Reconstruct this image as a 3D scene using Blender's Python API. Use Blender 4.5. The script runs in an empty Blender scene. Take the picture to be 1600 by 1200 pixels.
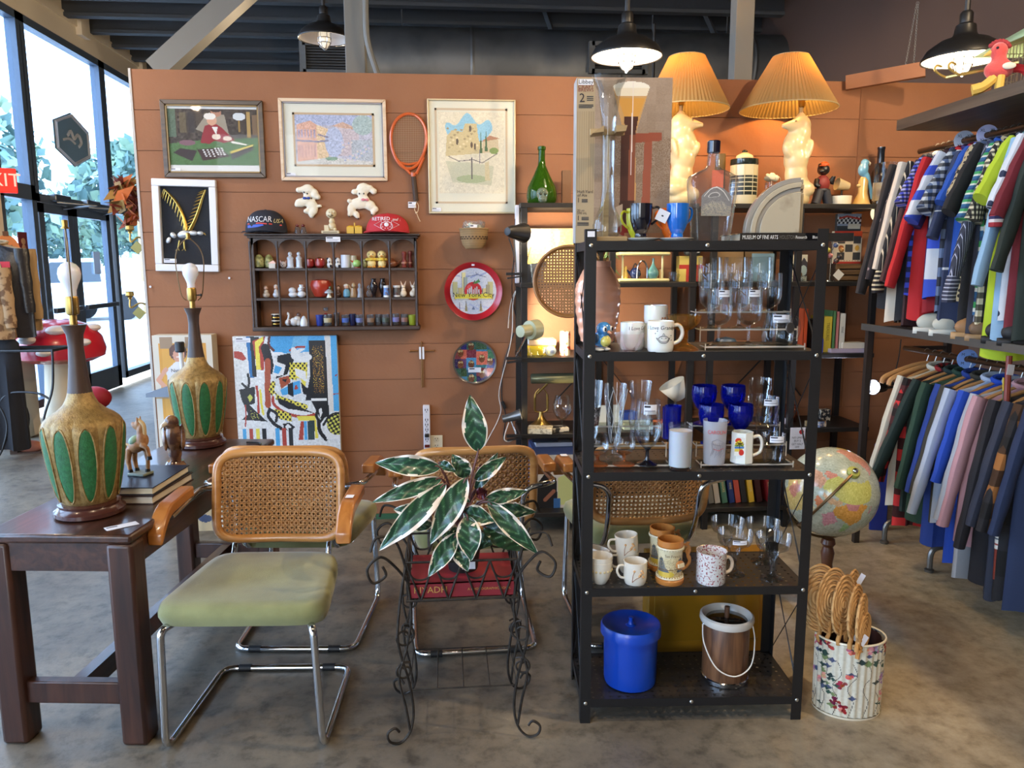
import bpy,math,random
import numpy as np
from mathutils import Vector,Matrix,Euler,noise
random.seed(7)
R=math.radians;PI=math.pi;sin=math.sin;cos=math.cos
SC=bpy.context.scene
COL=SC.collection
F=1200.0;PITCH=R(8.77);YAW=R(4.87);ROLL=R(0.18);H=1.44
def ray(px,py):
 u=(px-800)/F;v=(600-py)/F
 c,s=cos(ROLL),sin(ROLL)
 u,v=u*c+v*s,-u*s+v*c
 y=cos(PITCH)+v*sin(PITCH);z=-sin(PITCH)+v*cos(PITCH)
 return Vector((u*cos(YAW)+y*sin(YAW),-u*sin(YAW)+y*cos(YAW),z))
EYE=Vector((0,0,H))
def PY(px,py,Y):d=ray(px,py);return EYE+d*(Y/d.y)
def PZ(px,py,z):d=ray(px,py);return EYE+d*((z-H)/d.z)
def PX(px,py,X):d=ray(px,py);return EYE+d*(X/d.x)
def lin(c):
 return tuple((x/255/12.92 if x/255<=.04045 else((x/255+.055)/1.055)**2.4)for x in c[:3])
MATS={}
def newmat(name):
 m=bpy.data.materials.new(name);m.use_nodes=True
 nt=m.node_tree;nt.nodes.clear()
 out=nt.nodes.new('ShaderNodeOutputMaterial')
 return m,nt,out
def nd(nt,typ,**kw):
 n=nt.nodes.new(typ)
 for k,v in kw.items():
  if k in n.inputs:n.inputs[k].default_value=v
  else:setattr(n,k,v)
 return n
def ramp(nt,fac,stops,interp='LINEAR'):
 r=nt.nodes.new('ShaderNodeValToRGB');r.color_ramp.interpolation=interp
 e=r.color_ramp.elements
 while len(e)>1:e.remove(e[-1])
 e[0].position=stops[0][0];e[0].color=(*lin(stops[0][1]),1)
 for p,c in stops[1:]:
  x=e.new(p);x.color=(*lin(c),1)
 nt.links.new(fac,r.inputs[0]);return r.outputs[0]
def coords(nt,scale=(1,1,1),rot=(0,0,0),kind='Object'):
 tc=nt.nodes.new('ShaderNodeTexCoord');mp=nt.nodes.new('ShaderNodeMapping')
 mp.inputs['Scale'].default_value=scale;mp.inputs['Rotation'].default_value=rot
 nt.links.new(tc.outputs[kind],mp.inputs[0]);return mp.outputs[0]
def mat(name,rgb,rough=.5,metal=0.,var=None,bump=None,coat=0.,sheen=0.,spec=None,emit=None,trans=0.,pat=None,sss=0.):
 """var=(scale, rgb2, lo, hi[, stretch]) noise-mixed second colour; bump=(scale, dist[, stretch]); pat=function(nt)->colour socket"""
 if name in MATS:return MATS[name]
 m,nt,out=newmat(name)
 b=nt.nodes.new('ShaderNodeBsdfPrincipled')
 b.inputs['Base Color'].default_value=(*lin(rgb),1)
 b.inputs['Roughness'].default_value=rough;b.inputs['Metallic'].default_value=metal
 if coat:b.inputs['Coat Weight'].default_value=coat;b.inputs['Coat Roughness'].default_value=.08
 if sheen:b.inputs['Sheen Weight'].default_value=sheen
 if spec is not None:b.inputs['Specular IOR Level'].default_value=spec
 if trans:b.inputs['Transmission Weight'].default_value=trans
 if sss:b.inputs['Subsurface Weight'].default_value=sss;b.inputs['Subsurface Scale'].default_value=.02
 if emit:b.inputs['Emission Color'].default_value=(*lin(emit[0]),1);b.inputs['Emission Strength'].default_value=emit[1]
 if pat:nt.links.new(pat(nt),b.inputs['Base Color'])
 elif var:
  st=var[4]if len(var)>4 else(1,1,1)
  n=nd(nt,'ShaderNodeTexNoise',Scale=var[0],Detail=6.0);nt.links.new(coords(nt,st),n.inputs['Vector'])
  nt.links.new(ramp(nt,n.outputs[0],[(var[2],rgb),(var[3],var[1])]),b.inputs['Base Color'])
 if bump:
  st=bump[2]if len(bump)>2 else(1,1,1)
  n=nd(nt,'ShaderNodeTexNoise',Scale=bump[0],Detail=4.0);nt.links.new(coords(nt,st),n.inputs['Vector'])
  bp=nd(nt,'ShaderNodeBump',Strength=.6,Distance=bump[1]);nt.links.new(n.outputs[0],bp.inputs['Height'])
  nt.links.new(bp.outputs[0],b.inputs['Normal'])
 nt.links.new(b.outputs[0],out.inputs[0]);MATS[name]=m;return m
def glass(name,tint=(255,255,255),refl=.9,edge=.55,rough=.02,body=0.,rim=.45):
 """thin glassware: see-through in the middle, mirror-like towards the rim, as thin glass is"""
 if name in MATS:return MATS[name]
 m,nt,out=newmat(name)
 tr=nt.nodes.new('ShaderNodeBsdfTransparent');tr.inputs[0].default_value=(*lin(tint),1)
 gl=nt.nodes.new('ShaderNodeBsdfGlossy');gl.inputs['Roughness'].default_value=rough
 fr=nd(nt,'ShaderNodeFresnel',IOR=1.5)
 lw=nd(nt,'ShaderNodeLayerWeight',Blend=edge)
 pw=nd(nt,'ShaderNodeMath',operation='POWER');nt.links.new(lw.outputs['Facing'],pw.inputs[0]);pw.inputs[1].default_value=4.0
 hf=nd(nt,'ShaderNodeMath',operation='MULTIPLY');nt.links.new(pw.outputs[0],hf.inputs[0]);hf.inputs[1].default_value=rim
 mi=nd(nt,'ShaderNodeMath',operation='MINIMUM');nt.links.new(fr.outputs[0],mi.inputs[0]);mi.inputs[1].default_value=.45
 ad=nd(nt,'ShaderNodeMath',operation='MAXIMUM');nt.links.new(mi.outputs[0],ad.inputs[0]);nt.links.new(hf.outputs[0],ad.inputs[1])
 ml=nd(nt,'ShaderNodeMath',operation='MULTIPLY');nt.links.new(ad.outputs[0],ml.inputs[0]);ml.inputs[1].default_value=refl
 mx=nt.nodes.new('ShaderNodeMixShader');nt.links.new(ml.outputs[0],mx.inputs[0])
 src=tr.outputs[0]
 if body:
  df=nt.nodes.new('ShaderNodeBsdfDiffuse');df.inputs[0].default_value=(*lin(tint),1)
  m2=nt.nodes.new('ShaderNodeMixShader');m2.inputs[0].default_value=body
  nt.links.new(tr.outputs[0],m2.inputs[1]);nt.links.new(df.outputs[0],m2.inputs[2]);src=m2.outputs[0]
 nt.links.new(src,mx.inputs[1]);nt.links.new(gl.outputs[0],mx.inputs[2])
 nt.links.new(mx.outputs[0],out.inputs[0]);MATS[name]=m;return m
def transl(name,c,f=.6):
 if name in MATS:return MATS[name]
 m,nt,out=newmat(name);d=nt.nodes.new('ShaderNodeBsdfDiffuse');t=nt.nodes.new('ShaderNodeBsdfTranslucent')
 for q in(d,t):q.inputs[0].default_value=(*lin(c),1)
 x=nt.nodes.new('ShaderNodeMixShader');x.inputs[0].default_value=f;nt.links.new(d.outputs[0],x.inputs[1]);nt.links.new(t.outputs[0],x.inputs[2]);nt.links.new(x.outputs[0],out.inputs[0]);MATS[name]=m;return m
def emis(name,rgb,s):
 if name in MATS:return MATS[name]
 m,nt,out=newmat(name)
 e=nd(nt,'ShaderNodeEmission',Strength=s);e.inputs[0].default_value=(*lin(rgb),1)
 nt.links.new(e.outputs[0],out.inputs[0]);MATS[name]=m;return m
def woodpat(a,b,scale=6,axis=2,dist=3.0):
 def f(nt):
  st=[1,1,1];st[axis]=.08
  n=nd(nt,'ShaderNodeTexNoise',Scale=scale*6,Detail=8.0,Distortion=dist*.3);nt.links.new(coords(nt,st),n.inputs['Vector'])
  return ramp(nt,n.outputs[0],[(.35,a),(.65,b)])
 return f
def painted(rough=.5,coat=0.):
 k='painted_%.2f_%.1f'%(rough,coat)
 if k in MATS:return MATS[k]
 m,nt,out=newmat(k)
 b=nt.nodes.new('ShaderNodeBsdfPrincipled');b.inputs['Roughness'].default_value=rough
 if coat:b.inputs['Coat Weight'].default_value=coat;b.inputs['Coat Roughness'].default_value=.05
 a=nt.nodes.new('ShaderNodeAttribute');a.attribute_name='Col'
 nt.links.new(a.outputs['Color'],b.inputs['Base Color']);nt.links.new(b.outputs[0],out.inputs[0]);MATS[k]=m;return m
def Tm(loc=(0,0,0),rot=(0,0,0),s=1):
 sv=s if hasattr(s,'__len__')else(s,s,s)
 return Matrix.Translation(loc)@Euler(rot).to_matrix().to_4x4()@Matrix.Diagonal((*sv,1))
class B:
 def __init__(self):self.v=[];self.f=[];self.mi=[];self.sm=[];self.M=Matrix.Identity(4);self.m=0
 def add(self,vs,fs,sm=True):
  o=len(self.v);M=self.M
  self.v+=[tuple(M@Vector(p))for p in vs]
  self.f+=[tuple(i+o for i in f)for f in fs]
  self.mi+=[self.m]*len(fs);self.sm+=[sm]*len(fs);return self
 def at(self,loc=(0,0,0),rot=(0,0,0),s=1):self.M=Tm(loc,rot,s);return self
 def mat(self,i):self.m=i;return self
 def box(self,x0,x1,y0,y1,z0,z1):
  vs=[(x,y,z)for z in(z0,z1)for y in(y0,y1)for x in(x0,x1)]
  return self.add(vs,[(0,2,3,1),(4,5,7,6),(0,1,5,4),(2,6,7,3),(0,4,6,2),(1,3,7,5)],False)
 def cb(self,c,s):return self.box(c[0]-s[0]/2,c[0]+s[0]/2,c[1]-s[1]/2,c[1]+s[1]/2,c[2]-s[2]/2,c[2]+s[2]/2)
 def bar(self,p,q,w,h,up=(0,0,1)):
  p,q=Vector(p),Vector(q);d=(q-p).normalized();s=d.cross(Vector(up))
  if s.length<1e-5:s=d.cross(Vector((0,1,0)))
  s.normalize();n=s.cross(d);vs=[]
  for e in(p,q):
   for a,b in((-1,-1),(1,-1),(1,1),(-1,1)):vs.append(e+s*(a*w/2)+n*(b*h/2))
  return self.add(vs,[(3,2,1,0),(4,5,6,7),(0,1,5,4),(1,2,6,5),(2,3,7,6),(3,0,4,7)],False)
 def rings(self,rs,closed=True,cap0=True,cap1=True,loop=False,sm=True):
  n=len(rs[0]);vs=[p for r in rs for p in r];fs=[]
  k=len(rs)
  for i in range(k if loop else k-1):
   a,b=i*n,((i+1)%k)*n
   for j in range(n if closed else n-1):
    j2=(j+1)%n;fs.append((a+j,a+j2,b+j2,b+j))
  self.add(vs,fs,sm)
  if not loop and closed:
   o=len(self.v)-len(vs)
   for flag,base,rev in((cap0,0,True),(cap1,(k-1)*n,False)):
    if flag:
     idx=[o+base+j for j in range(n)]
     self.f.append(tuple(reversed(idx))if rev else tuple(idx));self.mi.append(self.m);self.sm.append(False)
  return self
 def tube(self,pts,r,n=8,loop=False,caps=True,sq=1.0):
  P=[Vector(p)for p in pts];k=len(P);rs=[]
  rr=r if hasattr(r,'__len__')else[r]*k
  t0=(P[1]-P[0]).normalized();nrm=t0.orthogonal().normalized()
  for i in range(k):
   if loop:t=(P[(i+1)%k]-P[i-1]).normalized()
   else:t=(P[min(i+1,k-1)]-P[max(i-1,0)]).normalized()
   nrm=(nrm-t*nrm.dot(t));nrm=nrm.normalized()if nrm.length>1e-6 else t.orthogonal().normalized()
   bn=t.cross(nrm)
   rs.append([P[i]+(nrm*cos(2*PI*j/n)+bn*(sq*sin(2*PI*j/n)))*rr[i]for j in range(n)])
  return self.rings(rs,True,caps,caps,loop)
 def cyl(self,p,q,r,r2=None,n=16,caps=True):return self.tube([p,q],[r,r if r2 is None else r2],n,False,caps)
 def lathe(self,prof,n=24,c=(0,0,0),sx=1,sy=1,cap0=True,cap1=False,fn=None):
  rs=[]
  for(r,z)in prof:
   ring=[]
   for j in range(n):
    a=2*PI*j/n;q=r*(fn(a,z)if fn else 1)
    ring.append((c[0]+q*cos(a)*sx,c[1]+q*sin(a)*sy,c[2]+z))
   rs.append(ring)
  return self.rings(rs,True,cap0,cap1)
 def sph(self,c,r,nu=16,nv=10,rot=None):
  if not hasattr(r,'__len__'):r=(r,r,r)
  Rm=Euler(rot).to_matrix()if rot else None;c=Vector(c);rs=[]
  for i in range(1,nv):
   t=PI*i/nv;ring=[]
   for j in range(nu):
    a=2*PI*j/nu;p=Vector((r[0]*sin(t)*cos(a),r[1]*sin(t)*sin(a),-r[2]*cos(t)))
    ring.append(c+(Rm@p if Rm else p))
   rs.append(ring)
  vs=[p for q in rs for p in q];b=Vector((0,0,-r[2]));tp=Vector((0,0,r[2]))
  vs+=[c+(Rm@b if Rm else b),c+(Rm@tp if Rm else tp)];fs=[]
  for i in range(nv-2):
   for j in range(nu):j2=(j+1)%nu;fs.append((i*nu+j,i*nu+j2,(i+1)*nu+j2,(i+1)*nu+j))
  s,e=len(vs)-2,len(vs)-1;L=(nv-2)*nu
  for j in range(nu):j2=(j+1)%nu;fs.append((s,j2,j));fs.append((e,L+j,L+j2))
  return self.add(vs,fs)
 def prism(self,poly,y0,y1):
  n=len(poly);vs=[(x,y0,z)for x,z in poly]+[(x,y1,z)for x,z in poly]
  return self.add(vs,[tuple(range(n)),tuple(range(2*n-1,n-1,-1))]+[(i,i+n,(i+1)%n+n,(i+1)%n)for i in range(n)],False)
 def grid(self,fn,nu,nv,wrap=False,sm=True):
  vs=[fn(i/nu,j/nv)for j in range(nv+1)for i in range(nu+(0 if wrap else 1))]
  w=nu if wrap else nu+1
  fs=[(j*w+i,j*w+(i+1)%w,(j+1)*w+(i+1)%w,(j+1)*w+i)for j in range(nv)for i in range(nu)]
  return self.add(vs,fs,sm)
 def text(self,s,size,at=(0,0),fn=None,align='CENTER',ext=.0004,sx=1.,shear=0.):
  cu=bpy.data.curves.new('lettering','FONT');cu.body=s;cu.size=size;cu.align_x=align;cu.align_y='CENTER';cu.resolution_u=2;cu.shear=shear
  o=bpy.data.objects.new('lettering',cu);COL.objects.link(o)
  dg=bpy.context.evaluated_depsgraph_get();me=bpy.data.meshes.new_from_object(o.evaluated_get(dg))
  vs=[]
  for q in me.vertices:
   x,z=q.co.x*sx+at[0],q.co.y+at[1]
   vs.append(fn(x,z)if fn else(x,0,z))
  self.add(vs,[tuple(p.vertices)for p in me.polygons],False)
  bpy.data.objects.remove(o);bpy.data.curves.remove(cu);bpy.data.meshes.remove(me);return self
 def mesh(self,name,mats):
  me=bpy.data.meshes.new(name);me.from_pydata(self.v,[],self.f)
  for m in(mats if isinstance(mats,(list,tuple))else[mats]):me.materials.append(m)
  me.polygons.foreach_set('material_index',self.mi);me.polygons.foreach_set('use_smooth',self.sm)
  me.update()
  try:me.set_sharp_from_angle(angle=R(38))
  except Exception:pass
  return me
 def obj(self,name,mats,parent=None,loc=None,rot=None,bev=0.,sub=0,solid=0.,remesh=0.,flat=False):
  o=bpy.data.objects.new(name,self.mesh(name,mats));COL.objects.link(o)
  if remesh:
   d=o.modifiers.new('r','REMESH');d.mode='VOXEL';d.voxel_size=remesh;d.use_smooth_shade=True
   d=o.modifiers.new('s','SMOOTH');d.factor=.5;d.iterations=6
   dg=bpy.context.evaluated_depsgraph_get();me=bpy.data.meshes.new_from_object(o.evaluated_get(dg))
   o.modifiers.clear();o.data=me
  if solid:d=o.modifiers.new('solid','SOLIDIFY');d.thickness=solid;d.offset=0
  if bev:d=o.modifiers.new('bev','BEVEL');d.width=bev;d.segments=2;d.limit_method='ANGLE'
  if sub:d=o.modifiers.new('sub','SUBSURF');d.levels=sub;d.render_levels=sub
  if loc:o.location=loc
  if rot:o.rotation_euler=rot
  if parent:o.parent=parent
  return o
def thing(name,label,cat,loc=(0,0,0),rz=0,group=None,rot=None,s=None):
 o=bpy.data.objects.new(name,None);COL.objects.link(o);o.empty_display_size=.05
 o.location=loc;o.rotation_euler=rot or(0,0,rz)
 if s:o.scale=(s,s,s)
 return tag(o,label,cat,group)
def tag(o,label,cat,group=None):
 o['label']=label;o['category']=cat
 if group:o['group']=group
 return o
def struct(o):o['kind']='structure';return o
def dup(root,loc,label,rz=None,group=None,s=None):
 r=root.copy();COL.objects.link(r);r.location=loc;r['label']=label
 if rz is not None:r.rotation_euler=(0,0,rz)
 if group:r['group']=group
 if s:r.scale=(s,s,s)
 for ch in list(root.children):
  c=ch.copy();COL.objects.link(c);c.parent=r
  for g in list(ch.children):
   d=g.copy();COL.objects.link(d);d.parent=c
 return r
class Cv:
 def __init__(s,w,h,bg):
  s.w,s.h=w,h;s.a=np.zeros((h,w,3));s.a[:]=bg
  s.U,s.V=np.meshgrid((np.arange(w)+.5)/w,(np.arange(h)+.5)/h)
  s.rng=np.random.RandomState(5)
 def put(s,m,c):s.a[m]=c;return s
 def rect(s,x0,y0,x1,y1,c):return s.put((s.U>=x0)&(s.U<x1)&(s.V>=y0)&(s.V<y1),c)
 def ell(s,x,y,rx,ry,c):return s.put(((s.U-x)/rx)**2+((s.V-y)/ry)**2<=1,c)
 def pmask(s,pts):
  m=np.zeros(s.U.shape,bool);n=len(pts)
  for i in range(n):
   (x0,y0),(x1,y1)=pts[i],pts[(i+1)%n]
   if y0==y1:continue
   c=((y0>s.V)!=(y1>s.V))&(s.U<(x1-x0)*(s.V-y0)/(y1-y0)+x0);m^=c
  return m
 def poly(s,pts,c):return s.put(s.pmask(pts),c)
 def lmask(s,pts,w):
  m=np.zeros(s.U.shape,bool);k=s.h/s.w
  for(x0,y0),(x1,y1)in zip(pts,pts[1:]):
   dx,dy=x1-x0,(y1-y0)*k;L=dx*dx+dy*dy+1e-12
   t=np.clip(((s.U-x0)*dx+(s.V-y0)*k*dy)/L,0,1)
   m|=((s.U-x0-t*dx)**2+((s.V-y0)*k-t*dy)**2)<=(w/2)**2
  return m
 def line(s,pts,w,c):return s.put(s.lmask(pts,w),c)
 def noise(s,amp,scale=1):
  h,w=s.h//scale+1,s.w//scale+1
  n=np.kron(s.rng.randn(h,w),np.ones((scale,scale)))[:s.h,:s.w];s.a+=n[...,None]*amp;return s
 def dots(s,mask,c,p=.3):return s.put(mask&(s.rng.rand(s.h,s.w)<p),c)
 def obj(s,name,fn,parent=None,rough=.5,coat=0.,sm=False,wrap=False):
  w,h=s.w,s.h;vs=[fn(i/w,j/h)for j in range(h+1)for i in range(w+1)]
  I,J=np.meshgrid(np.arange(w),np.arange(h));a=(J*(w+1)+I).ravel()
  fs=np.stack([a+w+1,a+w+2,a+1,a],1)
  me=bpy.data.meshes.new(name);me.from_pydata(vs,[],fs.tolist())
  at=me.color_attributes.new('Col','FLOAT_COLOR','CORNER')
  c=np.clip(s.a,0,255)/255.;c=np.where(c<=.04045,c/12.92,((c+.055)/1.055)**2.4)
  q=np.ones((h*w,4,4));q[...,:3]=c.reshape(-1,1,3);at.data.foreach_set('color',q.ravel())
  me.materials.append(painted(rough,coat))
  if sm:me.polygons.foreach_set('use_smooth',[True]*len(me.polygons))
  me.update();o=bpy.data.objects.new(name,me);COL.objects.link(o)
  if parent:o.parent=parent
  return o
def flat(x0,x1,z1,z0,y):return lambda u,v:(x0+(x1-x0)*u,y,z1+(z0-z1)*v)
def arc(cx,cz,r,a0,a1,n):return[(cx+r*cos(a0+(a1-a0)*i/n),cz+r*sin(a0+(a1-a0)*i/n))for i in range(n+1)]
def spline(pts,n=6,loop=False):
 P=[Vector(p)for p in pts];k=len(P);out=[]
 for i in range(k if loop else k-1):
  g=(lambda j:P[j%k])if loop else(lambda j:P[max(0,min(k-1,j))])
  a,b,c,d=g(i-1),g(i),g(i+1),g(i+2)
  for t in range(n):
   t/=n;out.append(.5*((2*b)+(c-a)*t+(2*a-5*b+4*c-d)*t*t+(3*b-a-3*c+d)*t**3))
 if not loop:out.append(P[-1])
 return out
BLACK=mat('black_paint',(26,26,28),.45)
STEEL=mat('black_steel',(21,21,23),.45,bump=(400,.0004))
WHITE=mat('white_ceramic',(236,233,224),.18,coat=.3)
CREAM=mat('cream_ceramic',(226,216,190),.22,coat=.3)
CHROME=mat('chrome',(205,208,212),.12,1.)
BRASS=mat('brass',(164,134,74),.32,1.)
PAPER=mat('white_paper',(225,226,232),.7)
INK=mat('ink',(30,30,45),.7)
GLASS=glass('clear_glass',(246,248,248),1.,.5)
def pricetag(name,parent,c,w,h,y,lines=True):
 b=B();b.mat(0).box(c[0]-w/2,c[0]+w/2,y-.0012,y,c[1]-h/2,c[1]+h/2)
 b.mat(1).box(c[0]-w*.44,c[0]-w*.02,y-.0016,y-.0011,c[1]+h*.18,c[1]+h*.38)
 b.mat(2).box(c[0]-w*.44,c[0]+w*.4,y-.0016,y-.0011,c[1]-h*.12,c[1]-h*.04).box(c[0]-w*.44,c[0]+w*.3,y-.0016,y-.0011,c[1]-h*.32,c[1]-h*.24)
 return b.obj(name,[PAPER,INK,mat('grey_print',(150,152,165),.7)],parent)
SKY_S=13.0;SUN_S=7.0;EXPO=0.14
# == room
YW=4.31
XL=-3.9
WALLM=mat('brown_wall_paint',(147,102,74),.65,var=(3,(138,94,68),.35,.7),bump=(60,.0015),spec=.2)
def floorpat(nt):
 n1=nd(nt,'ShaderNodeTexNoise',Scale=1.3,Detail=9.0,Roughness=.65);nt.links.new(coords(nt),n1.inputs['Vector'])
 n2=nd(nt,'ShaderNodeTexNoise',Scale=14.,Detail=8.0,Roughness=.7);nt.links.new(coords(nt),n2.inputs['Vector'])
 n3=nd(nt,'ShaderNodeTexVoronoi',Scale=6.);nt.links.new(coords(nt),n3.inputs['Vector'])
 a=ramp(nt,n1.outputs[0],[(.3,(96,90,80)),(.46,(138,129,115)),(.56,(152,143,127)),(.72,(182,171,150))])
 b=ramp(nt,n2.outputs[0],[(.3,(112,112,112)),(.5,(190,190,190)),(.66,(205,203,200)),(.74,(255,253,248))])
 mx=nd(nt,'ShaderNodeMix',data_type='RGBA',blend_type='MULTIPLY');mx.inputs[0].default_value=.95
 nt.links.new(a,mx.inputs[6]);nt.links.new(b,mx.inputs[7])
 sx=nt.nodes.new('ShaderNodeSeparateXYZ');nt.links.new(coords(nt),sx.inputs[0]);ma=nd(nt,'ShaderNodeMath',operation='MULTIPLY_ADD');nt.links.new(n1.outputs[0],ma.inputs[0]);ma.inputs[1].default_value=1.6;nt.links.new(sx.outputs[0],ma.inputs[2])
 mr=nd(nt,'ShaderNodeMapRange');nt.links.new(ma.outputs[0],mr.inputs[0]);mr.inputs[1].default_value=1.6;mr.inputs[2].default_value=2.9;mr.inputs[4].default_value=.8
 m2=nd(nt,'ShaderNodeMix',data_type='RGBA',blend_type='MIX');nt.links.new(mr.outputs[0],m2.inputs[0]);nt.links.new(mx.outputs[2],m2.inputs[6]);v2=ramp(nt,n2.outputs[0],[(.3,(150,134,104)),(.5,(190,174,142)),(.7,(214,200,170))]);nt.links.new(v2,m2.inputs[7])  # sandy tone towards the right, brightened in colour in place of lamp light
 return m2.outputs[2]
FLOORM=mat('worn_concrete_lit_right',(120,112,102),.42,pat=floorpat,bump=(30,.002))
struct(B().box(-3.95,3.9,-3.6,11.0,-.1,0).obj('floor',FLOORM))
b=B();x0,x1=-1.6,3.1
zs=[0,.19,.40,.604,.81,1.01,1.225,1.42,1.62,1.83,2.04,2.245,2.449]
for a,c in zip(zs,zs[1:]):b.box(x0,x1,YW,YW+.09,a+.0025,c-.0015)
b.box(x0+.002,x1-.002,YW+.006,YW+.088,0,2.445)
struct(b.obj('wall_back',WALLM))
struct(B().box(x0-.012,x0,YW-.004,YW+.1,0,2.45).obj('trim_1',mat('pale_trim',(176,172,168),.5)))
struct(B().box(-1.2,3.1,YW-.014,YW,0,.03).obj('baseboard_back',mat('green_base',(46,92,66),.6)))
b=B();b.bar(PY(1322,130,YW-.02),PX(1446,108,2.55),.04,.075)
struct(b.obj('trim_2',WALLM))
struct(B().box(2.33,2.352,YW-.006,YW,.6,2.44).obj('trim_3',WALLM))
GREYW=mat('grey_far_wall',(58,60,62),.8)
struct(B().box(-3.9,4.0,10.9,11.0,0,4.4).obj('wall_far',GREYW))
struct(B().box(3.55,3.65,-3.6,10.9,0,4.4).obj('wall_right',mat('dark_right_wall',(70,52,44),.8)))
b=B()
RW=mat('beige_block',(226,216,196),.85,bump=(40,.004))
for a,c in((-3.9,-3.4),(-1.9,3.6)):b.box(a,c,-3.7,-3.6,0,3.4)
b.box(-3.9,3.6,-3.7,-3.6,3.4,4.4).box(-3.9,3.6,-3.7,-3.6,0,.4)
struct(b.obj('wall_rear',RW))
b=B();b.box(XL-.2,XL,-3.6,10.9,3.78,4.42)
b.box(XL-.2,XL+.02,-3.6,10.9,3.98,4.06)
for y in(2.6,5.9,9.17,10.85):b.box(XL-.1,XL+.06,y-.1,y+.1,3.9,4.42)
for y in(7.1,3.6,.1,-3.4):b.box(XL-.2,XL+.0,y-.21,y+.21,0,3.9)
struct(b.obj('wall_left',RW))
DKF=mat('dark_bronze_frame',(84,98,116),.4,.3)
PANE=glass('window_pane',(216,232,250),refl=.55,edge=.25)
def win(n,y0,y1,z0,z1,tr=None):
 b=B()
 for y in(y0+.035,y1-.035):b.box(XL-.11,XL-.01,y-.04,y+.04,z0,z1)
 for z in(z0+.035,z1-.035):b.box(XL-.11,XL-.01,y0,y1,z-.04,z+.04)
 if tr:b.box(XL-.11,XL-.01,y0,y1,tr-.07,tr+.07)
 o=struct(b.obj('window_%d'%n,DKF))
 g=B().box(XL-.064,XL-.056,y0+.05,y1-.05,z0+.05,z1-.05).obj('pane',PANE,o);return o
win(1,7.31,7.93,.1,3.78,2.14);win(2,7.93,9.66,2.07,3.78);win(3,9.66,10.85,.1,3.78,2.14)
win(4,3.81,6.89,.1,3.78,2.14);win(5,.31,3.39,.1,3.78,2.14);win(6,-3.2,-.11,.1,3.78,2.14)
for n,(y0,y1,hy)in enumerate(((8.0,8.68,8.62),(8.69,9.6,8.75))):
 b=B()
 b.box(XL-.09,XL-.03,y0,y0+.1,.02,2.06).box(XL-.09,XL-.03,y1-.1,y1,.02,2.06)
 b.box(XL-.09,XL-.03,y0,y1,1.97,2.06).box(XL-.09,XL-.03,y0,y1,.02,.27)
 d=struct(b.obj('door_%d'%(n+1),DKF))
 B().box(XL-.064,XL-.056,y0+.09,y1-.09,.25,1.98).obj('pane',PANE,d)
 B().box(XL-.01,XL+.03,y0+.06,y1-.06,.98,1.03).obj('push_bar',mat('dull_metal',(120,125,130),.35,.9),d,bev=.006)
 B().box(XL-.02,XL+.05,y0+.2,y0+.52,2.09,2.16).obj('door_closer',mat('dull_metal',(120,125,130),.35,.9),d,bev=.01)
 B().tube([(XL+.03,y0+.25,2.08),(XL+.3,y0+.5,2.07),(XL-.02,y1-.2,2.03)],.01).obj('closer_arm',mat('dull_metal',(120,125,130),.35,.9),d)
CEIL=mat('charcoal_ceiling',(62,66,70),.8,bump=(20,.004))
struct(B().box(-4.1,3.9,-3.7,11,4.42,4.5).obj('ceiling',mat('dark_deck',(30,30,31),.9,bump=(12,.01))))
k=4;y=10.55
while y>-3:
 b=B();b.box(-3.9,3.6,y-.025,y+.025,4.03,4.26).box(-3.9,3.6,y-.05,y+.05,4.0,4.035)
 struct(b.obj('trim_%d'%k,CEIL));k+=1;y-=.58
b=B()
for(xa,xb,ya)in((1.0,1.25,8.5),(1.9,2.2,8.6),(.2,.35,9.0),(2.6,3.0,8.3)):
 b.bar((xa,ya,4.3),(xb,ya+.3,3.82),.05,.03)
struct(b.obj('trim_%d'%k,CEIL));k+=1
COLM=mat('grey_column_paint',(104,104,100),.55)
for px,yy in((557,4.62),(1157,4.62)):
 c=PY(px,100,yy)
 b=B();b.box(c.x-.055,c.x+.055,yy-.05,yy+.05,0,4.42)
 struct(b.obj('trim_%d'%k,COLM,bev=.004));k+=1
p,q=PY(400,-30,5.3),PY(245,112,5.3)
struct(B().bar(p,q,.13,.13).obj('trim_%d'%k,COLM));k+=1
DUCT=mat('galvanised_duct',(96,101,106),.5,.55,var=(2,(78,83,88),.4,.6))
d=thing('air_duct','long round grey ventilation duct hung behind the top of the brown partition','duct',(.6,8.35,3.5))
b=B();b.lathe([(.30,-1.95),(.34,-1.9),(.34,5),(0.01,5)],28)
o=b.obj('duct_tube',DUCT,d,rot=(0,R(90),0))
for x in(-1.9,-.3,1.2,2.6):B().lathe([(.345,x-.02),(.352,x),(.345,x+.02)],28,cap0=False).obj('band',DUCT,d,rot=(0,R(90),0))
for x in(-1.0,1.6,2.4):B().cyl((x,0,.33),(x,0,.75),.008,n=6).obj('hanger_rod',CEIL,d)
for i,(px,lab)in enumerate(((518,'dark louvred grille on the duct beside the first steel column'),(966,'dark louvred grille on the duct behind the lit caged lamp over the glass shelves'),(1318,'dark louvred grille on the duct above the right dolphin lamp'))):
 c=PY(px,91,7.95)
 v=thing('air_grille',lab,'vent',c,0,'air grilles on the duct')
 b=B();w,h=.27,.13
 for s in(-1,1):b.box(s*w-.03,s*w+.03,-.03,.03,-h-.02,h+.02).box(-w,w,-.03,.03,s*h-.02,s*h+.02)
 b.box(-w,w,.025,.35,-h,h);b.obj('frame',DUCT,v)
 b=B()
 for j in range(9):b.at((0,0,-h+.03+j*.026),(R(35),0,0)).box(-w,w,-.014,.014,-.002,.002)
 b.obj('louvre',mat('black_slat',(24,25,27),.6),v)
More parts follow.
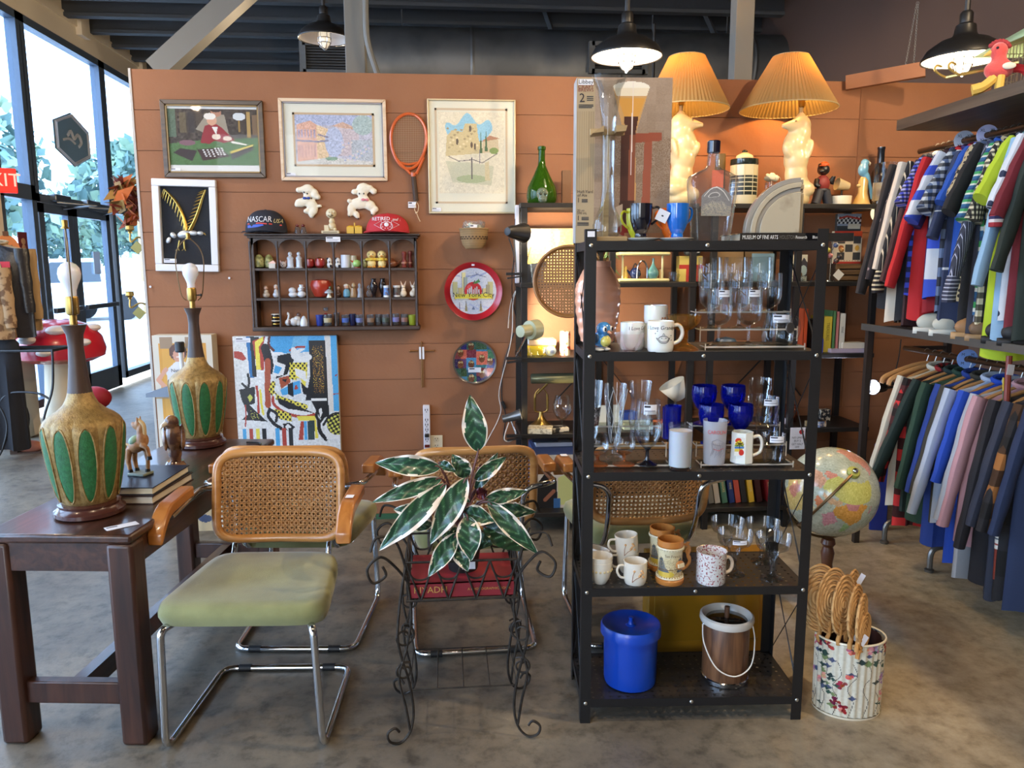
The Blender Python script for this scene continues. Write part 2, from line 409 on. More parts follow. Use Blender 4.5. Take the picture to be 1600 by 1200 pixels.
b=B();b.tube(spline([PY(571,-20,4.5),PY(572,40,4.5),PY(576,72,4.5),PY(590,116,4.5)],8),.016)
tag(b.obj('conduit_pipe',COLM),'thin bent grey conduit running down beside the first steel column','pipe')
struct(B().box(-60,-4.1,-30,60,-.14,-.1).obj('ground',mat('pale_pavement',(205,205,203),.8,var=(.4,(170,172,172),.4,.6))))
LEAFM=[mat('leaf_a',(112,140,128),.7),mat('leaf_b',(92,122,120),.7),mat('leaf_c',(134,158,132),.7)]
BARK=mat('bark',(92,76,64),.9,bump=(20,.02))
def tree(x,y,h,r,label,seed):
 rnd=random.Random(seed)
 t=thing('tree',label,'tree',(x,y,-.1),group='trees across the street')
 b=B();b.tube(spline([(0,0,0),(.1,.05,h*.3),(-.1,0,h*.6),(.05,0,h*.9)],5),[.22]*6+[.17]*5+[.1]*5,8);
 for q in range(6):
  a=rnd.random()*6.28;z=h*(.4+.08*q);b.tube([(0,0,z),(cos(a)*r*.5,sin(a)*r*.5,z+r*.4)],[.09,.03],6)
 b.obj('trunk',BARK,t)
 b=B()
 for q in range(900):
  while 1:
   v=Vector((rnd.uniform(-1,1),rnd.uniform(-1,1),rnd.uniform(-1,1)))
   if .2<v.length<1:break
  c=Vector((v.x*r,v.y*r,h*.66+v.z*h*.36));s=rnd.uniform(.1,.26)
  b.mat(rnd.randrange(3));n=Vector((rnd.uniform(-1,1),rnd.uniform(-1,1),rnd.uniform(-1,1))).normalized();o=n.orthogonal()*s;p2=n.cross(o)
  b.add([c-o,c+p2*.7,c+o,c-p2*.7],[(0,1,2,3)],False)
  c=c+Vector((rnd.uniform(-.3,.3),rnd.uniform(-.3,.3),rnd.uniform(-.3,.3)))
  b.add([c-p2,c+o*.6,c+p2,c-o*.6],[(0,1,2,3)],False)
 b.obj('crown',LEAFM,t)
for i,(x,y,h,r,lab)in enumerate(((-13.0,21.5,6.2,2.5,'leafy tree filling the tall window behind the hexagon sign'),(-12.0,32.5,6.4,2.5,'leafy tree seen through the narrow pane beside the partition'),(-18.5,20.5,7.4,2.9,'leafy tree seen at the left edge of the shop windows'),(-22.5,36,6.5,3.4,'rounded tree far behind the parked white truck'),(-18.0,41,5.4,3.0,'low bushy tree far behind the glass doors'),(-25.5,27.5,6.6,3.4,'distant tree behind the leftmost street tree'))):
 tree(x,y,h,r,lab,i)
t=thing('truck','white pick-up truck parked outside the glass doors','truck',(-10.9,22.5,-.1),R(62))
b=B();WP=mat('white_car_paint',(235,236,238),.2,coat=.5)
b.prism([(-2.6,.45),(-2.6,1.05),(-1.2,1.1),(-.7,1.75),(.9,1.78),(1.0,1.1),(2.6,1.1),(2.6,.45)],-.9,.9)
b.obj('body',WP,t,bev=.05)
b=B();b.prism([(-1.05,1.12),(-.65,1.66),(.78,1.68),(.84,1.12)],-.92,.92);b.obj('side_window',mat('dark_car_glass',(40,52,62),.1),t)
b=B();b.prism([(-.9,1.2),(-.9,1.62),(.7,1.62),(.7,1.2)],-.89,.89);b.at((-.98,0,1.42),(0,R(-38),0)).box(-.02,.02,-.78,.78,-.28,.3);b.obj('windscreen',mat('dark_car_glass',(40,52,62),.1),t)
for x in(-1.65,1.6):
 for y in(-.85,.85):
  B().cyl((x,y-.12,.38),(x,y+.12,.38),.38,n=24).obj('wheel',mat('tyre',(30,30,32),.8),t)
B().box(-2.7,-2.55,-.9,.9,.4,.62).obj('bumper',mat('dull_metal',(120,125,130),.35,.9),t,bev=.02)
bd=thing('building','low tan brick building seen through the last narrow window pane','building',(-9.6,26.5,-.1))
B().box(-.4,6,0,.4,0,3.3).obj('wall',mat('tan_brick',(176,146,100),.9,pat=lambda nt:(lambda k:(nt.links.new(coords(nt,(3,3,3),(R(90),0,0)),k.inputs[0]),k.outputs[0])[1])(nd(nt,'ShaderNodeTexBrick',Color1=(*lin((186,150,96)),1),Color2=(*lin((160,128,88)),1),Mortar=(*lin((200,190,170)),1)))),bd)
for x in(.2,1.9,3.6):B().box(x,x+1.2,-.05,.02,.5,2.2).obj('shop_window',mat('dark_car_glass',(40,52,62),.1),bd)
B().box(-.5,6.1,-.3,.6,3.3,3.5).obj('roof',mat('roof_grey',(120,120,122),.8),bd)
# == caged pendant lamps
LAMPS=[]
def pendant_parts(t,lit):
 b=B();b.lathe([(.012,.75),(.012,.20)],8);b.obj('cord',BLACK,t)
 b=B();b.lathe([(.0,.205),(.02,.2),(.026,.19),(.026,.15),(.04,.14),(.045,.105),(.055,.09),(.10,.075),(.15,.04),(.172,.0),(.172,-.006)],32,cap0=False)
 b.obj('shade',mat('black_enamel',(26,25,25),.4),t,solid=.004)
 b=B();b.lathe([(.05,.088),(.096,.071),(.145,.037),(.167,-.002)],32,cap0=True);b.obj('reflector',mat('white_enamel',(245,243,238),.35),t)
 b=B();b.lathe([(.0,-.062),(.018,-.056),(.032,-.036),(.036,-.01),(.034,.05),(.028,.085)],20,cap0=False)
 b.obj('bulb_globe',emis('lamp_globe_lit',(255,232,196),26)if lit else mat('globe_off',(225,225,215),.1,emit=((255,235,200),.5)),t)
 b=B()
 for j in range(6):
  a=j*PI/3;b.tube([(.043*cos(a),.043*sin(a),.085),(.043*cos(a),.043*sin(a),-.02),(.028*cos(a),.028*sin(a),-.055),(0,0,-.075)],.0026,5)
 for z in(.045,.0,-.03):
  r=.043 if z>-.02 else .04;b.tube([(r*cos(a*PI/8),r*sin(a*PI/8),z)for a in range(16)],.0026,5,loop=True)
 b.obj('wire_cage',CHROME,t)
def pendant(loc,label,lit,s=1.,w=38):
 t=thing('pendant_lamp',label,'lamp',loc,0,'caged warehouse lamps',s=s);pendant_parts(t,lit)
 if lit:LAMPS.append(('pendant_bulb',(loc[0],loc[1],loc[2]-.085*s),(255,225,184),w,.035))
 return t
c=PY(507,60,4.95);pendant(c,'dim caged warehouse lamp hanging left of the first steel column',False,.9)
c=PY(979,88,3.55);pendant(c,'brightly lit caged warehouse lamp hanging above the glass shelves',True,.92,22)
c=PY(1505,92,3.45);pendant(c,'brightly lit caged warehouse lamp hanging beside the red toy bird',True,1.0,20)
for x,y,l,w in((-2.5,3.7,'unseen caged lamp added to light the left aisle beside the windows',70),(-2.3,.9,'unseen caged lamp added to light the left aisle behind the photographer',50),(.1,.75,'unseen caged lamp added for light straight over the photographer',85),(2.3,1.5,'unseen caged lamp added to light the aisle by the right clothes racks',190)):
 pendant((x,y,3.0 if x<-1 else 3.55),l,True,1.,w)  # out-of-view lamps added to brighten the floor, rack and window wall
for x,l in((-.7,'unseen caged lamp added for light behind the partition, left one'),(1.7,'unseen caged lamp added for light behind the partition, right one')):pendant((x,6.4,2.6),l,True,1.,110)  # unseen lamps added to lift the beige band above the windows
for i,(xa,xb,ya,yb,lab)in enumerate(((1433,1413,3,112,'thin steel chain slanting down to the brown header bar'),(1435,1427,3,110,'thin steel chain hanging upright beside the slanting one'))):
 p,q=PX(xa,ya,2.55),PX(xb,yb,2.5);b=B();n=26
 for j in range(n):
  c=p.lerp(q,(j+.5)/n);d=(q-p)/n;ax=d.normalized();s=ax.cross(Vector((1,0,0)if j%2 else(0,1,0))).normalized()
  b.tube([c+ax*(d.length*.62*cos(a*PI/4))+s*(d.length*.3*sin(a*PI/4))for a in range(8)],d.length*.09,5,loop=True)
 tag(b.obj('chain',mat('steel_chain',(140,138,130),.4,.8)),lab,'chain')
DW=mat('dark_walnut',(62,38,28),.32,pat=woodpat((44,26,20),(76,46,33),5,1),bump=(90,.0008,(1,.05,1)),coat=.25)
DWV=mat('dark_walnut_leg',(56,33,25),.35,pat=woodpat((42,24,19),(70,42,31),5,2))
TRZ=-R(6.5);TZ=.67;TL=1.26
tb=thing('console_table','long dark walnut table with square legs running along the left side','table',(-1.147,2.245,0),TRZ)
b=B();b.box(-.225,.225,0,TL,TZ-.028,TZ);b.obj('table_top',DW,tb,bev=.008)
b=B();b.box(-.2,.2,.012,.035,TZ-.115,TZ-.028);b.obj('apron',DW,tb);b=B();b.box(-.2,.2,TL-.035,TL-.012,TZ-.115,TZ-.028);b.obj('apron',DW,tb)
for s in(-1,1):B().box(s*.2-.012,s*.2+.012,.03,TL-.03,TZ-.11,TZ-.028).obj('apron',DW,tb)
for s in(-1,1):
 for y in(.042,TL-.042):B().box(s*.185-.04,s*.185+.04,y-.04,y+.04,0,TZ-.028).obj('leg',DWV,tb,bev=.012)
for y in(.042,TL-.042):B().box(-.15,.15,y-.018,y+.018,.125,.195).obj('stretcher',DWV,tb,bev=.004)
B().bar((.0,.05,.16),(.0,TL-.05,.16),.04,.065).obj('stretcher',DW,tb)
def T2W(x,y,z=0):
 c,s=cos(TRZ),sin(TRZ);return Vector((-1.147+x*c-y*s,2.245+x*s+y*c,TZ+z))
GOLD=mat('antique_gold',(158,130,78),.42,.35,var=(70,(128,102,58),.4,.65),bump=(200,.003))
GREEN=mat('green_panel',(38,104,58),.55,var=(90,(30,88,48),.4,.6),bump=(220,.002))
MAHO=mat('turned_mahogany',(70,38,32),.25,coat=.4)
NECKW=mat('dark_neck_wood',(58,42,34),.45,pat=woodpat((48,34,28),(70,50,40),6,2))
PROF=[(.07,.038),(.08,.052),(.089,.085),(.099,.132),(.108,.188),(.113,.244),(.114,.277),(.109,.3),(.092,.317),(.069,.332),(.05,.35),(.039,.372),(.034,.39)]
def lr(z):
 for(a,za),(c,zc)in zip(PROF,PROF[1:]):
  if za<=z<=zc:return a+(c-a)*(z-za)/(zc-za)
 return PROF[-1][0]
NL=10
def scal(a,z):
 k=abs(cos(a*NL/2));w=max(0,min(1,(z-.03)/.05))*max(0,min(1,(.34-z)/.06));return 1+.055*w*(k**.6-.5)
def make_lamp(label,loc,rz):
 t=thing('table_lamp',label,'lamp',loc,rz,'green and gold table lamps without shades')
 b=B();b.lathe([(.094,0),(.102,.006),(.102,.018),(.092,.025),(.088,.032),(.09,.04),(.078,.045)],40,cap1=True);b.obj('base',MAHO,t)
 P=[(lr(.038+.352*i/44),.038+.352*i/44)for i in range(45)]
 b=B();b.lathe(P,120,fn=scal);b.obj('body',GOLD,t)
 zc,hz,ha=.174,.115,PI/NL*.7
 for j in range(NL):
  a0=2*PI*j/NL
  def pos(a,z,e):r=lr(z)*scal(a,z)+e;return(r*cos(a),r*sin(a),z)
  b=B();b.grid(lambda u,v:pos(a0+(u*2-1)*ha*max(0.,1-abs(v*2-1)**2.4)**.5,zc+(v*2-1)*hz,.0012),8,20);b.obj('green_panel',GREEN,t)
  b=B();b.tube([pos(a0+ha*1.05*cos(q)*abs(cos(q))**-.1 if abs(cos(q))>.01 else a0,zc+hz*1.03*sin(q),.001)for q in[2*PI*i/28 for i in range(28)]],.0028,5,loop=True);b.obj('panel_rim',GOLD,t)
 b=B();b.lathe([(.035,.387),(.032,.405),(.025,.47),(.0215,.53),(.024,.565),(.034,.592),(.035,.596),(.0,.596)],24,cap0=False);b.obj('neck',NECKW,t)
 b=B();b.at((0,0,-.04)).lathe([(.011,.634),(.011,.665),(.017,.668),(.019,.675),(.019,.715),(.017,.722)],20,cap1=True);b.obj('socket',BRASS,t)
 b=B();b.at((0,0,-.04)).cyl((.018,0,.69),(.034,0,.69),.003,n=8).sph((.036,0,.69),.006,8,6);b.obj('switch',BLACK,t)
 b=B();b.at((0,0,-.04)).lathe([(.015,.72),(.016,.74),(.022,.757),(.03,.775),(.032,.79),(.029,.806),(.02,.818),(.008,.824),(0.001,.825)],24);b.obj('bulb',mat('frosted_bulb',(222,226,236),.25,sss=.2),t)
 for s in(-1,1):
  b=B();b.tube(spline([(s*.022,0,.628),(s*.04,0,.65),(s*.05,0,.72),(s*.055,0,.79),(s*.045,0,.84),(s*.018,0,.876),(0,0,.884)],5),.0024,6);b.obj('harp',mat('aged_brass',(110,88,60),.4,.8),t)
 b=B();b.lathe([(.012,.883),(.012,.886),(.008,.888),(.009,.908),(0.001,.91)],14);b.obj('finial',BRASS,t)
 return t
c=PZ(135,806,TZ);make_lamp('large green and gold panelled table lamp at the near end of the dark table',(c.x,c.y+.03,TZ),R(117))
c=PZ(313,697,TZ);FL=make_lamp('green and gold panelled table lamp at the far end of the dark table',(c.x,c.y+.02,TZ),R(12))
b=B();p=[T2W(.13,1.17,.004),T2W(.2,1.15,.004),T2W(.215,1.05,.004),T2W(.232,.96,.003),T2W(.236,.93,-.05),T2W(.238,.9,-.3)]
b.tube(spline(p,5),.0035,6).obj('power_cord',BLACK,FL).matrix_parent_inverse=Tm(FL.location,FL.rotation_euler).inverted()
c=T2W(.03,.44)
def book(name,label,loc,rz,w,d,h,cover,group=None,spine='-y',pages=(214,204,180)):
 t=thing(name,label,'book',loc,rz,group)
 pg=mat('pages_%d%d'%(pages[0],pages[2]),pages,.8,bump=(300,.001,(1,1,8)))
 B().box(-w/2+.004,w/2-.005,-d/2+.005,d/2-.005,.003,h-.003).obj('pages',pg,t)
 b=B();b.box(-w/2,w/2,-d/2,d/2,0,.003).box(-w/2,w/2,-d/2,d/2,h-.003,h)
 if spine=='-x':b.box(-w/2,-w/2+.004,-d/2,d/2,0,h)
 elif spine=='-y':b.box(-w/2,w/2,-d/2,-d/2+.004,0,h)
 else:b.box(w/2-.004,w/2,-d/2,d/2,0,h)
 b.obj('cover',cover,t);return t
NAVYC=mat('navy_cover',(28,36,54),.35);DKC=mat('dark_cover',(52,36,38),.4)
k1=book('book','large closed book under the navy one on the dark table',(c.x,c.y,TZ),TRZ,.24,.30,.028,DKC,None,'-x',(222,214,200))
k2=book('book','navy covered book on top of the pile on the dark table',(c.x-.005,c.y+.005,TZ+.028),TRZ+.03,.235,.29,.026,NAVYC,None,'-x',(226,218,196))
c=T2W(.02,.46);hz=TZ+.054
t=thing('horse_figurine','painted tan prancing horse figurine standing on the navy book','figurine',(c.x,c.y,hz),R(-20))
TAN=mat('tan_horse',(176,130,86),.45,var=(40,(150,100,60),.4,.6))
B().box(-.028,.04,-.026,.026,0,.01).obj('plaque',mat('grey_green_plaque',(126,134,120),.5),t,bev=.003)
b=B();b.sph((0,0,.105),(.034,.024,.026),rot=(0,R(-28),0)).sph((.024,0,.125),(.022,.02,.028)).sph((.02,0,.155),(.014,.012,.032),rot=(0,R(12),0)).sph((.012,0,.18),(.012,.011,.017))
b.sph((.0,0,.172),(.021,.009,.011),rot=(0,R(38),0)).tube([(-.022,.012,.095),(-.026,.013,.05),(-.02,.013,.01)],[.012,.009,.007]).tube([(-.022,-.012,.095),(-.03,-.013,.05),(-.024,-.013,.01)],[.012,.009,.007])
b.tube([(.03,-.012,.11),(.052,-.012,.1),(.058,-.012,.07)],[.01,.008,.007]).tube([(.024,.012,.1),(.03,.012,.05),(.026,.012,.01)],[.01,.008,.007]).sph((.015,.008,.2),(.004,.003,.009)).sph((.015,-.008,.2),(.004,.003,.009))
b.obj('body',TAN,t,remesh=.0028)
b=B();b.sph((-.003,0,.122),(.022,.027,.018),rot=(0,R(-28),0));b.obj('saddle',mat('mint_saddle',(142,176,150),.5),t)
b=B();b.tube(spline([(-.03,0,.1),(-.05,0,.105),(-.058,0,.075),(-.05,0,.05)],4),[.004]*4+[.008]*5+[.007]*3+[.003]);b.tube(spline([(.012,0,.195),(.032,0,.18),(.035,0,.15),(.03,0,.13)],4),.007);b.obj('mane_and_tail',mat('pale_mane',(205,178,130),.6),t)
b=B()
for x,y,z in((-.02,.013,.014),(-.024,-.013,.014),(.026,.012,.014),(.058,-.012,.066)):b.cyl((x,y,z-.006),(x,y,z+.006),.009,.0075,10)
b.obj('hooves',BLACK,t)
c=T2W(.02,.73)
t=thing('bird_figurine','glossy brown ceramic eagle figurine standing between the two green lamps','figurine',(c.x,c.y,TZ),R(15))
GB=mat('brown_glaze',(74,46,34),.12,var=(22,(150,112,80),.45,.62),coat=.6)
b=B();b.sph((0,0,.13),(.034,.032,.055)).sph((-.004,-.006,.185),(.028,.026,.028)).sph((0,.01,.07),(.026,.024,.05)).sph((.004,.02,.05),(.018,.014,.05));b.obj('body',GB,t,remesh=.004)
b=B();b.tube([(-.022,-.02,.185),(-.036,-.034,.178),(-.04,-.038,.168)],[.01,.007,.002],8);b.obj('beak',mat('pale_beak',(206,196,176),.3),t)
b=B();b.lathe([(.04,0),(.044,.012),(.036,.024),(.03,.034)],16,cap1=True);b.obj('base',GB,t)
for s in(-1,1):b=B();b.sph((s*.03,.004,.125),(.012,.026,.05),rot=(R(-10),0,0));b.obj('wing',GB,t)
c=PZ(190,822,TZ+.001)
b=B();b.mat(0).box(-.045,.045,-.018,.018,0,.0006).mat(1).box(-.04,-.01,.004,.01,.0006,.0009)
tag(b.obj('price_tag',[PAPER,INK],None,c,(0,0,R(38))),'white paper price tag lying on the dark table beside the near lamp','tag')
# == cane back cantilever chairs
BEECH=mat('honey_beech',(184,130,72),.3,pat=woodpat((166,112,58),(196,142,82),4,0),coat=.35)
ORNG=mat('orange_beech_arm',(172,110,52),.28,pat=woodpat((158,96,42),(184,120,58),4,1),coat=.4)
CANE=mat('woven_cane',(178,130,78),.55,var=(120,(150,104,58),.4,.6))
VELV=mat('olive_velvet',(134,136,88),.85,var=(7,(108,108,62),.35,.7),sheen=.5,bump=(240,.001))
CBL=mat('black_glide',(22,22,24),.5)
def bend(pts,r,n=5):
 P=[Vector(p)for p in pts];out=[P[0]]
 for a,c,d in zip(P,P[1:],P[2:]):
  u=(a-c).normalized();w=(d-c).normalized();q=min(r,(a-c).length*.48,(d-c).length*.48)
  s,e=c+u*q,c+w*q
  for i in range(n+1):
   f=i/n;out.append(s*(1-f)**2+c*2*f*(1-f)+e*f*f)
 out.append(P[-1]);return out
def backpt(x,s):
 return Vector((x,.235+.06*s-.035*(x/.23)**2+.0,.485+.325*s))
def make_chair(label,loc,rz):
 t=thing('cane_chair',label,'chair',loc,rz,'cane back armchairs with chrome cantilever frames')
 tr=.0115;z=.48;w=.225
 b=B()
 pts=[(.2,.1,.392),(.2,-.19,.392),(.222,-.24,.392),(w+.01,-.235,tr),(w,.235,tr),(-w,.235,tr),(-w-.01,-.235,tr),(-.222,-.24,.392),(-.2,-.19,.392),(-.2,.1,.392)]
 b.tube(bend(pts,.05),tr,10);b.obj('frame',CHROME,t)
 for s in(-1,1):
  b=B();b.tube(bend([(s*.165,.05,.395),(s*.165,.2,.395),(s*.165,.275,.5),(s*.168,.312,.66),(s*.285,.285,.67),(s*.287,.03,.645)],.05),.0105,10);b.obj('arm_tube',CHROME,t)
  b=B();n=12;rs=[]
  for i in range(n+1):
   q=i/n;y=.17-.26*q;zz=.692-.012*q-.07*max(0,(q-.62)/.38)**2;hh=.018
   rs.append([(s*.287-.024,y,zz-hh),(s*.287+.024,y,zz-hh),(s*.287+.024,y,zz+hh),(s*.287-.024,y,zz+hh)])
  b.rings(rs,sm=False);b.obj('armrest',ORNG,t,bev=.006)
 for(x,y)in((.15,.235),(-.15,.235)):B().tube([(x-.022,y,tr),(x+.022,y,tr)],tr+.0018,12).obj('glide',CBL,t)
 def seat(u,v):
  return None
 rs=[];N=40
 for(zz,k)in((.392,.9),(.395,.97),(.415,1.),(.44,1.0),(.458,.975),(.468,.92),(.472,.8),(.475,.5),(.476,.1)):
  ring=[]
  for j in range(N):
   a=2*PI*j/N;cx,cy=cos(a),sin(a);e=.28
   x=(abs(cx)**e)*(1 if cx>0 else-1);y=(abs(cy)**e)*(1 if cy>0 else-1)
   hw=.262-.05*(y*.5+.5)
   ring.append((x*hw*k,(y*.215-.015)*k-.015*(1-k),zz-(.012*(1-y)*.5 if zz>.42 else 0)))
  rs.append(ring)
 B().rings(rs).obj('seat',VELV,t)
 n=56;path=[]
 for i in range(n):
  a=2*PI*i/n;cx,cy=cos(a),sin(a);e=.32
  path.append(backpt(.215*(abs(cx)**e)*(1 if cx>0 else-1),.5+.455*(abs(cy)**e)*(1 if cy>0 else-1)))
 B().tube(path,.0155,10,loop=True).obj('back_frame',BEECH,t)
 b=B();NX,NY=26,17;hx,s0,s1=.203,.075,.925
 for j in range(NY):
  for i in range(NX):
   xa,xb=-hx+2*hx*i/NX,-hx+2*hx*(i+1)/NX;sa,sb=s0+(s1-s0)*j/NY,s0+(s1-s0)*(j+1)/NY
   xm,sm_,rx,rs_=(xa+xb)/2,(sa+sb)/2,(xb-xa)*.27,(sb-sa)*.27
   o=[(xa,sa),(xm,sa),(xb,sa),(xb,sm_),(xb,sb),(xm,sb),(xa,sb),(xa,sm_)]
   h=[(xm-rx*.7,sm_-rs_*.7),(xm,sm_-rs_),(xm+rx*.7,sm_-rs_*.7),(xm+rx,sm_),(xm+rx*.7,sm_+rs_*.7),(xm,sm_+rs_),(xm-rx*.7,sm_+rs_*.7),(xm-rx,sm_)]
   vs=[backpt(x,s)+Vector((0,-.003+.002*((i+j)%2),0))for x,s in o+h]
   b.add(vs,[(k,(k+1)%8,8+(k+1)%8,8+k)for k in range(8)])
 b.obj('cane_panel',CANE,t,solid=.0025)
 return t
ch=make_chair('cane back armchair with olive velvet seat facing the camera beside the dark table',(-.607,2.405,0),R(-4))
tg=B().mat(0).box(.275,.3,.02,.05,.7085,.7095).obj('price_sticker',PAPER,ch)
for(x,y,rz,lab)in((-.57,3.01,180-5,'cane back armchair turned to the wall, hidden behind the front olive chair'),(.085,2.93,180+2,'cane back armchair turned to the wall behind the striped leafy plant'),(.735,2.93,180+1,'cane back armchair turned to the wall behind the glassware shelves')):
 dup(ch,(x,y,0),lab,R(rz))
IRON=mat('wrought_iron',(58,52,46),.55,.5,var=(40,(38,34,30),.4,.6))
SX,SY=.035,2.3
st=thing('plant_stand','scrolled black wrought iron plant stand in front of the chairs','stand',(SX,SY,0))
zr,zb=.575,.455;hw,hd=.165,.125;ir=.0042
def spiral(c,r0,r1,a0,turns,plane,n=22):
 out=[]
 for i in range(n+1):
  q=i/n;r=r0+(r1-r0)*q;a=a0+turns*2*PI*q
  out.append(Vector(c)+plane*(r*cos(a))+Vector((0,0,r*sin(a))))
 return out
for sx in(-1,1):
 for sy in(-1,1):
  o=Vector((sx,sy*.35,0)).normalized()
  k=Vector((sx*hw,sy*hd,0))
  def q(d,z):return k+o*d+Vector((0,0,z))
  b=B()
  foot=[q(.045+.027*cos(a),.03+.027*sin(a))for a in[PI*(.55-1.6*i/16)+PI*.5 for i in range(17)]]
  b.tube(spline([q(.0,zr),q(.022,.45),q(.03,.33),q(.0,.2),q(-.012,.1),q(.0,.035),q(.03,.006),q(.062,.016),q(.07,.045),q(.048,.058),q(.034,.042)],5),ir,6)
  b.tube(spline([q(.0,zr-.04),q(-.012,.42),q(.004,.31),q(.03,.22),q(.012,.12),q(.0,.04)],5),ir,6)
  b.obj('leg',IRON,st)
  B().tube(spiral(q(.012,.345),.036,.012,PI*.5,1.3,o),ir*.85,6).obj('leg_scroll',IRON,st);B().tube(spiral(q(.012,.235),.012,.03,PI*.3,1.2,o),ir*.85,6).obj('leg_scroll',IRON,st)
  b=B();b.tube(spline([q(-.01,zr-.07),q(.03,zr-.01),q(.075,zr+.03),q(.115,zr+.0),q(.1,zr-.045),q(.062,zr-.03),q(.07,zr+.0)],6),ir,6)
  b.tube(spline([q(.0,zr-.02),q(.03,zr+.07),q(.085,zr+.09),q(.105,zr+.05)],6),ir,6);b.obj('shoulder_scroll',IRON,st)
b=B();C4=[(-hw,-hd),(hw,-hd),(hw,hd),(-hw,hd)]
b.tube([(x,y,zr)for x,y in C4],ir*.9,6,loop=True).obj('tray_rim',IRON,st);b=B();b.tube([(x,y,zb)for x,y in C4],ir*.9,6,loop=True)
for y in(-.09,-.03,.03,.09):b.tube([(-hw,y,zb),(hw,y,zb)],ir*.7,6)
b.obj('tray_frame',IRON,st);b=B();b.tube([(x*.98,y*.98,.17)for x,y in C4],ir*.6,6,loop=True)
for x in(-.08,0,.08):b.tube([(x,-hd,.17),(x,hd,.17)],ir*.5,5)
b.obj('lower_wires',IRON,st)
b=B()
def zig(p,q,n):
 p,q=Vector(p),Vector(q)
 for i in range(n):
  a,m,c=p.lerp(q,i/n),p.lerp(q,(i+.5)/n),p.lerp(q,(i+1)/n)
  b.tube([a+Vector((0,0,zr)),m+Vector((0,0,zb))],ir*.75,6);b.tube([m+Vector((0,0,zb)),c+Vector((0,0,zr))],ir*.75,6)
  b.tube(spline([a+Vector((0,0,zr)),a.lerp(c,.2)+Vector((0,0,zr-.045)),a.lerp(c,.5)+Vector((0,0,zr-.055)),a.lerp(c,.8)+Vector((0,0,zr-.045)),c+Vector((0,0,zr))],4),ir*.8,6)
for a,c,n in((C4[0],C4[1],4),(C4[1],C4[2],3),(C4[2],C4[3],4),(C4[3],C4[0],3)):zig((*a,0),(*c,0),n)
b.obj('zigzag_wires',IRON,st)
RED=mat('crimson_cloth',(132,28,40),.6,bump=(500,.0006));GILT=mat('gilt',(212,178,96),.35,.6)
bk=book('book','big crimson cloth book with gilt title lying in the iron plant stand',(SX,SY-.005,zb+.004),0,.31,.23,.048,RED,None,'-y')
b=B();b.text('RIYADH',.028,(-.145,.026),lambda x,z:(x,-.1156,z),'LEFT').text('A PHOTOGRAPHIC BOOK',.011,(.145,.025),lambda x,z:(x,-.1156,z),'RIGHT');b.obj('spine_title',GILT,bk)
pz=zb+.052;PC=Vector((SX+.005,SY-.01,pz))
pl=thing('potted_plant','tricolour leafy plant in a black pot standing on the crimson book','plant',PC)
b=B();b.lathe([(.045,0),(.06,.1),(.064,.102),(.064,.112),(.058,.112),(.055,.095),(.0,.095)],28,cap0=True);b.obj('pot',mat('black_plastic_pot',(20,20,22),.5),pl)
b=B();b.mat(0).box(-.004,.036,-.0672,-.066,.012,.034);b.obj('plant_tag',PAPER,pl,rot=(R(-8),0,R(0)))
b=B();b.lathe([(.0,.096),(.03,.099),(.054,.0955)],20,cap0=False);b.obj('soil',mat('soil',(44,34,28),.95),pl)
LV=[(747,705,734,617,36,.0,.1,0),(688,731,586,723,30,-.10,.5,0),(690,748,581,785,24,-.12,.4,0),(697,756,592,860,34,-.14,.3,1),(729,747,672,850,36,-.13,.25,1),(732,746,706,710,27,.02,.3,0),(742,750,791,714,22,.02,.5,1),(743,764,778,707,20,.06,.4,0),(724,800,773,815,30,-.12,.6,2),(730,806,736,876,36,-.15,.2,0),(714,833,669,901,28,-.14,.3,0),(712,846,731,893,26,-.13,.3,1),(757,781,824,767,22,-.05,.4,1),(762,784,841,866,28,-.1,.3,0),(755,822,836,858,36,-.06,.3,3),(709,772,735,784,16,-.05,.5,0),(674,803,615,796,26,-.05,.6,2),(676,818,630,824,18,-.04,.5,1),(686,724,713,737,16,.02,.5,0),(706,786,719,812,22,-.1,.4,3),(744,775,762,768,20,.05,.4,4),(725,790,700,776,20,.05,.4,4),(770,795,838,800,24,.04,.4,0),(690,772,628,772,14,.06,.4,4),(736,842,770,850,26,-.08,.4,3),(716,826,690,838,22,-.1,.4,2),(748,760,752,725,18,.08,.3,4)]
CORE=PC+Vector((0,0,.1))
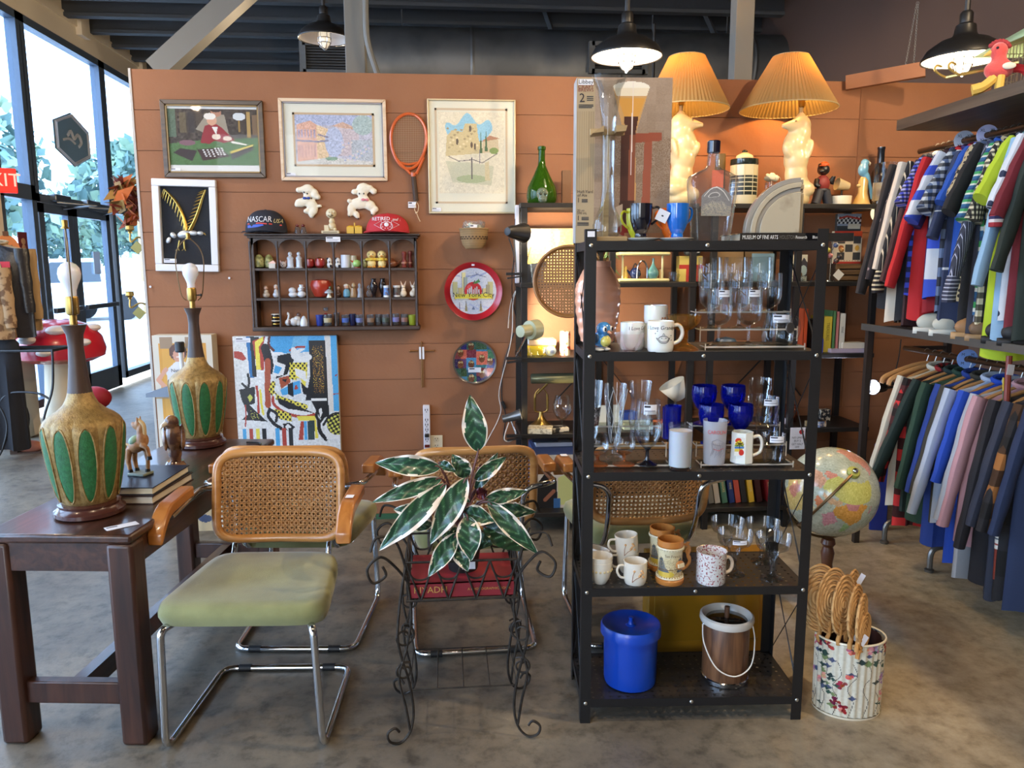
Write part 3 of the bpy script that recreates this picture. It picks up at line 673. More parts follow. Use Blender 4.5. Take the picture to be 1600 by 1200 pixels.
for i,(xa,ya,xb,yb,wpx,dy,cup,kind)in enumerate(LV):
 Yl=PC.y+dy;p,q=PY(xa,ya,Yl),PY(xb,yb,Yl-(.03 if yb>ya else-.01));w=wpx/F*Yl
 ax=q-p;L=ax.length;ax.normalize();view=(EYE-p).normalized();side=ax.cross(view).normalized();nrm=side.cross(ax).normalized()
 rnd=random.Random(i*7+3);edge=rnd.uniform(.2,.34);sk=rnd.choice((-1,1))
 cv=Cv(18,40,(36,70,50));U=(cv.U*2-1);V=cv.V;A=np.abs(U)
 g0,g1=((32,66,50),(48,92,62))if kind!=3 else((26,52,34),(38,72,44))
 st_=(np.sin(V*34+A*9*1.0)>.25)
 cv.a[:]=g0;cv.put(st_,g1);cv.put((np.sin(V*34+A*9)>.95)&(A<.6),(92,130,104));cv.put(A<.05,(150,180,146))
 ragged=.09*np.sin(V*9+i)+.04*np.sin(V*23+2*i)
 if kind in(0,1,2):
  lim=1-edge*(1.0 if kind==0 else 1.7 if kind==1 else 2.4)*.8
  cv.put((U*sk>lim+ragged),(236,222,206));cv.put((-U*sk>.86+ragged*.5),(226,216,196))
 if kind==4:cv.a[:]=(112,34,52);cv.put(A<.08,(150,70,80));cv.put(A>.85,(196,150,150))
 prof=lambda v:max(.02,(sin(PI*min(1,v**.8))**.75)*(1 if v<.5 else 1-.18*(v-.5)*2))
 def fn(u,v,p=p,ax=ax,side=side,nrm=nrm,L=L,w=w,cup=cup,sk=sk):
  x=(u*2-1);h=prof(v)*w*.56
  bow=sin(v*PI)*L*.10
  return p+ax*(L*v)+side*(x*h)+nrm*(abs(x)*h*cup+bow-.004*sin(v*20+x*2)*abs(x))
 o=cv.obj('leaf',fn,None,.32,.25,True);o.data.transform(Matrix.Translation(-PC));o.parent=pl
 b=B();m=CORE.lerp(p,.55)+Vector((0,.0,.03))
 b.tube([v-PC for v in spline([CORE+Vector((rnd.uniform(-.02,.02),rnd.uniform(-.015,.015),-.01)),m,p,p+ax*L*.15],5)],[.0035]*10+[.0024]*6,6);b.obj('leaf_stalk',mat('leaf_stalk',(104,66,62),.5),pl)
RO=PZ(907,1130,0);RE=PZ(1250,1124,0);RW_=(RE-RO).length;RRZ=math.atan2(RE.y-RO.y,RE.x-RO.x);RD=.29
RX=Vector((cos(RRZ),sin(RRZ),0));RY=Vector((-sin(RRZ),cos(RRZ),0))
SZ=[PY(912,y,RO.y).z for y in(377,551,739,920,1093)]
def RK(px,d,lv):
 """point on shelf lv, d metres behind the rack's front, on the sight line's column px"""
 r=ray(px,600);o=RO+RY*d;n=RY
 t=(o.x*n.x+o.y*n.y)/(r.x*n.x+r.y*n.y);return Vector((r.x*t,r.y*t,SZ[lv]))
def wpx(n,P):return n/F*(P.y*cos(YAW)+P.x*sin(YAW))
def perfmat():
 m,nt,out=newmat('perforated_steel')
 b=nt.nodes.new('ShaderNodeBsdfPrincipled');b.inputs['Base Color'].default_value=(*lin((32,32,35)),1);b.inputs['Roughness'].default_value=.42
 c=coords(nt,(36,36,0));fr=nd(nt,'ShaderNodeVectorMath',operation='FRACTION');nt.links.new(c,fr.inputs[0])
 sb=nd(nt,'ShaderNodeVectorMath',operation='SUBTRACT');nt.links.new(fr.outputs[0],sb.inputs[0]);sb.inputs[1].default_value=(.5,.5,0)
 ln=nd(nt,'ShaderNodeVectorMath',operation='LENGTH');nt.links.new(sb.outputs[0],ln.inputs[0])
 lt=nd(nt,'ShaderNodeMath',operation='LESS_THAN');nt.links.new(ln.outputs['Value'],lt.inputs[0]);lt.inputs[1].default_value=.17
 tr=nt.nodes.new('ShaderNodeBsdfTransparent');mx=nt.nodes.new('ShaderNodeMixShader')
 nt.links.new(lt.outputs[0],mx.inputs[0]);nt.links.new(b.outputs[0],mx.inputs[1]);nt.links.new(tr.outputs[0],mx.inputs[2]);nt.links.new(mx.outputs[0],out.inputs[0]);return m
PERF=perfmat();BOLT=mat('nickel_bolt',(190,188,180),.3,.9)
rk=thing('shelf_rack','tall open black steel rack of five perforated shelves loaded with glassware','shelf',RO,RRZ)
TOPZ=PY(913,358,RO.y).z
for x,sx in((0,1),(RW_,-1)):
 for y,sy in((0,1),(RD,-1)):
  top=TOPZ if y==0 else SZ[0]+.035
  b=B();xa,xb=sorted((x,x+sx*.031));b.box(xa,xb,y-.0015,y+.0015,0,top);ya,yb=sorted((y,y+sy*.031));b.box(x-.0015,x+.0015,ya,yb,0,top)
  b.obj('post',STEEL,rk)
for i,z in enumerate(SZ):
 s=B().box(.002,RW_-.002,.002,RD-.002,z-.0015,z).obj('shelf',PERF,rk)
 b=B();b.box(.003,RW_-.003,-.002,.001,z-.026,z+.001).box(.003,RW_-.003,RD-.001,RD+.002,z-.026,z+.001);b.obj('shelf_lip',STEEL,s)
 B().box(0.001,.004,.0,RD,z-.026,z).obj('side_lip',STEEL,s);B().box(RW_-.004,RW_-.001,0,RD,z-.026,z).obj('side_lip',STEEL,s)
 for x in(.015,RW_/2,RW_-.015):
  b=B();b.sph((x,-.003,z-.012),(.006,.003,.006),10,6);b.obj('bolt',BOLT,s)
for x in(.006,RW_-.006):
 for z0,z1 in zip(SZ[1:],SZ):
  b=B()
  for s in(-.012,.012):
   b.tube([(x+s*.2,.02,z0+.01),(x-s*.2,RD-.02,z1-.04)],.0016,5)
  b.tube([(x,RD-.02,z0+.01),(x,.02,z1-.04)],.0016,5);b.obj('cross_brace',STEEL,rk)
B().box(.004,.025,-.0028,-.0018,TOPZ-.022,TOPZ-.006).obj('price_sticker',PAPER,rk)
ACR=glass('acrylic',(232,236,232),refl=.5,edge=.3);ACE=mat('acrylic_edge',(226,214,196),.25,trans=.3)
def riser(label,x0,x1,lv,tiers,d0):
 p,q=RK(x0,d0,lv),RK(x1,d0,lv);w=(q-p).length
 t=thing('display_riser',label,'riser',p,RRZ,'clear stepped risers')
 for k,(h,y)in enumerate(tiers):
  s=B().box(0,w,y,y+.062,h,h+.003).obj('step',ACR,t)
  b=B();b.box(0,w,y-.001,y+.001,h-.001,h+.004);b.obj('step_edge',ACE,s)
  for x in(0,w):b=B();b.box(x-.0015,x+.0015,y-.001,y+.0012,max(0,h-.035)if k else 0,h+.012);b.box(x-.0015,x+.0015,y,y+.06,h,h+.003);b.obj('step_upright',ACE,s)
 return t
riser('clear stepped acrylic riser holding the wine glasses on the second shelf',1100,1254,1,((.008,0),(.055,.062),(.105,.124)),.045)
riser('clear acrylic riser under the black stemmed goblet on the third shelf',920,1051,2,((.008,0),(.055,.062),(.105,.124)),.045)
riser('clear acrylic riser under the palm tree mug on the third shelf',1100,1246,2,((.008,0),(.055,.062),(.105,.124)),.045)
def glassware(name,label,cat,loc,prof,m=GLASS,group=None,n=28,parts=(),rz=0,fn=None):
 t=thing(name,label,cat,loc,rz,group)
 B().lathe(prof,n,cap0=prof[0][0]>.001,fn=fn).obj('glass_body',m,t)
 for nm,pf,mm in parts:B().lathe(pf,n,cap0=pf[0][0]>.001).obj(nm,mm,t)
 return t
def stick(parent,w,h,r,z,a=-90,y=None):
 """price label wrapped on a round body"""
 b=B();a0=R(a);k=w/r
 b.mat(0).grid(lambda u,v:((r+.0008)*cos(a0+(u-.5)*k),(r+.0008)*sin(a0+(u-.5)*k),z+(v-.5)*h),8,2)
 b.mat(1).grid(lambda u,v:((r+.0012)*cos(a0+(u*.45-.45)*k),(r+.0012)*sin(a0+(u*.45-.45)*k),z+(v*.2+.2)*h),5,1)
 b.mat(2).grid(lambda u,v:((r+.0012)*cos(a0+(u*.8-.42)*k),(r+.0012)*sin(a0+(u*.8-.42)*k),z+(v*.12-.2)*h),5,1)
 return b.obj('price_label',[PAPER,INK,mat('grey_print',(150,152,165),.7)],parent)
def ubox(cv):return cv
P0=RK(897,.15,0);P1=RK(1038,.15,0);bw=(P1-P0).length;bh=(PY(900,121,P0.y).z-SZ[0])
bx=thing('glass_set_box','tall printed half yard glass box standing behind the tall flared glass','box',P0,RRZ)
b=B();b.box(0,bw,0,.085,0,bh);b.obj('carton',mat('carton_side',(150,146,142),.5,var=(8,(186,176,168),.4,.6)),bx)
cv=Cv(130,230,(136,116,98));cv.noise(5,12).noise(3,1)
cv.a+=((1-cv.V)*22)[...,None];cv.dots((cv.V>.35)&(cv.V<.72)&(cv.U>.3),(128,104,84),.35)
cv.rect(0,0,.19,1,(168,150,120))
for k in range(8):cv.rect(.005+k*.024,.2,.015+k*.024,.68,(150,132,104))
cv.poly([(.72,.38),(.8,.38),(.79,.8),(.7,.8)],(150,82,62));cv.poly([(.47,.335),(.9,.325),(.9,.375),(.48,.395)],(146,76,56))
cv.poly([(.38,.06),(.76,.06),(.62,.34),(.64,.74),(.5,.74),(.5,.34)],(196,152,96));cv.ell(.57,.055,.19,.032,(232,226,212));cv.poly([(.38,.06),(.76,.06),(.73,.11),(.42,.11)],(226,214,190))
cv.poly([(.43,.12),(.72,.12),(.65,.23),(.5,.23)],(206,150,70));cv.poly([(.5,.23),(.65,.23),(.62,.34),(.62,.74),(.47,.74),(.47,.34),(.51,.34)],(72,38,30));cv.poly([(.56,.34),(.62,.34),(.62,.74),(.55,.74)],(132,74,54))
cv.poly([(.47,.74),(.62,.74),(.68,.9),(.4,.9)],(60,34,28));cv.poly([(.42,.78),(.5,.76),(.5,.9),(.4,.9)],(176,158,142));cv.ell(.55,.92,.1,.04,(120,34,34));cv.line([(.59,.03),(.58,.58)],.012,(226,214,206));cv.rect(.52,.94,1,1,(150,110,84))
f_=cv.obj('printed_front',flat(0.0,bw,bh,0,-.0008),bx,.3,.3)
b=B();b.mat(1).box(.004,.05,-.0016,-.0009,bh*.955,bh*.99)
L=lambda x,z:(x,-.0022,z)
b.mat(0).text('Libbey',.017,(.027,bh*.973),L)
b.mat(2).text('CRAFT',.0145,(.027,bh*.943),L,sx=1.1).text('BREWS',.0135,(.027,bh*.925),L,sx=1.1)
b.mat(0).text('2',.036,(.016,bh*.877),L)
for zz,x1_ in((.888,.05),(.877,.05),(.866,.05)):b.box(.03,x1_,-.002,-.0012,bh*zz-.001,bh*zz+.001)
for zz,x1_ in((.838,.05),(.83,.05),(.822,.046)):b.box(.006,x1_,-.002,-.0012,bh*zz-.001,bh*zz+.001)
b.text('Half-Yard',.0125,(.004,bh*.315),L,'LEFT').text('of Ale',.0125,(.004,bh*.293),L,'LEFT').text('1',.02,(.008,bh*.262),L)
for zz in(.268,.26,.253):b.box(.018,.036,-.002,-.0012,bh*zz-.001,bh*zz+.001)
b.text('20 oz',.01,(.004,bh*.2),L,'LEFT').text('590 mL',.01,(.004,bh*.183),L,'LEFT').text('1',.02,(.008,bh*.152),L)
for zz in(.158,.15,.143,.125,.118,.11):b.box(.018 if zz>.14 else .005,.04,-.002,-.0012,bh*zz-.001,bh*zz+.001)
b.obj('box_lettering',[INK,PAPER,mat('dark_red_ink',(120,40,40),.6)],bx)
PINE=mat('pale_stand_wood',(160,136,96),.5,pat=woodpat((146,122,84),(176,150,108),5,0))
g=RK(945,.07,0);hh=PY(945,119,g.y).z-SZ[0];zb_=PY(945,205,g.y).z-SZ[0]
sd=thing('glass_stand','pale wooden stand gripping the neck of the tall flared glass','stand',g,RRZ)
B().box(-.05,.052,-.05,.045,0,.014).obj('base',PINE,sd,bev=.002)
B().box(-.008,.008,.03,.045,.014,zb_+.008).obj('post',PINE,sd)
b=B();b.prism([(-.05,zb_-.01),(-.018,zb_+.012),(-.018,zb_-.006)],-.03,.045).prism([(.05,zb_+.012),(.018,zb_+.012),(.018,zb_-.006),(.045,zb_-.004)],-.03,.045);b.box(-.05,.05,.026,.045,zb_-.006,zb_+.012);b.obj('neck_bracket',PINE,sd)
glassware('yard_glass','tall flared clear half yard glass with a round bulb foot','glass',g+Vector((0,0,.0145)),[(.0,0),(.03,.0),(.043,.015),(.043,.035),(.034,.06),(.022,.09),(.018,.14),(.0185,.24),(.019,zb_-.03),(.023,zb_+.02),(.034,zb_+.1),(.046,hh-.03),(.05,hh-.016),(.0505,hh-.0145)],GLASS,None,36)
MP=[(.0,0),(.017,.001),(.018,.006),(.0165,.012),(.024,.026),(.0315,.048),(.033,.07),(.0325,.098),(.0305,.098),(.031,.07),(.029,.048),(.02,.026),(.0,.022)]
def mug(label,loc,m,handle=True,rz=0,s=1.):
 t=thing('footed_mug',label,'mug',loc,rz,'glossy footed mugs',s=s)
 B().lathe(MP,32).obj('cup',m,t)
 b=B();b.tube(spline([(.031,0,.085),(.048,0,.088),(.056,0,.075),(.05,0,.055),(.029,0,.038)],5),.0035,8);b.obj('handle',m,t);return t
gl=lambda n,c:mat(n,c,.1,coat=.6)
for px,d,lv in((998,.05,0),(1049,.05,0)):
 p=RK(px,d,0);B_=B();B_.lathe([(.0,.002),(.03,.0),(.05,.007),(.053,.0095),(.05,.0105),(.03,.005),(.0,.005)],36)
 o=B_.obj('saucer',WHITE,None,p);tag(o,'white saucer under the %s mugs'%('black and lime' if px==998 else 'blue and orange'),'saucer','white saucers on the top shelf')
p=RK(990,.085,0);mug('lime yellow footed mug peeping out behind the black mug',p+Vector((0,0,0)),gl('lime_glaze',(176,178,46)),rz=R(200))
p=RK(996,.045,0);m1=mug('glossy black footed mug with a white hang tag',p+Vector((0,0,.011)),gl('black_glaze',(14,16,28)),rz=R(-8))
p=RK(1041,.085,0);mug('orange footed mug half hidden behind the blue mug',p,gl('orange_glaze',(216,104,32)),rz=R(200))
p=RK(1051,.045,0);mug('bright blue footed mug beside the square shouldered bottle',p+Vector((0,0,.011)),gl('blue_glaze',(22,100,196)),rz=R(25))
b=B();b.at((.06,-.015,.062),(R(10),R(25),0)).mat(0).box(-.017,.017,-.0005,.0005,-.017,.017).mat(1).box(-.003,.003,-.0009,-.0004,-.002,.002)
b.at().tube([(.05,-.005,.088),(.06,-.015,.078)],.0006,4);b.obj('hang_tag',[PAPER,INK],m1)
g=RK(1102,.1,0);bt=thing('liquor_bottle','empty clear square shouldered bottle with black cap and grey crest','bottle',g,R(4))
def sq(a,e=.35):c,s=cos(a),sin(a);return(abs(c)**e)*(1 if c>0 else-1),(abs(s)**e)*(1 if s>0 else-1)
rs=[]
for(z,w,d,e)in((0,.052,.026,.4),(.004,.055,.028,.33),(.09,.064,.03,.3),(.165,.073,.032,.3),(.18,.074,.032,.33),(.193,.069,.031,.4),(.204,.05,.027,.55),(.213,.028,.021,.8),(.222,.0185,.0175,1),(.262,.0165,.0165,1)):
 rs.append([(w*sq(2*PI*j/40,e)[0],d*sq(2*PI*j/40,e)[1],z)for j in range(40)])
B().rings(rs).obj('glass_body',glass('bottle_glass',(236,238,240),1.,.6,.02,.04,.95),bt)
B().lathe([(.017,.26),(.0195,.261),(.0195,.293),(.0175,.295),(.0,.295)],28).obj('cap',gl('black_cap',(20,20,40)),bt)
cv=Cv(70,70,(120,122,126));cv.noise(8,3);cv.rect(0,0,1,1,(124,126,130));cv.noise(5,2)
cv.ell(.42,.27,.2,.09,(196,198,200));cv.ell(.42,.28,.17,.07,(116,118,122));cv.line([(.1,.14),(.3,.04),(.5,.02),(.75,.12),(.92,.3)],.03,(220,222,224))
for k in range(14):cv.line([(.12+.05*k,.5+.03*sin(k)),(.18+.05*k,.7+.1*sin(k*2.1))],.02,(168,166,158))
cv.dots(cv.V>.55,(176,170,150),.3)
def fcr(u,v):x=(u*2-1)*.047;z=.075+(1-v)*.085-(abs(u*2-1)**2)*.028*(1-v);return(x,-.0335,z)
cv.obj('crest_label',fcr,bt,.5)
pa,pb=RK(1147,.045,0),RK(1319,.045,0);w=(pb-pa).length
bk=thing('art_book','long black museum art book lying flat on the top shelf','book',pa+Vector((0,0,.0)),RRZ)
B().box(.003,w-.004,.003,.2,.003,.021).obj('pages',mat('pages_214180',(214,204,180),.8),bk)
b=B();b.box(0,w,0,.205,0,.003).box(0,w,0,.205,.021,.024).box(0,w,-.001,.003,0,.024);b.obj('cover',gl('black_cover',(22,22,24)),bk)
b=B();b.mat(0).text('MUSEUM OF FINE ARTS',.0165,(.006,.0115),lambda x,z:(x,-.0016,z),'LEFT',sx=.62)
b.mat(1).text('HOUSTON',.0165,(.116,.0115),lambda x,z:(x,-.0016,z),'LEFT',sx=.6);b.mat(0).text('Research',.013,(.165,.0115),lambda x,z:(x,-.0016,z),'LEFT',sx=.7).text('Bluebonnet',.0125,(.215,.0115),lambda x,z:(x,-.0016,z),'LEFT',sx=.7)
b.obj('spine_lettering',[mat('white_ink',(230,230,225),.6),mat('grey_ink',(96,92,84),.6)],bk)
MARB=mat('beige_marble',(178,168,146),.3,var=(9,(150,138,118),.5,.6),coat=.3)
for i,(px,d,lab)in enumerate(((1236,.06,'stepped quarter round marble bookend at the front of the black art book'),(1240,.11,'second quarter round marble bookend tucked behind the front one'))):
 g=RK(px-2,d,0)+Vector((0,0,.0245));t=thing('bookend',lab,'bookend',g,RRZ,'marble bookends');r=.16
 for(r0,r1,y0,y1,m,nm)in((0,r*.74,-.012,.028,MARB,'slab'),(r*.74,r*.82,-.007,.024,mat('polished_rim',(150,146,138),.12,coat=.5),'outer_step'),(r*.82,r*.91,-.012,.028,MARB,'outer_step'),(r*.91,r,-.005,.02,mat('polished_rim',(150,146,138),.12,coat=.5),'outer_step')):
  poly=([(0,0)]if r0==0 else arc(0,0,r0,PI/2,PI,18)[::-1])+arc(0,0,r1,PI/2,PI,18)
  poly=poly if r0 else[(0,0)]+arc(0,0,r1,PI/2,PI,18)
  B().prism(poly,y0,y1).obj(nm,m,t,bev=.0015)
MILK=mat('milk_glass',(232,232,226),.12,coat=.5,sss=.15)
t=thing('bird_figurine','chubby blue and yellow ceramic bluebird at the left end of the second shelf','figurine',RK(938,.04,1),R(-150))
BB=mat('bird_blue',(70,140,206),.2,coat=.4)
b=B();b.sph((0,0,.036),(.024,.03,.024)).sph((.0,.012,.068),(.023,.023,.021)).sph((0,-.03,.04),(.008,.016,.006),rot=(R(-30),0,0));b.obj('body',BB,t,remesh=.003)
b=B();b.sph((0,.02,.032),(.018,.016,.018));b.obj('breast',mat('bird_yellow',(214,206,110),.25,coat=.4),t)
for s in(-1,1):
 b=B();b.sph((s*.022,-.004,.038),(.006,.02,.014),rot=(R(20),0,0));b.obj('wing',mat('bird_wing',(64,92,130),.3),t)
 b=B();b.mat(0).sph((s*.012,.03,.068),(.007,.005,.009)).mat(1).sph((s*.013,.034,.068),(.0035,.003,.006));b.obj('eye',[WHITE,INK],t)
b=B();b.tube([(0,.033,.06),(0,.045,.056)],[.005,.001],8);b.obj('beak',mat('bird_beak',(220,150,110),.3),t)
b=B();b.sph((-.012,.004,.006),(.016,.02,.006)).sph((.012,.004,.006),(.016,.02,.006));b.obj('feet',WHITE,t)
glassware('glass_bowl','small pink tinted cut glass bowl beside the bluebird','bowl',RK(982,.035,1),[(.0,.001),(.022,0),(.024,.004),(.036,.025),(.044,.05),(.046,.054)],glass('pink_glass',(252,240,238),.9,.6),None,40,fn=lambda a,z:1+.03*sin(a*10)*(z/.05))
def tubemug(label,loc,r,h,rz=0,m=MILK,group='white milk glass mugs',text=None,face=True,hs=1.):
 t=thing('milk_glass_mug',label,'mug',loc,rz,group)
 B().lathe([(.0,.002),(r*.9,0),(r*.96,.004),(r,.014),(r,h),(r-.003,h+.001),(r-.004,h-.002),(r-.005,.01),(0,.008)],40).obj('cup',m,t)
 b=B();b.tube(spline([(r-.002,0,h*.85),(r+.016*hs,0,h*.86),(r+.026*hs,0,h*.62),(r+.018*hs,0,h*.36),(r-.002,0,h*.24)],6),[.0058]*25,10);b.obj('handle',m,t)
 if text:
  W_=lambda x,z:((r+.0006)*sin(x/r),-(r+.0006)*cos(x/r),z);b=B()
  b.text(text,h*.18,(-.004,h*.8),W_,sx=.95,shear=.1)
  if face:
   b.tube([W_(.016*cos(q)+.001,h*.42+.011*sin(q))for q in[2*PI*i/22 for i in range(22)]],.0009,4,loop=True)
   b.tube([W_(.013*cos(q)+.001,h*.42+.007*sin(q))for q in[PI+PI*i/10 for i in range(11)]],.0008,4)
   for x in(-.005,.007):b.sph(W_(x,h*.47),.0014,6,4)
   for s in(-1,1):b.tube([W_(s*.016,h*.46),W_(s*.021,h*.48),W_(s*.017,h*.4)],.0008,4)
   for x,z in((-.024,.62),(-.018,.7),(.025,.55),(.026,.4)):b.sph(W_(x,h*z),.0015,6,4)
   b.tube([W_(-.003,h*.57),W_(0,h*.63),W_(.004,h*.57)],.0007,4)
  b.obj('printed_lettering',INK,t)
 return t
tubemug('white mug printed I Love Gran standing behind the pink bowl',RK(986,.09,1),.036,.082,R(30),text='I Love Gran',face=False)
q=RK(1022,.125,1);tubemug('lower mug of the white stacked pair behind the smiling mug',q,.038,.075,R(20));o=tubemug('upper mug of the white stacked pair behind the smiling mug',q+Vector((0,0,.0765)),.0365,.055,R(60))
b=B()
for k in range(7):a=-PI/2-.5+.09*k;b.sph((.0385*cos(a-.35),.0385*sin(a-.35),.012+.006*sin(k*2.)),.003,6,4)
b.obj('flower_print',mat('brown_print',(150,96,60),.5),o)
tubemug('white mug printed I Love Grandpa with a smiling face at the shelf front',RK(1030,.028,1),.0395,.09,R(-3),text='I Love Grandpa')
AMB=glass('amber_glass',(244,196,110),.9,.5,body=.06)
glassware('compote_dish','amber pressed glass footed compote beside the smiling mug','dish',RK(1066,.06,1),[(.0,.002),(.046,0),(.044,.005),(.03,.014),(.014,.022),(.01,.03),(.013,.036),(.011,.05),(.013,.058),(.03,.066),(.043,.082),(.05,.102),(.051,.106)],AMB,None,40,fn=lambda a,z:1+(.035*abs(sin(a*8))if z>.06 else .02*sin(a*8)))
def wine(label,px,d,lift,lab=False):
 p=RK(px,d,1)+Vector((0,0,lift))
 t=glassware('wine_glass',label,'glass',p,[(.0,.002),(.034,0),(.034,.002),(.012,.006),(.0045,.012),(.0038,.05),(.006,.06),(.02,.066),(.033,.078),(.0385,.1),(.0385,.13),(.0365,.168),(.036,.17)],GLASS,'stemmed wine glasses on the clear riser',32)
 if lab:stick(t,.034,.02,.0372,.158,-90)
wine('front left wine glass with a white price label on the riser',1120,.075,.012,True);wine('front right wine glass with a white price label on the riser',1166,.075,.012,True)
wine('leftmost wine glass on the middle step of the riser',1107,.138,.059);wine('middle wine glass on the middle step of the riser',1150,.138,.059);wine('rightmost wine glass on the middle step of the riser',1195,.138,.059)
for px,w in((1103,'leftmost'),(1142,'middle'),(1180,'rightmost')):wine(w+' wine glass on the top step of the riser',px,.2,.109)
g=RK(1211,.08,1)+Vector((0,0,.012));t=glassware('tankard','squat clear glass tankard with a round pewter badge on the riser','mug',g,[(.0,.004),(.04,0),(.045,.006),(.048,.03),(.044,.06),(.038,.098),(.0375,.1)],GLASS,None,32)
b=B();b.tube(spline([(.038,0,.085),(.06,0,.08),(.068,0,.05),(.06,0,.02),(.044,0,.015)],6),.005,8);b.obj('handle',GLASS,t)
b=B();b.at((.018,-.045,.055),(R(90),0,R(20))).lathe([(.0,-.002),(.016,-.002),(.017,0),(.016,.002),(.0,.002)],20);b.obj('badge',mat('pewter',(110,106,100),.4,.6),t);stick(t,.05,.024,.0405,.082,-100)
def C3(px,d,lift=0):return RK(px,d,2)+Vector((0,0,lift))
t=glassware('pilsner_glass','tall decorated pilsner glass half hidden by the left front post','glass',C3(926,.14,.059),[(.0,.003),(.03,0),(.03,.004),(.012,.01),(.012,.016),(.018,.03),(.028,.12),(.034,.2)],GLASS,'tall pilsner glasses')
cv=Cv(60,50,(150,140,130));cv.noise(50,5);cv.dots(cv.V>.5,(150,50,40),.15);cv.dots(cv.V<.6,(60,60,66),.3)
cv.obj('decal',lambda u,v:((.0215+.007*(1-v))*cos(-2.2+u*1.6),(.0215+.007*(1-v))*sin(-2.2+u*1.6),.12-.06*v),t);stick(t,.034,.024,.035,.17,-110)
t=glassware('pilsner_glass','tall clear pilsner glass with swirling cut lines on the left riser','glass',C3(962,.1,.02),[(.0,.003),(.028,0),(.028,.004),(.01,.012),(.012,.02),(.008,.03),(.014,.045),(.02,.09),(.028,.16),(.036,.235)],GLASS,'tall pilsner glasses')
b=B()
for k in range(7):b.tube([((.0145+.0225*q)*cos(k*.9+q*1.6),(.0145+.0225*q)*sin(k*.9+q*1.6),.05+.17*q)for q in[i/12 for i in range(13)]],.0011,4)
b.obj('cut_swirl',mat('etched_line',(200,205,210),.3),t)
glassware('beer_boot_glass','tall waisted clear glass standing behind the black stemmed goblet','glass',C3(1001,.16,.059),[(.0,.003),(.03,0),(.033,.01),(.03,.04),(.034,.06),(.037,.08),(.032,.11),(.03,.13),(.034,.17),(.037,.195)],GLASS,None,32)
t=glassware('goblet','large clear goblet with a black stem and foot','glass',C3(1014,.05,.012),[(.012,.052),(.026,.066),(.038,.09),(.042,.118),(.039,.16),(.035,.2),(.0345,.202)],GLASS,None,36,(('stem',[(.0,.0),(.032,0),(.032,.003),(.02,.008),(.008,.014),(.0055,.022),(.0055,.044),(.012,.0525),(.0,.053)],gl('black_glass_stem',(18,18,24))),))
stick(t,.04,.03,.037,.178,-95)
PCH=glass('peach_glass',(246,190,140),.9,.6,body=.08)
for px,lab in((935,'short brandy snifter with a peach foot by the left post'),(977,'short brandy snifter with a peach foot next to the black stemmed goblet')):
 glassware('snifter_glass',lab,'glass',C3(px,.05,.012),[(.006,.03),(.02,.036),(.033,.05),(.036,.07),(.03,.094),(.028,.098)],GLASS,'peach footed snifters',32,(('foot',[(.0,0),(.034,0),(.03,.004),(.012,.01),(.006,.016),(.005,.024),(.008,.03),(.024,.038),(.0,.034)],PCH),))
COB=glass('cobalt_glass',(28,40,190),.8,.5,body=.25)
glassware('blue_tumbler','cobalt blue tumbler behind the frosted tall glass, the rear of two','glass',C3(1049,.2,.059),[(.0,.003),(.024,0),(.026,.1),(.0265,.104)],COB,'cobalt tumblers')
glassware('blue_tumbler','cobalt blue tumbler behind the frosted tall glass, the front of two','glass',C3(1053,.14,.075),[(.0,.003),(.024,0),(.026,.1),(.0265,.104)],COB,'cobalt tumblers')
GOB=[(.0,.002),(.032,0),(.03,.004),(.01,.01),(.007,.02),(.007,.03),(.012,.042),(.026,.056),(.037,.078),(.04,.1),(.038,.124),(.0372,.126)]
for px,d,l,lab in((1101,.19,.109,'cobalt blue goblet at the rear left of the four'),(1146,.19,.109,'cobalt blue goblet at the rear right of the four'),(1113,.125,.059,'cobalt blue goblet at the front left, behind the red lettered glass'),(1159,.125,.059,'cobalt blue goblet at the front right, over the palm tree mug')):
 glassware('blue_goblet',lab,'glass',C3(px,d,l),GOB,COB,'cobalt goblets',32,fn=lambda a,z:1+(.012*sin(a*16)if z>.05 else 0))
t=glassware('tall_glass','tall milky white frosted cooler glass at the shelf front','glass',C3(1066,.035),[(.0,.012),(.031,.0),(.036,.004),(.037,.135),(.0372,.142)],GLASS,None,36,(('white_coating',[(.0,.013),(.0335,.012),(.0345,.122),(.0,.1215)],mat('frost_white',(214,218,226),.3,sss=.3)),))
t=glassware('tall_glass','tall frosted souvenir glass with red Carolina lettering','glass',C3(1120,.06,.012),[(.0,.004),(.031,0),(.0325,.008),(.0365,.135),(.0368,.136)],glass('frosted_glass',(214,214,220),.7,.4,.25,body=.55),None,36)
W_=lambda x,z:((.0365+.0007)*sin(x/.0365),-(.0365+.0007)*cos(x/.0365),z)
b=B();b.mat(0).text('CAROLINA',.0165,(-.002,.103),W_,sx=.8);b.mat(1)
for k in range(9):x=-.024+.006*k;b.tube([W_(x,.03+.006*sin(k*2.3)),W_(x+.006,.05+.01*sin(k*1.7)),W_(x+.002,.07)],.0006,4)
b.tube([W_(-.02,.075),W_(-.005,.082),W_(.016,.072),W_(.006,.062),W_(-.018,.066),W_(-.02,.075)],.0008,4);b.mat(0).tube([W_(-.016,.052),W_(0,.047),W_(.018,.054)],.0008,4)
b.obj('printed_lettering',[mat('pink_red_ink',(206,70,74),.5),mat('grey_sketch',(130,130,140),.6)],t)
t=thing('palm_mug','white eight sided mug with a sunset palm tree on the third shelf','mug',C3(1164,.06,.012),R(-6))
B().lathe([(.0,.002),(.032,0),(.036,.004),(.034,.05),(.034,.098),(.031,.099),(.031,.095),(.03,.012),(0,.01)],8).obj('cup',MILK,t)
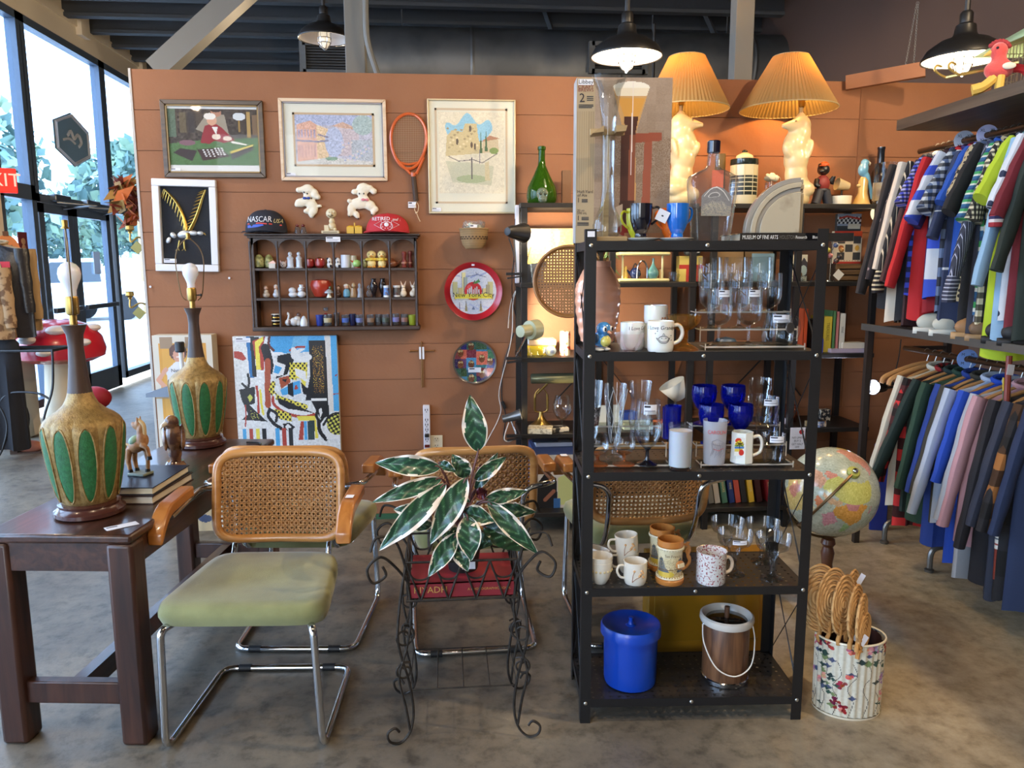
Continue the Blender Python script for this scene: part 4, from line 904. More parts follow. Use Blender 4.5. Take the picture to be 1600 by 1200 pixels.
b=B();b.tube(spline([(.031,0,.08),(.05,0,.084),(.06,0,.065),(.055,0,.035),(.032,0,.022)],6),.0052,10);b.obj('handle',MILK,t)
cv=Cv(44,60,(232,232,226));cv.ell(.35,.16,.32,.15,(206,62,40));cv.ell(.45,.45,.46,.3,(226,200,60));cv.rect(0,.4,.92,.47,(70,150,90));cv.rect(0,.49,.95,.6,(70,120,190));cv.rect(0,.62,.7,.76,(214,196,90));cv.ell(.7,.82,.26,.17,(206,56,48));cv.line([(.5,.34),(.52,.68)],.05,(20,20,20))
for a in range(8):cv.line([(.5,.33),(.5+.42*cos(a*.8),.3+.16*sin(a*.8)+.05)],.06,(22,24,20))
cv.obj('sunset_print',lambda u,v:(-.0325+.03*u,-.0338-.0022*0-.0012*(1)if False else-.0338,.086-.056*v),t,.3)
STK=[(.0,.006),(.026,0),(.029,.008),(.033,.052),(.036,.056),(.0355,.09),(.036,.092)]
for px,d,l,lab in((1188,.19,.109,'lower clear tumbler of the rear stacked pair by the right post'),(1201,.125,.059,'lower clear tumbler of the middle stacked pair by the right post'),(1213,.06,.012,'single clear tumbler with a price label in front of the stacked pairs')):
 t=glassware('stacking_tumbler',lab,'glass',C3(px,d,l),STK,GLASS,'clear stacking tumblers',28,fn=lambda a,z:1+(.012*sin(a*12)if z<.05 else 0))
 if px==1213:stick(t,.045,.02,.0365,.08,-95)
 else:
  t=glassware('stacking_tumbler',lab.replace('lower','upper'),'glass',C3(px,d,l+.056),STK,GLASS,'clear stacking tumblers',28)
  if px==1201:stick(t,.045,.02,.0365,.08,-95)
def C4_(px,d,lift=0):return RK(px,d,3)+Vector((0,0,lift))
BONE=mat('bone_china',(226,220,206),.15,coat=.4)
def teacup(label,loc,rz,flare=1.2,print_=0,rot=None,r=.037,h=.072,straight=False):
 t=thing('coffee_cup',label,'cup',loc,rz,'white patterned coffee cups',rot)
 pf=[(.0,.003),(r*.86,0),(r*.93,.006),(r,.02),(r,h),(r-.002,h+.0005),(r-.003,h-.003),(r-.004,.014),(0,.01)]if straight else[(.0,.003),(r*.55,0),(r*.62,.004),(r*.84,.018),(r*.97,.04),(r*1.04,h),(r*1.02,h+.0005),(r*1.0,h-.002),(r*.92,.04),(r*.7,.016),(0,.01)]
 B().lathe(pf,36).obj('cup_bowl',BONE,t)
 b=B();b.tube(spline([(r-.002,0,h*.82),(r+.018,0,h*.84),(r+.024,0,h*.6),(r+.014,0,h*.34),(r*(.98 if straight else .86),0,h*.26)],6),.0038,8);b.obj('handle',BONE,t)
 rr=r+.0006
 if print_==1:
  W=lambda x,z:(rr*cos(x/rr),rr*sin(x/rr),z);b=B();a0=rr*(PI*1.5-rz)
  b.mat(0).tube([W(a0-.018,.014),W(a0-.006,.026),W(a0+.008,.032),W(a0+.016,.05)],.0009,4).tube([W(a0-.018,.014),W(a0-.016,.035),W(a0-.01,.052)],.0009,4)
  b.mat(1)
  for x,z in((.008,.04),(.012,.05),(.016,.044),(.004,.034),(-.012,.05),(.018,.03)):b.sph(W(a0+x,z),(.004,.004,.004),7,5)
  b.obj('blossom_print',[mat('brown_print',(150,110,76),.5),mat('peach_print',(214,170,120),.5)],t)
 if print_==2:
  b=B()
  for k in range(18):a=2*PI*k/18;b.sph((r*.985*cos(a),r*.985*sin(a),.045),.0042,6,4)
  b.obj('gold_band_print',mat('tan_print',(196,180,138),.5),t)
 return t
teacup('white cup leaning at the left end of the fourth shelf',C4_(930,.13,.004),R(20),rot=(0,R(16),R(20)),h=.078)
q=C4_(942,.05)
teacup('lower cup of the nested white pair with gold band at the left front',q,R(200),print_=2);teacup('upper cup of the nested white pair with gold band at the left front',q+Vector((0,0,.017)),R(205))
q=C4_(986,.13);teacup('white cup under the tilted blossom cup',q,R(190),r=.036);teacup('blossom print cup stacked on another white cup at the shelf back',q+Vector((0,0,.056)),R(185),print_=1,rot=(0,R(5),R(185)),straight=True)
teacup('white blossom print cup standing at the front beside the beer steins',C4_(999,.045),R(190),print_=1,straight=True)
def stein(label,loc,rz):
 t=thing('beer_stein',label,'mug',loc,rz,'San Francisco beer steins')
 OR=mat('stein_amber',(186,120,58),.2,coat=.4)
 B().lathe([(.0,.002),(.043,0),(.045,.006),(.045,.014),(.041,.018)],40).obj('foot_band',OR,t)
 cv=Cv(150,70,(206,192,150));cv.noise(8,3);cv.rect(0,0,1,.3,(210,200,164));cv.dots(cv.V>.72,(176,146,84),.6);cv.ell(.62,.86,.12,.12,(206,178,70))
 for x0 in(.0,.28,.52,.8):cv.poly([(x0,.35),(x0+.06,.3),(x0+.1,.62),(x0+.16,.8),(x0-.02,.8)],(92,98,100));cv.line([(x0+.03,.28),(x0+.05,.6)],.012,(56,66,62))
 cv.line([(0,.7),(.3,.66),(.5,.74),(.8,.68),(1,.72)],.012,(110,84,56));cv.rect(.05,.8,.3,.9,(150,90,70));cv.dots((cv.V>.4)&(cv.V<.7),(150,136,110),.25)
 cv.obj('painted_wall',lambda u,v:((.0395-.002*sin(v*PI))*cos(2*PI*u),(.0395-.002*sin(v*PI))*sin(2*PI*u),.116-.092*v),t,.2,.4,True)
 b=B()
 for z in(.021,.117):b.tube([(.041*cos(a*PI/20),.041*sin(a*PI/20),z)for a in range(40)],.0028,6,loop=True)
 for z in(.025,.113):
  for k in range(30):a=2*PI*k/30;b.sph((.0408*cos(a),.0408*sin(a),z),.0028,6,4)
 b.obj('beaded_band',mat('stein_cream',(222,212,180),.2,coat=.4),t)
 B().lathe([(.038,.12),(.0405,.122),(.0405,.14),(.0365,.1405),(.0365,.12),(.035,.03),(0,.03)],40,cap0=False).obj('rim_band',OR,t)
 b=B();W=lambda x,z:(.0412*cos(x/.0412),.0412*sin(x/.0412),z);a0=.0412*(PI*1.5-rz)
 b.text('San Francisco',.0125,(a0+.004,.096),W,sx=.95);b.obj('raised_lettering',mat('stein_brown',(84,58,34),.4),t)
 b=B();b.tube(spline([(.038,0,.112),(.056,0,.116),(.066,0,.1),(.06,0,.08),(.067,0,.06),(.055,0,.042),(.037,0,.034)],6),.005,8).tube(spline([(.05,0,.115),(.062,0,.112),(.058,.004,.09),(.068,0,.07),(.058,-.003,.046)],5),.0042,8).sph((.06,0,.122),(.007,.004,.004));b.obj('twisted_handle',mat('stein_tan',(176,122,70),.3,coat=.3),t)
 b=B();aa=PI*1.5-rz+.55;c,s=cos(aa),sin(aa);b.at((.0415*c,.0415*s,.066),(0,R(-12),aa)).sph((0,0,0),(.005,.02,.014));b.mat(1).box(.003,.007,-.014,.012,-.006,.006);b.obj('cable_car_relief',[mat('stein_tan',(176,122,70),.3,coat=.3),mat('stein_cream',(222,212,180),.2,coat=.4)],t)
 return t
stein('tan San Francisco beer stein at the front of the fourth shelf',C4_(1055,.05),R(8));stein('tan San Francisco beer stein standing behind its twin',C4_(1041,.16),R(12))
def speck(nt):
 v=nd(nt,'ShaderNodeTexNoise',Scale=170.,Detail=3.,Roughness=.6);nt.links.new(coords(nt),v.inputs['Vector'])
 return ramp(nt,v.outputs[0],[(.0,(232,228,224)),(.57,(150,22,32))],'CONSTANT')
SPK=mat('red_speckle',(230,226,222),.15,pat=speck,coat=.4)
t=thing('speckled_mug','white enamel mug speckled with dark red beside the margarita glasses','mug',C4_(1122,.045),R(10))
B().lathe([(.0,.002),(.043,0),(.046,.004),(.0465,.1),(.048,.103),(.0445,.102),(.0435,.02),(0,.016)],40).obj('cup',SPK,t)
b=B();b.tube(spline([(.044,0,.07),(.062,0,.074),(.074,0,.056),(.068,0,.03),(.045,0,.022)],6),.0055,10);b.obj('handle',mat('pale_enamel',(226,214,200),.2,coat=.4),t)
MAR=[(.0,.003),(.036,0),(.034,.004),(.014,.012),(.008,.022),(.0075,.06),(.011,.066),(.018,.078),(.02,.088),(.028,.094),(.048,.104),(.054,.118),(.056,.142),(.0565,.144)]
for px,d,lab in((1146,.22,'margarita glass at the rear left of the four'),(1159,.1,'margarita glass with a price label behind the speckled mug'),(1203,.2,'margarita glass at the rear right, next to the back post'),(1221,.06,'margarita glass at the front right corner of the fourth shelf')):
 t=glassware('margarita_glass',lab,'glass',C4_(px,d),MAR,GLASS,'margarita glasses',36)
 if px==1159:stick(t,.045,.014,.0555,.125,-95)
BLUE=mat('blue_plastic',(16,66,176),.3,coat=.2)
g=RK(994,.11,4);t=thing('lidded_tub','royal blue plastic tub with a matching knobbed lid','tub',g)
B().lathe([(.0,.004),(.075,0),(.083,.004),(.086,.02),(.088,.17),(.0,.17)],48).obj('tub',BLUE,t)
b=B();b.lathe([(.09,.168),(.0985,.172),(.0985,.196),(.094,.205),(.085,.204),(.08,.2),(.03,.196),(0,.196)],48,cap0=True);l=b.obj('lid',BLUE,t)
b=B();b.lathe([(.018,.196),(.01,.2),(.006,.212),(.008,.222),(.0,.224)],20);b.obj('knob',BLUE,l)
g=RK(1151,.12,4);t=thing('ice_bucket','woodgrain ice bucket with white rim and wire bail handle','bucket',g,R(2))
B().lathe([(.0,.004),(.07,0),(.076,.002),(.076,.014),(.072,.018)],48).obj('chrome_base',CHROME,t)
B().lathe([(.073,.016),(.0745,.02),(.0745,.192),(.073,.196)],48,cap0=False).obj('woodgrain_wall',mat('woodgrain_vinyl',(98,66,44),.4,pat=woodpat((78,50,34),(122,84,56),8,2)),t)
B().lathe([(.072,.194),(.084,.2),(.088,.21),(.0865,.222),(.08,.226),(.07,.218),(.066,.206)],48,cap0=False).obj('rim',mat('pearl_white',(206,200,190),.25,coat=.3),t)
l=B().lathe([(.068,.207),(.05,.211),(.02,.213),(.0,.213)],40,cap0=False).obj('lid',gl('smoked_lid',(26,24,22)),t)
B().lathe([(.008,.212),(.0085,.25),(.0,.252)],14).obj('knob',mat('woodgrain_vinyl',(98,66,44)),l)
b=B();b.tube(spline([(-.084,-.005,.196),(-.086,-.03,.14),(-.058,-.07,.075),(0,-.085,.05),(.058,-.07,.075),(.086,-.03,.14),(.084,-.005,.196)],8),.0022,8);b.obj('bail_handle',mat('white_wire',(226,224,216),.3),t)
for s in(-1,1):B().sph((s*.08,-.005,.196),.006,8,6).obj('bail_rivet',CHROME,t)
p,q=PY(1012,1000,2.555),PY(1196,1000,2.555);w=q.x-p.x
t=thing('wooden_box','mustard yellow varnished wooden box standing on the floor behind the rack','box',(p.x,2.555,0))
MUS=mat('mustard_wood',(150,108,24),.35,var=(4,(134,94,20),.4,.6),coat=.3)
B().box(0,w,0,.085,.03,.415).obj('case',MUS,t,bev=.004)
b=B();b.box(.02,w-.03,-.004,.001,.09,.39);b.obj('front_panel',mat('mustard_panel',(140,102,22),.3,coat=.3),t,bev=.002)
B().box(w-.035,w-.018,-.006,-.004,.33,.385).obj('price_sticker',mat('grey_sticker',(160,160,150),.6),t)
for x in(.03,w-.03):B().cyl((x,.04,0),(x,.04,.032),.012,n=12).obj('foot',BLACK,t)
# == things hung on the brown partition
def PW(px,py,off=.012):return PY(px,py,YW-off)
def wrect(x0,y0,x1,y1,off=.012):
 a,c=PW(x0,y0,off),PW(x1,y1,off);m=(a+c)/2;return m,abs(c.x-a.x),abs(a.z-c.z)
PXW=PW(801,400).x-PW(800,400).x
def framed(label,r,fw,fmat,matcol,cv,art,inner=None,glaze=True,depth=.018,innermat=None):
 m,w,h=wrect(*r);t=thing('framed_print',label,'picture',(m.x,YW,m.z))
 b=B();f=fw*PXW;hw,hh=w/2,h/2
 b.prism([(-hw,hh),(hw,hh),(hw-f,hh-f),(-hw+f,hh-f)],-depth,0).prism([(-hw,-hh),(-hw+f,-hh+f),(hw-f,-hh+f),(hw,-hh)],-depth,0)
 b.prism([(-hw,-hh),(-hw,hh),(-hw+f,hh-f),(-hw+f,-hh+f)],-depth,0).prism([(hw,-hh),(hw-f,-hh+f),(hw-f,hh-f),(hw,hh)],-depth,0)
 b.obj('frame',fmat,t,bev=.003)
 if inner:
  b=B();g=f+inner[0]*PXW
  for s in(-1,1):b.box(s*(hw-f)if s<0 else hw-g,-hw+g if s<0 else hw-f,-depth*.8,-.004,-hh+f,hh-f);b.box(-hw+f,hw-f,-depth*.8,-.004,-hh+f if s<0 else hh-g,-hh+g if s<0 else hh-f)
  b.obj('inner_edge',inner[1],t)
 B().box(-hw+f*.8,hw-f*.8,-.006,-.002,-hh+f*.8,hh-f*.8).obj('mat_board',mat('board_%d_%d'%(matcol[0],matcol[2]),matcol,.75),t)
 def lx(px):return PW(px,(r[1]+r[3])/2).x-m.x
 def lz(py):return PW((r[0]+r[2])/2,py).z-m.z
 x0,y0,x1,y1=art;cv.obj('print',flat(lx(x0),lx(x1),lz(y0),lz(y1),-.0066),t,.6)
 if innermat:
  q,c=innermat;k=3*PXW;X0,X1,Z1,Z0=lx(q[0]),lx(q[2]),lz(q[1]),lz(q[3]);b=B()
  for(a,b_,c_,d)in((X0,X1,Z1-k,Z1),(X0,X1,Z0,Z0+k),(X0,X0+k,Z0,Z1),(X1-k,X1,Z0,Z1)):b.box(a,b_,-.0075,-.006,c_,d)
  b.obj('inner_mat',mat('mat_%d'%c[1],c,.8),t)
 if glaze:B().box(-hw+f*.8,hw-f*.8,-.0095,-.009,-hh+f*.8,hh-f*.8).obj('glazing',glass('picture_glass',(252,252,252),.12,.2),t)
 pricetag('price_label',t,(-hw+f+9*PXW,-hh+f+3.5*PXW),14*PXW,5.5*PXW,-.0098);return t
cv=Cv(150,92,(60,50,42));cv.noise(10,4)
for k in range(6):cv.rect(.04+k*.09,.06,.11+k*.09,.42,((70,58,46),(92,82,58),(52,46,44))[k%3])
cv.rect(.0,.0,.09,.5,(84,104,84));cv.poly([(0,.62),(.32,.56),(1,.5),(1,1),(0,1)],(74,110,62));cv.noise(5,2)
cv.poly([(.3,.36),(.42,.1),(.62,.1),(.66,.45),(.5,.5)],(150,142,126));cv.ell(.53,.06,.06,.08,(176,128,104));cv.ell(.53,.01,.06,.05,(52,40,34))
cv.poly([(.34,.6),(.4,.3),(.5,.24),(.58,.32),(.72,.55),(.6,.6),(.5,.56),(.44,.62)],(140,32,42));cv.ell(.48,.2,.055,.09,(206,160,134));cv.ell(.46,.13,.065,.06,(226,222,214));cv.poly([(.48,.32),(.54,.32),(.52,.46)],(224,222,216))
cv.ell(.52,.49,.05,.05,(222,206,190));cv.ell(.64,.52,.05,.04,(222,206,190));cv.ell(.78,.13,.07,.07,(206,214,220));cv.rect(.765,.2,.79,.4,(150,120,60));cv.rect(.86,.04,.9,.5,(170,140,80));cv.rect(.92,.1,.98,.46,(120,96,70))
cv.poly([(.04,.78),(.12,.7),(.3,.74),(.24,.93)],(52,40,42));cv.poly([(.3,.72),(.56,.68),(.66,.84),(.36,.92)],(62,40,38));cv.poly([(.66,.78),(.92,.64),(.92,.72),(.68,.9)],(60,52,52));cv.poly([(.66,.75),(.92,.62),(.92,.65),(.67,.79)],(206,186,90))
for k in range(4):
 for j in range(3):cv.ell(.37+.045*j+.01*k,.73+.035*k,.012,.013,(214,214,212));cv.ell(.5+.035*j+.01*k,.7+.035*k,.012,.013,(214,214,212))
cv.ell(.2,.6,.09,.05,(120,86,96));cv.poly([(.68,.56),(.86,.62),(.84,.64),(.68,.6)],(226,222,212))
framed('framed print of a white haired man in red at a green table',(249,155,416,278),7,mat('dark_walnut_frame',(66,50,36),.35,pat=woodpat((56,42,30),(82,62,42),6,0)),(222,222,220),cv,(263,170,406,258),(2,mat('old_gold',(120,98,62),.4,.5)))
cv=Cv(130,84,(190,190,206));cv.noise(7,5);cv.rect(0,0,1,.22,(172,182,212));cv.noise(5,3)
cv.poly([(.02,.2),(.2,.12),(.28,.2),(.28,.95),(.02,.95)],(216,172,152));cv.poly([(.28,.2),(.42,.28),(.42,.86),(.28,.93)],(222,196,160));cv.poly([(.44,.3),(.6,.22),(.82,.35),(.84,.8),(.44,.84)],(196,184,190));cv.poly([(.48,.22),(.62,.14),(.84,.3),(.6,.26)],(206,172,152))
cv.rect(.72,.5,1,.95,(178,186,196));cv.ell(.88,.2,.14,.2,(170,190,190));cv.ell(.5,.55,.12,.3,(180,190,216))
for k in range(6):cv.rect(.04+.04*k,.3,.058+.04*k,.46,(170,160,186));cv.rect(.04+.04*k,.6,.058+.04*k,.84,(190,150,146))
cv.line([(.02,.52),(.28,.54),(.42,.52)],.022,(140,140,166));cv.line([(.3,.4),(.42,.45)],.02,(150,140,160));cv.poly([(0,.95),(.45,.85),(1,.94),(1,1),(0,1)],(206,206,202));cv.ell(.46,.88,.08,.04,(140,170,150));cv.noise(9,2)
for k in range(30):cv.ell(.6+.36*((k*37)%29)/29,.55+.38*((k*17)%23)/23,.012,.02,((206,196,216),(160,176,206),(216,206,196))[k%3])
framed('pale wood framed pastel watercolour of a sunlit town street',(434,153,606,283),5,mat('limed_wood',(206,180,152),.45,pat=woodpat((198,170,140),(216,192,164),5,0)),(222,222,208),cv,(461,179,582,257),(2,mat('grey_fillet',(140,136,140),.5)),innermat=((458,176,585,260),(196,172,140)))
cv=Cv(110,130,(228,220,196));cv.noise(3,4)
M_=((cv.U-.46)/.36)**2+((cv.V-.24+.06*np.sin(cv.U*18))/.17)**2<1;cv.put(M_&(cv.V<.36),(150,200,224));cv.noise(3,2)
cv.poly([(.12,.3),(.2,.22),(.36,.24),(.4,.14),(.58,.14),(.6,.3),(.66,.5),(.1,.54)],(206,190,146));cv.poly([(.66,.36),(.9,.3),(.92,.48),(.66,.5)],(214,196,160));cv.poly([(.64,.36),(.78,.28),(.93,.32)],(190,140,110))
for k in range(26):cv.ell(.14+.46*((k*31)%27)/27,.2+.3*((k*13)%19)/19,.02,.012,((166,150,116),(182,166,126),(226,212,172))[k%3])
for x,y in((.28,.36),(.48,.2),(.5,.4),(.55,.42)):cv.ell(x,y,.018,.04,(96,84,76))
for x,y0,y1 in((.72,.2,.48),(.64,.24,.5)):cv.poly([(x-.02,y1),(x,y0),(x+.025,y1)],(84,110,74))
cv.ell(.84,.47,.07,.04,(140,160,96));cv.line([(.14,.54),(.3,.6),(.52,.58),(.66,.62),(.9,.5)],.012,(130,122,116));cv.line([(.5,.56),(.5,.8)],.014,(96,92,100));cv.line([(.62,.46),(.62,.7)],.012,(110,110,120));cv.poly([(.1,.6),(.5,.62),(.84,.66),(.8,.9),(.2,.86)],(206,204,176));cv.ell(.5,.82,.24,.05,(176,186,146));cv.poly([(.7,.62),(.76,.6),(.78,.84),(.7,.84)],(214,200,160));cv.line([(.5,.6),(.5,.82)],.016,(100,92,92));cv.noise(4,1)
framed('tall cream framed watercolour of a stone castle under blue sky',(667,154,806,334),2.5,mat('pale_gilt',(206,190,156),.35,.3),(226,224,206),cv,(686,175,788,302),innermat=((680,169,793,318),(206,186,158)))
m,w,h=wrect(236,280,345,424);t=thing('shadow_box','white framed black shadow box with a gold winged eagle','picture',(m.x,YW,m.z));t.rotation_euler=(0,R(1.2),0)
b=B();f=10.5*PXW;hw,hh=w/2,h/2
b.box(-hw,hw,-.03,0,hh-f,hh).box(-hw,hw,-.03,0,-hh,-hh+f).box(-hw,-hw+f,-.03,0,-hh+f,hh-f).box(hw-f,hw,-.03,0,-hh+f,hh-f);b.obj('frame',mat('white_frame_paint',(214,214,218),.45),t,bev=.004)
B().box(-hw+f,hw-f,-.004,-.001,-hh+f,hh-f).obj('backing',mat('blue_black_felt',(16,20,30),.8),t)
E_=lambda px,py,y=-.012:(PW(px,py).x-m.x,y,PW(px,py).z-m.z)
GLDL=mat('gold_leaf',(198,162,78),.28,.85);SIL=mat('silver_relief',(196,200,206),.35,.5)
for side,pts,tips in(('left',[(292,360),(286,338),(276,318),(264,304),(255,296)],-1),('right',[(297,360),(304,345),(310,328),(315,310),(320,296)],1)):
 b=B();P=spline([E_(*p)for p in pts],6);k=len(P)
 b.tube(P,[.011-.007*i/(k-1)for i in range(k)],8,sq=.6)
 for i in range(4,k,2):
  q=i/(k-1);L=(16-3*q)*PXW;o=Vector((-tips*-1*-.2,0,-1))if False else Vector((.55*(-tips)*-1 if side=='left' else-.75,0,-.75))
  if side=='left':o=Vector((-.35+.9*(1-q)*.2,0,-.95))
  else:o=Vector((-.82,0,-.35))
  b.tube([P[i],P[i]+o*L*.5,P[i]+o*L],[.002,.0034,.001],6)
 b.obj('gold_wing',GLDL,t)
b=B();b.sph(E_(288,366),(.036,.012,.02),rot=(0,R(-14),0)).sph(E_(302,364),(.026,.011,.013)).sph(E_(313,364),(.018,.01,.011)).sph(E_(271,368),(.018,.008,.014),rot=(0,R(40),0)).sph(E_(264,376),(.012,.007,.018),rot=(0,R(30),0));b.obj('silver_body',SIL,t)
b=B();b.tube([E_(319,364),E_(322,367)],[.005,.001],6);b.tube([E_(281,376),E_(279,388)],.004,6).tube([E_(288,376),E_(289,388)],.004,6)
for x in(277,287):b.tube([E_(x+2,388),E_(x-2,392)],.0016,5).tube([E_(x+2,388),E_(x+4,392)],.0016,5)
b.obj('gold_legs',GLDL,t)
B().box(-hw+f*.9,hw-f*.9,-.024,-.0235,-hh+f*.9,hh-f*.9).obj('glazing',glass('picture_glass',(252,252,252),.12,.2),t);pricetag('price_label',t,(-hw+f+11*PXW,-hh+f+5*PXW),18*PXW,6*PXW,-.0245)
t=thing('tennis_racket','orange wooden tennis racket hanging between two framed pictures','racket',(PW(640,240).x,YW,PW(640,240).z));c0=PW(640,240)
E_=lambda px,py,y=-.014:(PW(px,py).x-c0.x,y,PW(px,py).z-c0.z)
RO_=mat('racket_orange',(196,92,44),.3,coat=.4)
hd=[E_(638.5+27.5*cos(a)*(1-.12*sin(a)),221+43*-sin(a)*(-1))for a in[2*PI*i/48 for i in range(48)]]
b=B();b.tube(hd,.0085,8,loop=True);b.tube(spline([E_(617,246),E_(632,262),E_(642,272)],5),.0075,8).tube(spline([E_(662,246),E_(655,262),E_(650,272)],5),.0075,8).tube(spline([E_(625,254),E_(639,257),E_(657,253)],5),.007,8);b.obj('frame',RO_,t)
b=B()
for i in range(-9,10):
 x=638.5+i*2.7;k=(1-(i*2.7/26.5)**2)**.5 if abs(i*2.7)<26.4 else 0
 if k:b.tube([E_(x,221-41*k),E_(x,221+41*k)],.0009,4)
for i in range(-14,15):
 y=221+i*2.85;k=(1-(i*2.85/42)**2)**.5;b.tube([E_(638.5-26*k,y),E_(638.5+26*k,y)],.0009,4)
b.obj('strings',mat('gut_string',(176,150,120),.6),t)
b=B();b.tube([E_(645.5,270),E_(646,276)],[.016,.0145],8,sq=.8);b.obj('throat',RO_,t)
b=B();b.tube([E_(646,275),E_(650,314)],[.0135,.0155],8,sq=.85);b.obj('grip',mat('dark_grip',(64,48,40),.7,bump=(120,.002,(1,1,6))),t)
b=B();b.tube(spline([E_(650,314),E_(654,322),E_(652,332),E_(648,328),E_(650,318)],6),.0018,6).sph(E_(650.5,332.5),.006,8,6).tube(spline([E_(651,333),E_(654,341),E_(656.5,346)],5),[.0022]*10+[.004],6);b.obj('cord_loop',mat('waxed_cord',(206,184,150),.8),t)
pricetag('price_tag',t,(E_(644,320)[0],E_(644,320)[2]),12*PXW,9*PXW,-.012)
for lab,blobs,bow,bc,hoof,eyes in(('flat white leaping lamb plaque with a blue bow above the shelf',[(481,296,10,8),(468,297,6,4.5),(474,296,6,5),(492,303,6,8),(497,308,5,4),(480,306,6,7),(487,320,9,8),(478,315,9,7),(470,317,9,7),(465,320,5,4),(479,330,5,4),(487,334,5,7),(491,328,6,8),(500,322,4,2.6)],(480,310),(40,66,150),(),((476,301),(481,303))),('flat white prancing lamb plaque with a pink bow above the red cap',[(568,295,11,9),(566,303,8,7),(554,300,5.5,4.5),(584,299,5.5,5),(577,294,7,5),(571,312,7,6),(562,318,15,9),(578,321,9,8),(587,327,5,5),(583,332,4,5),(549,327,6.5,9),(547,335,4.5,4),(557,335,5,5),(559,339,4,3),(546,314,4,3.5)],(571,312.5),(206,120,130),((546,338.5),(560,342),(581,336)),((562,303),(569,303)))):
 c0=PW(*bow);t=thing('lamb_plaque',lab,'plaque',(c0.x,YW,c0.z),group='lamb wall plaques')
 b=B()
 for x,y,rx,ry in blobs:p=PW(x,y);b.sph((p.x-c0.x,-.016,p.z-c0.z),(rx*PXW,.014,ry*PXW),12,8)
 b.obj('body',mat('cream_plaster',(224,216,196),.7,bump=(130,.003)),t,remesh=.005)
 b=B()
 for s in(-1,1):b.sph((s*.011,-.033,.0),(.01,.004,.007),8,6)
 b.sph((0,-.034,0),(.004,.004,.005),8,6);b.obj('bow',mat('bow_%d'%bc[0],bc,.5),t)
 b=B()
 for x,y in eyes+hoof:p=PW(x,y);b.sph((p.x-c0.x,-.03 if(x,y)in eyes else-.022,p.z-c0.z),(.0035,.004,.0045),8,6)
 b.obj('painted_marks',INK,t)
c0=PW(740,389);t=thing('wall_basket','small woven tan basket fixed to the wall beside the shelf','basket',(c0.x,YW-.085,c0.z),0)
def wick(nt):
 w_=nd(nt,'ShaderNodeTexWave',Scale=60.,Distortion=1.);w_.bands_direction='Z';nt.links.new(coords(nt),w_.inputs['Vector']);return ramp(nt,w_.outputs[0],[(.2,(112,86,56)),(.7,(176,144,100))])
B().lathe([(.0,.002),(.045,0),(.062,.02),(.073,.06),(.078,.1),(.082,.104),(.078,.108),(.07,.1),(.06,.03),(0,.02)],36).obj('basket_body',mat('wicker',(160,130,90),.75,pat=wick,bump=(200,.002)),t)
b=B()
for k in range(24):
 a=2*PI*k/24
 for z,o in((.052,0),(.062,.5)):aa=a+o*2*PI/24;r=.0735;b.at((r*cos(aa),r*sin(aa),z),(0,0,aa)).box(-.001,.0015,-.005,.005,-.003,.003)
b.at().obj('open_weave',mat('weave_gap',(70,50,34),.8),t)
t2=thing('wrapped_bundle','clear wrapped bundle of soaps with a label sitting in the wall basket','bundle',(c0.x,YW-.085,c0.z+.06))
b=B();rnd=random.Random(3)
for k in range(9):b.at((rnd.uniform(-.04,.04),rnd.uniform(-.03,.02),.045+rnd.uniform(-.01,.02)),(rnd.random(),rnd.random(),rnd.random())).sph((0,0,0),(.022,.016,.012),8,6)
b.at().obj('soaps',mat('soap',(176,180,160),.5),t2)
def bag(u,v):a=2*PI*u;r=(.05+.012*sin(a*7+v*9))*(1-.1*v);return(r*1.1*cos(a),r*.8*sin(a),.085*v+.006*sin(a*5))
b=B();b.grid(bag,40,6,True);b.obj('cellophane',glass('cellophane',(240,240,240),1.,.5,.1,body=.12),t2);pricetag('price_label',t2,(-.004,.05),.038,.03,-.06)
c0=PW(739.5,455);r0=45*PXW;t=thing('round_tray','round red rimmed metal tray printed New York City with a big apple','tray',(c0.x,YW,c0.z),rot=(R(90),0,0))
B().lathe([(.0,.003),(r0*.8,.003),(r0*.84,.008),(r0*.97,.03),(r0,.032),(r0*.995,.027),(r0*.86,.002),(0,.001)],64).obj('red_rim',mat('tray_red',(172,30,42),.3,coat=.3),t)
cv=Cv(130,130,(206,208,214));cv.dots(cv.V<2,(176,186,206),.3);cv.noise(5,2)
for k in range(5):cv.line([(.05+.2*k,.16+.05*sin(k)),(.2+.2*k,.13+.05*sin(k+1))],.035,(150,160,196));cv.line([(.02+.2*k,.82+.05*sin(k*2)),(.2+.2*k,.85+.04*sin(k))],.035,(176,184,210))
for x0,x1,y0,c in((.06,.16,.3,(190,184,130)),(.26,.34,.1,(214,206,150)),(.3,.38,.2,(150,160,150)),(.17,.27,.42,(196,176,120)),(.82,.93,.3,(190,184,130)),(.7,.8,.44,(206,190,130)),(.78,.86,.36,(160,150,120)),(.36,.42,.36,(206,200,176))):cv.rect(x0,y0,x1,.56,c);cv.line([(x0,y0),(x0,.56)],.008,(90,90,96))
cv.line([(.4,.18),(.6,.14),(.78,.2)],.012,(80,86,110));cv.line([(.6,.14),(.56,.1)],.012,(80,86,110))
cv.ell(.5,.5,.19,.2,(196,36,44));cv.ell(.42,.42,.05,.06,(222,80,80));cv.line([(.5,.34),(.54,.27)],.02,(70,60,40));cv.poly([(.5,.33),(.62,.24),(.66,.3),(.56,.34)],(70,130,66))
for k in range(7):cv.rect(.37+.04*k,.46-.03*(k%3),.395+.04*k,.58,(196,198,196));
cv.rect(.1,.56,.92,.66,(222,206,66));cv.line([(.08,.58),(.1,.68),(.92,.68),(.95,.58)],.01,(150,130,40))
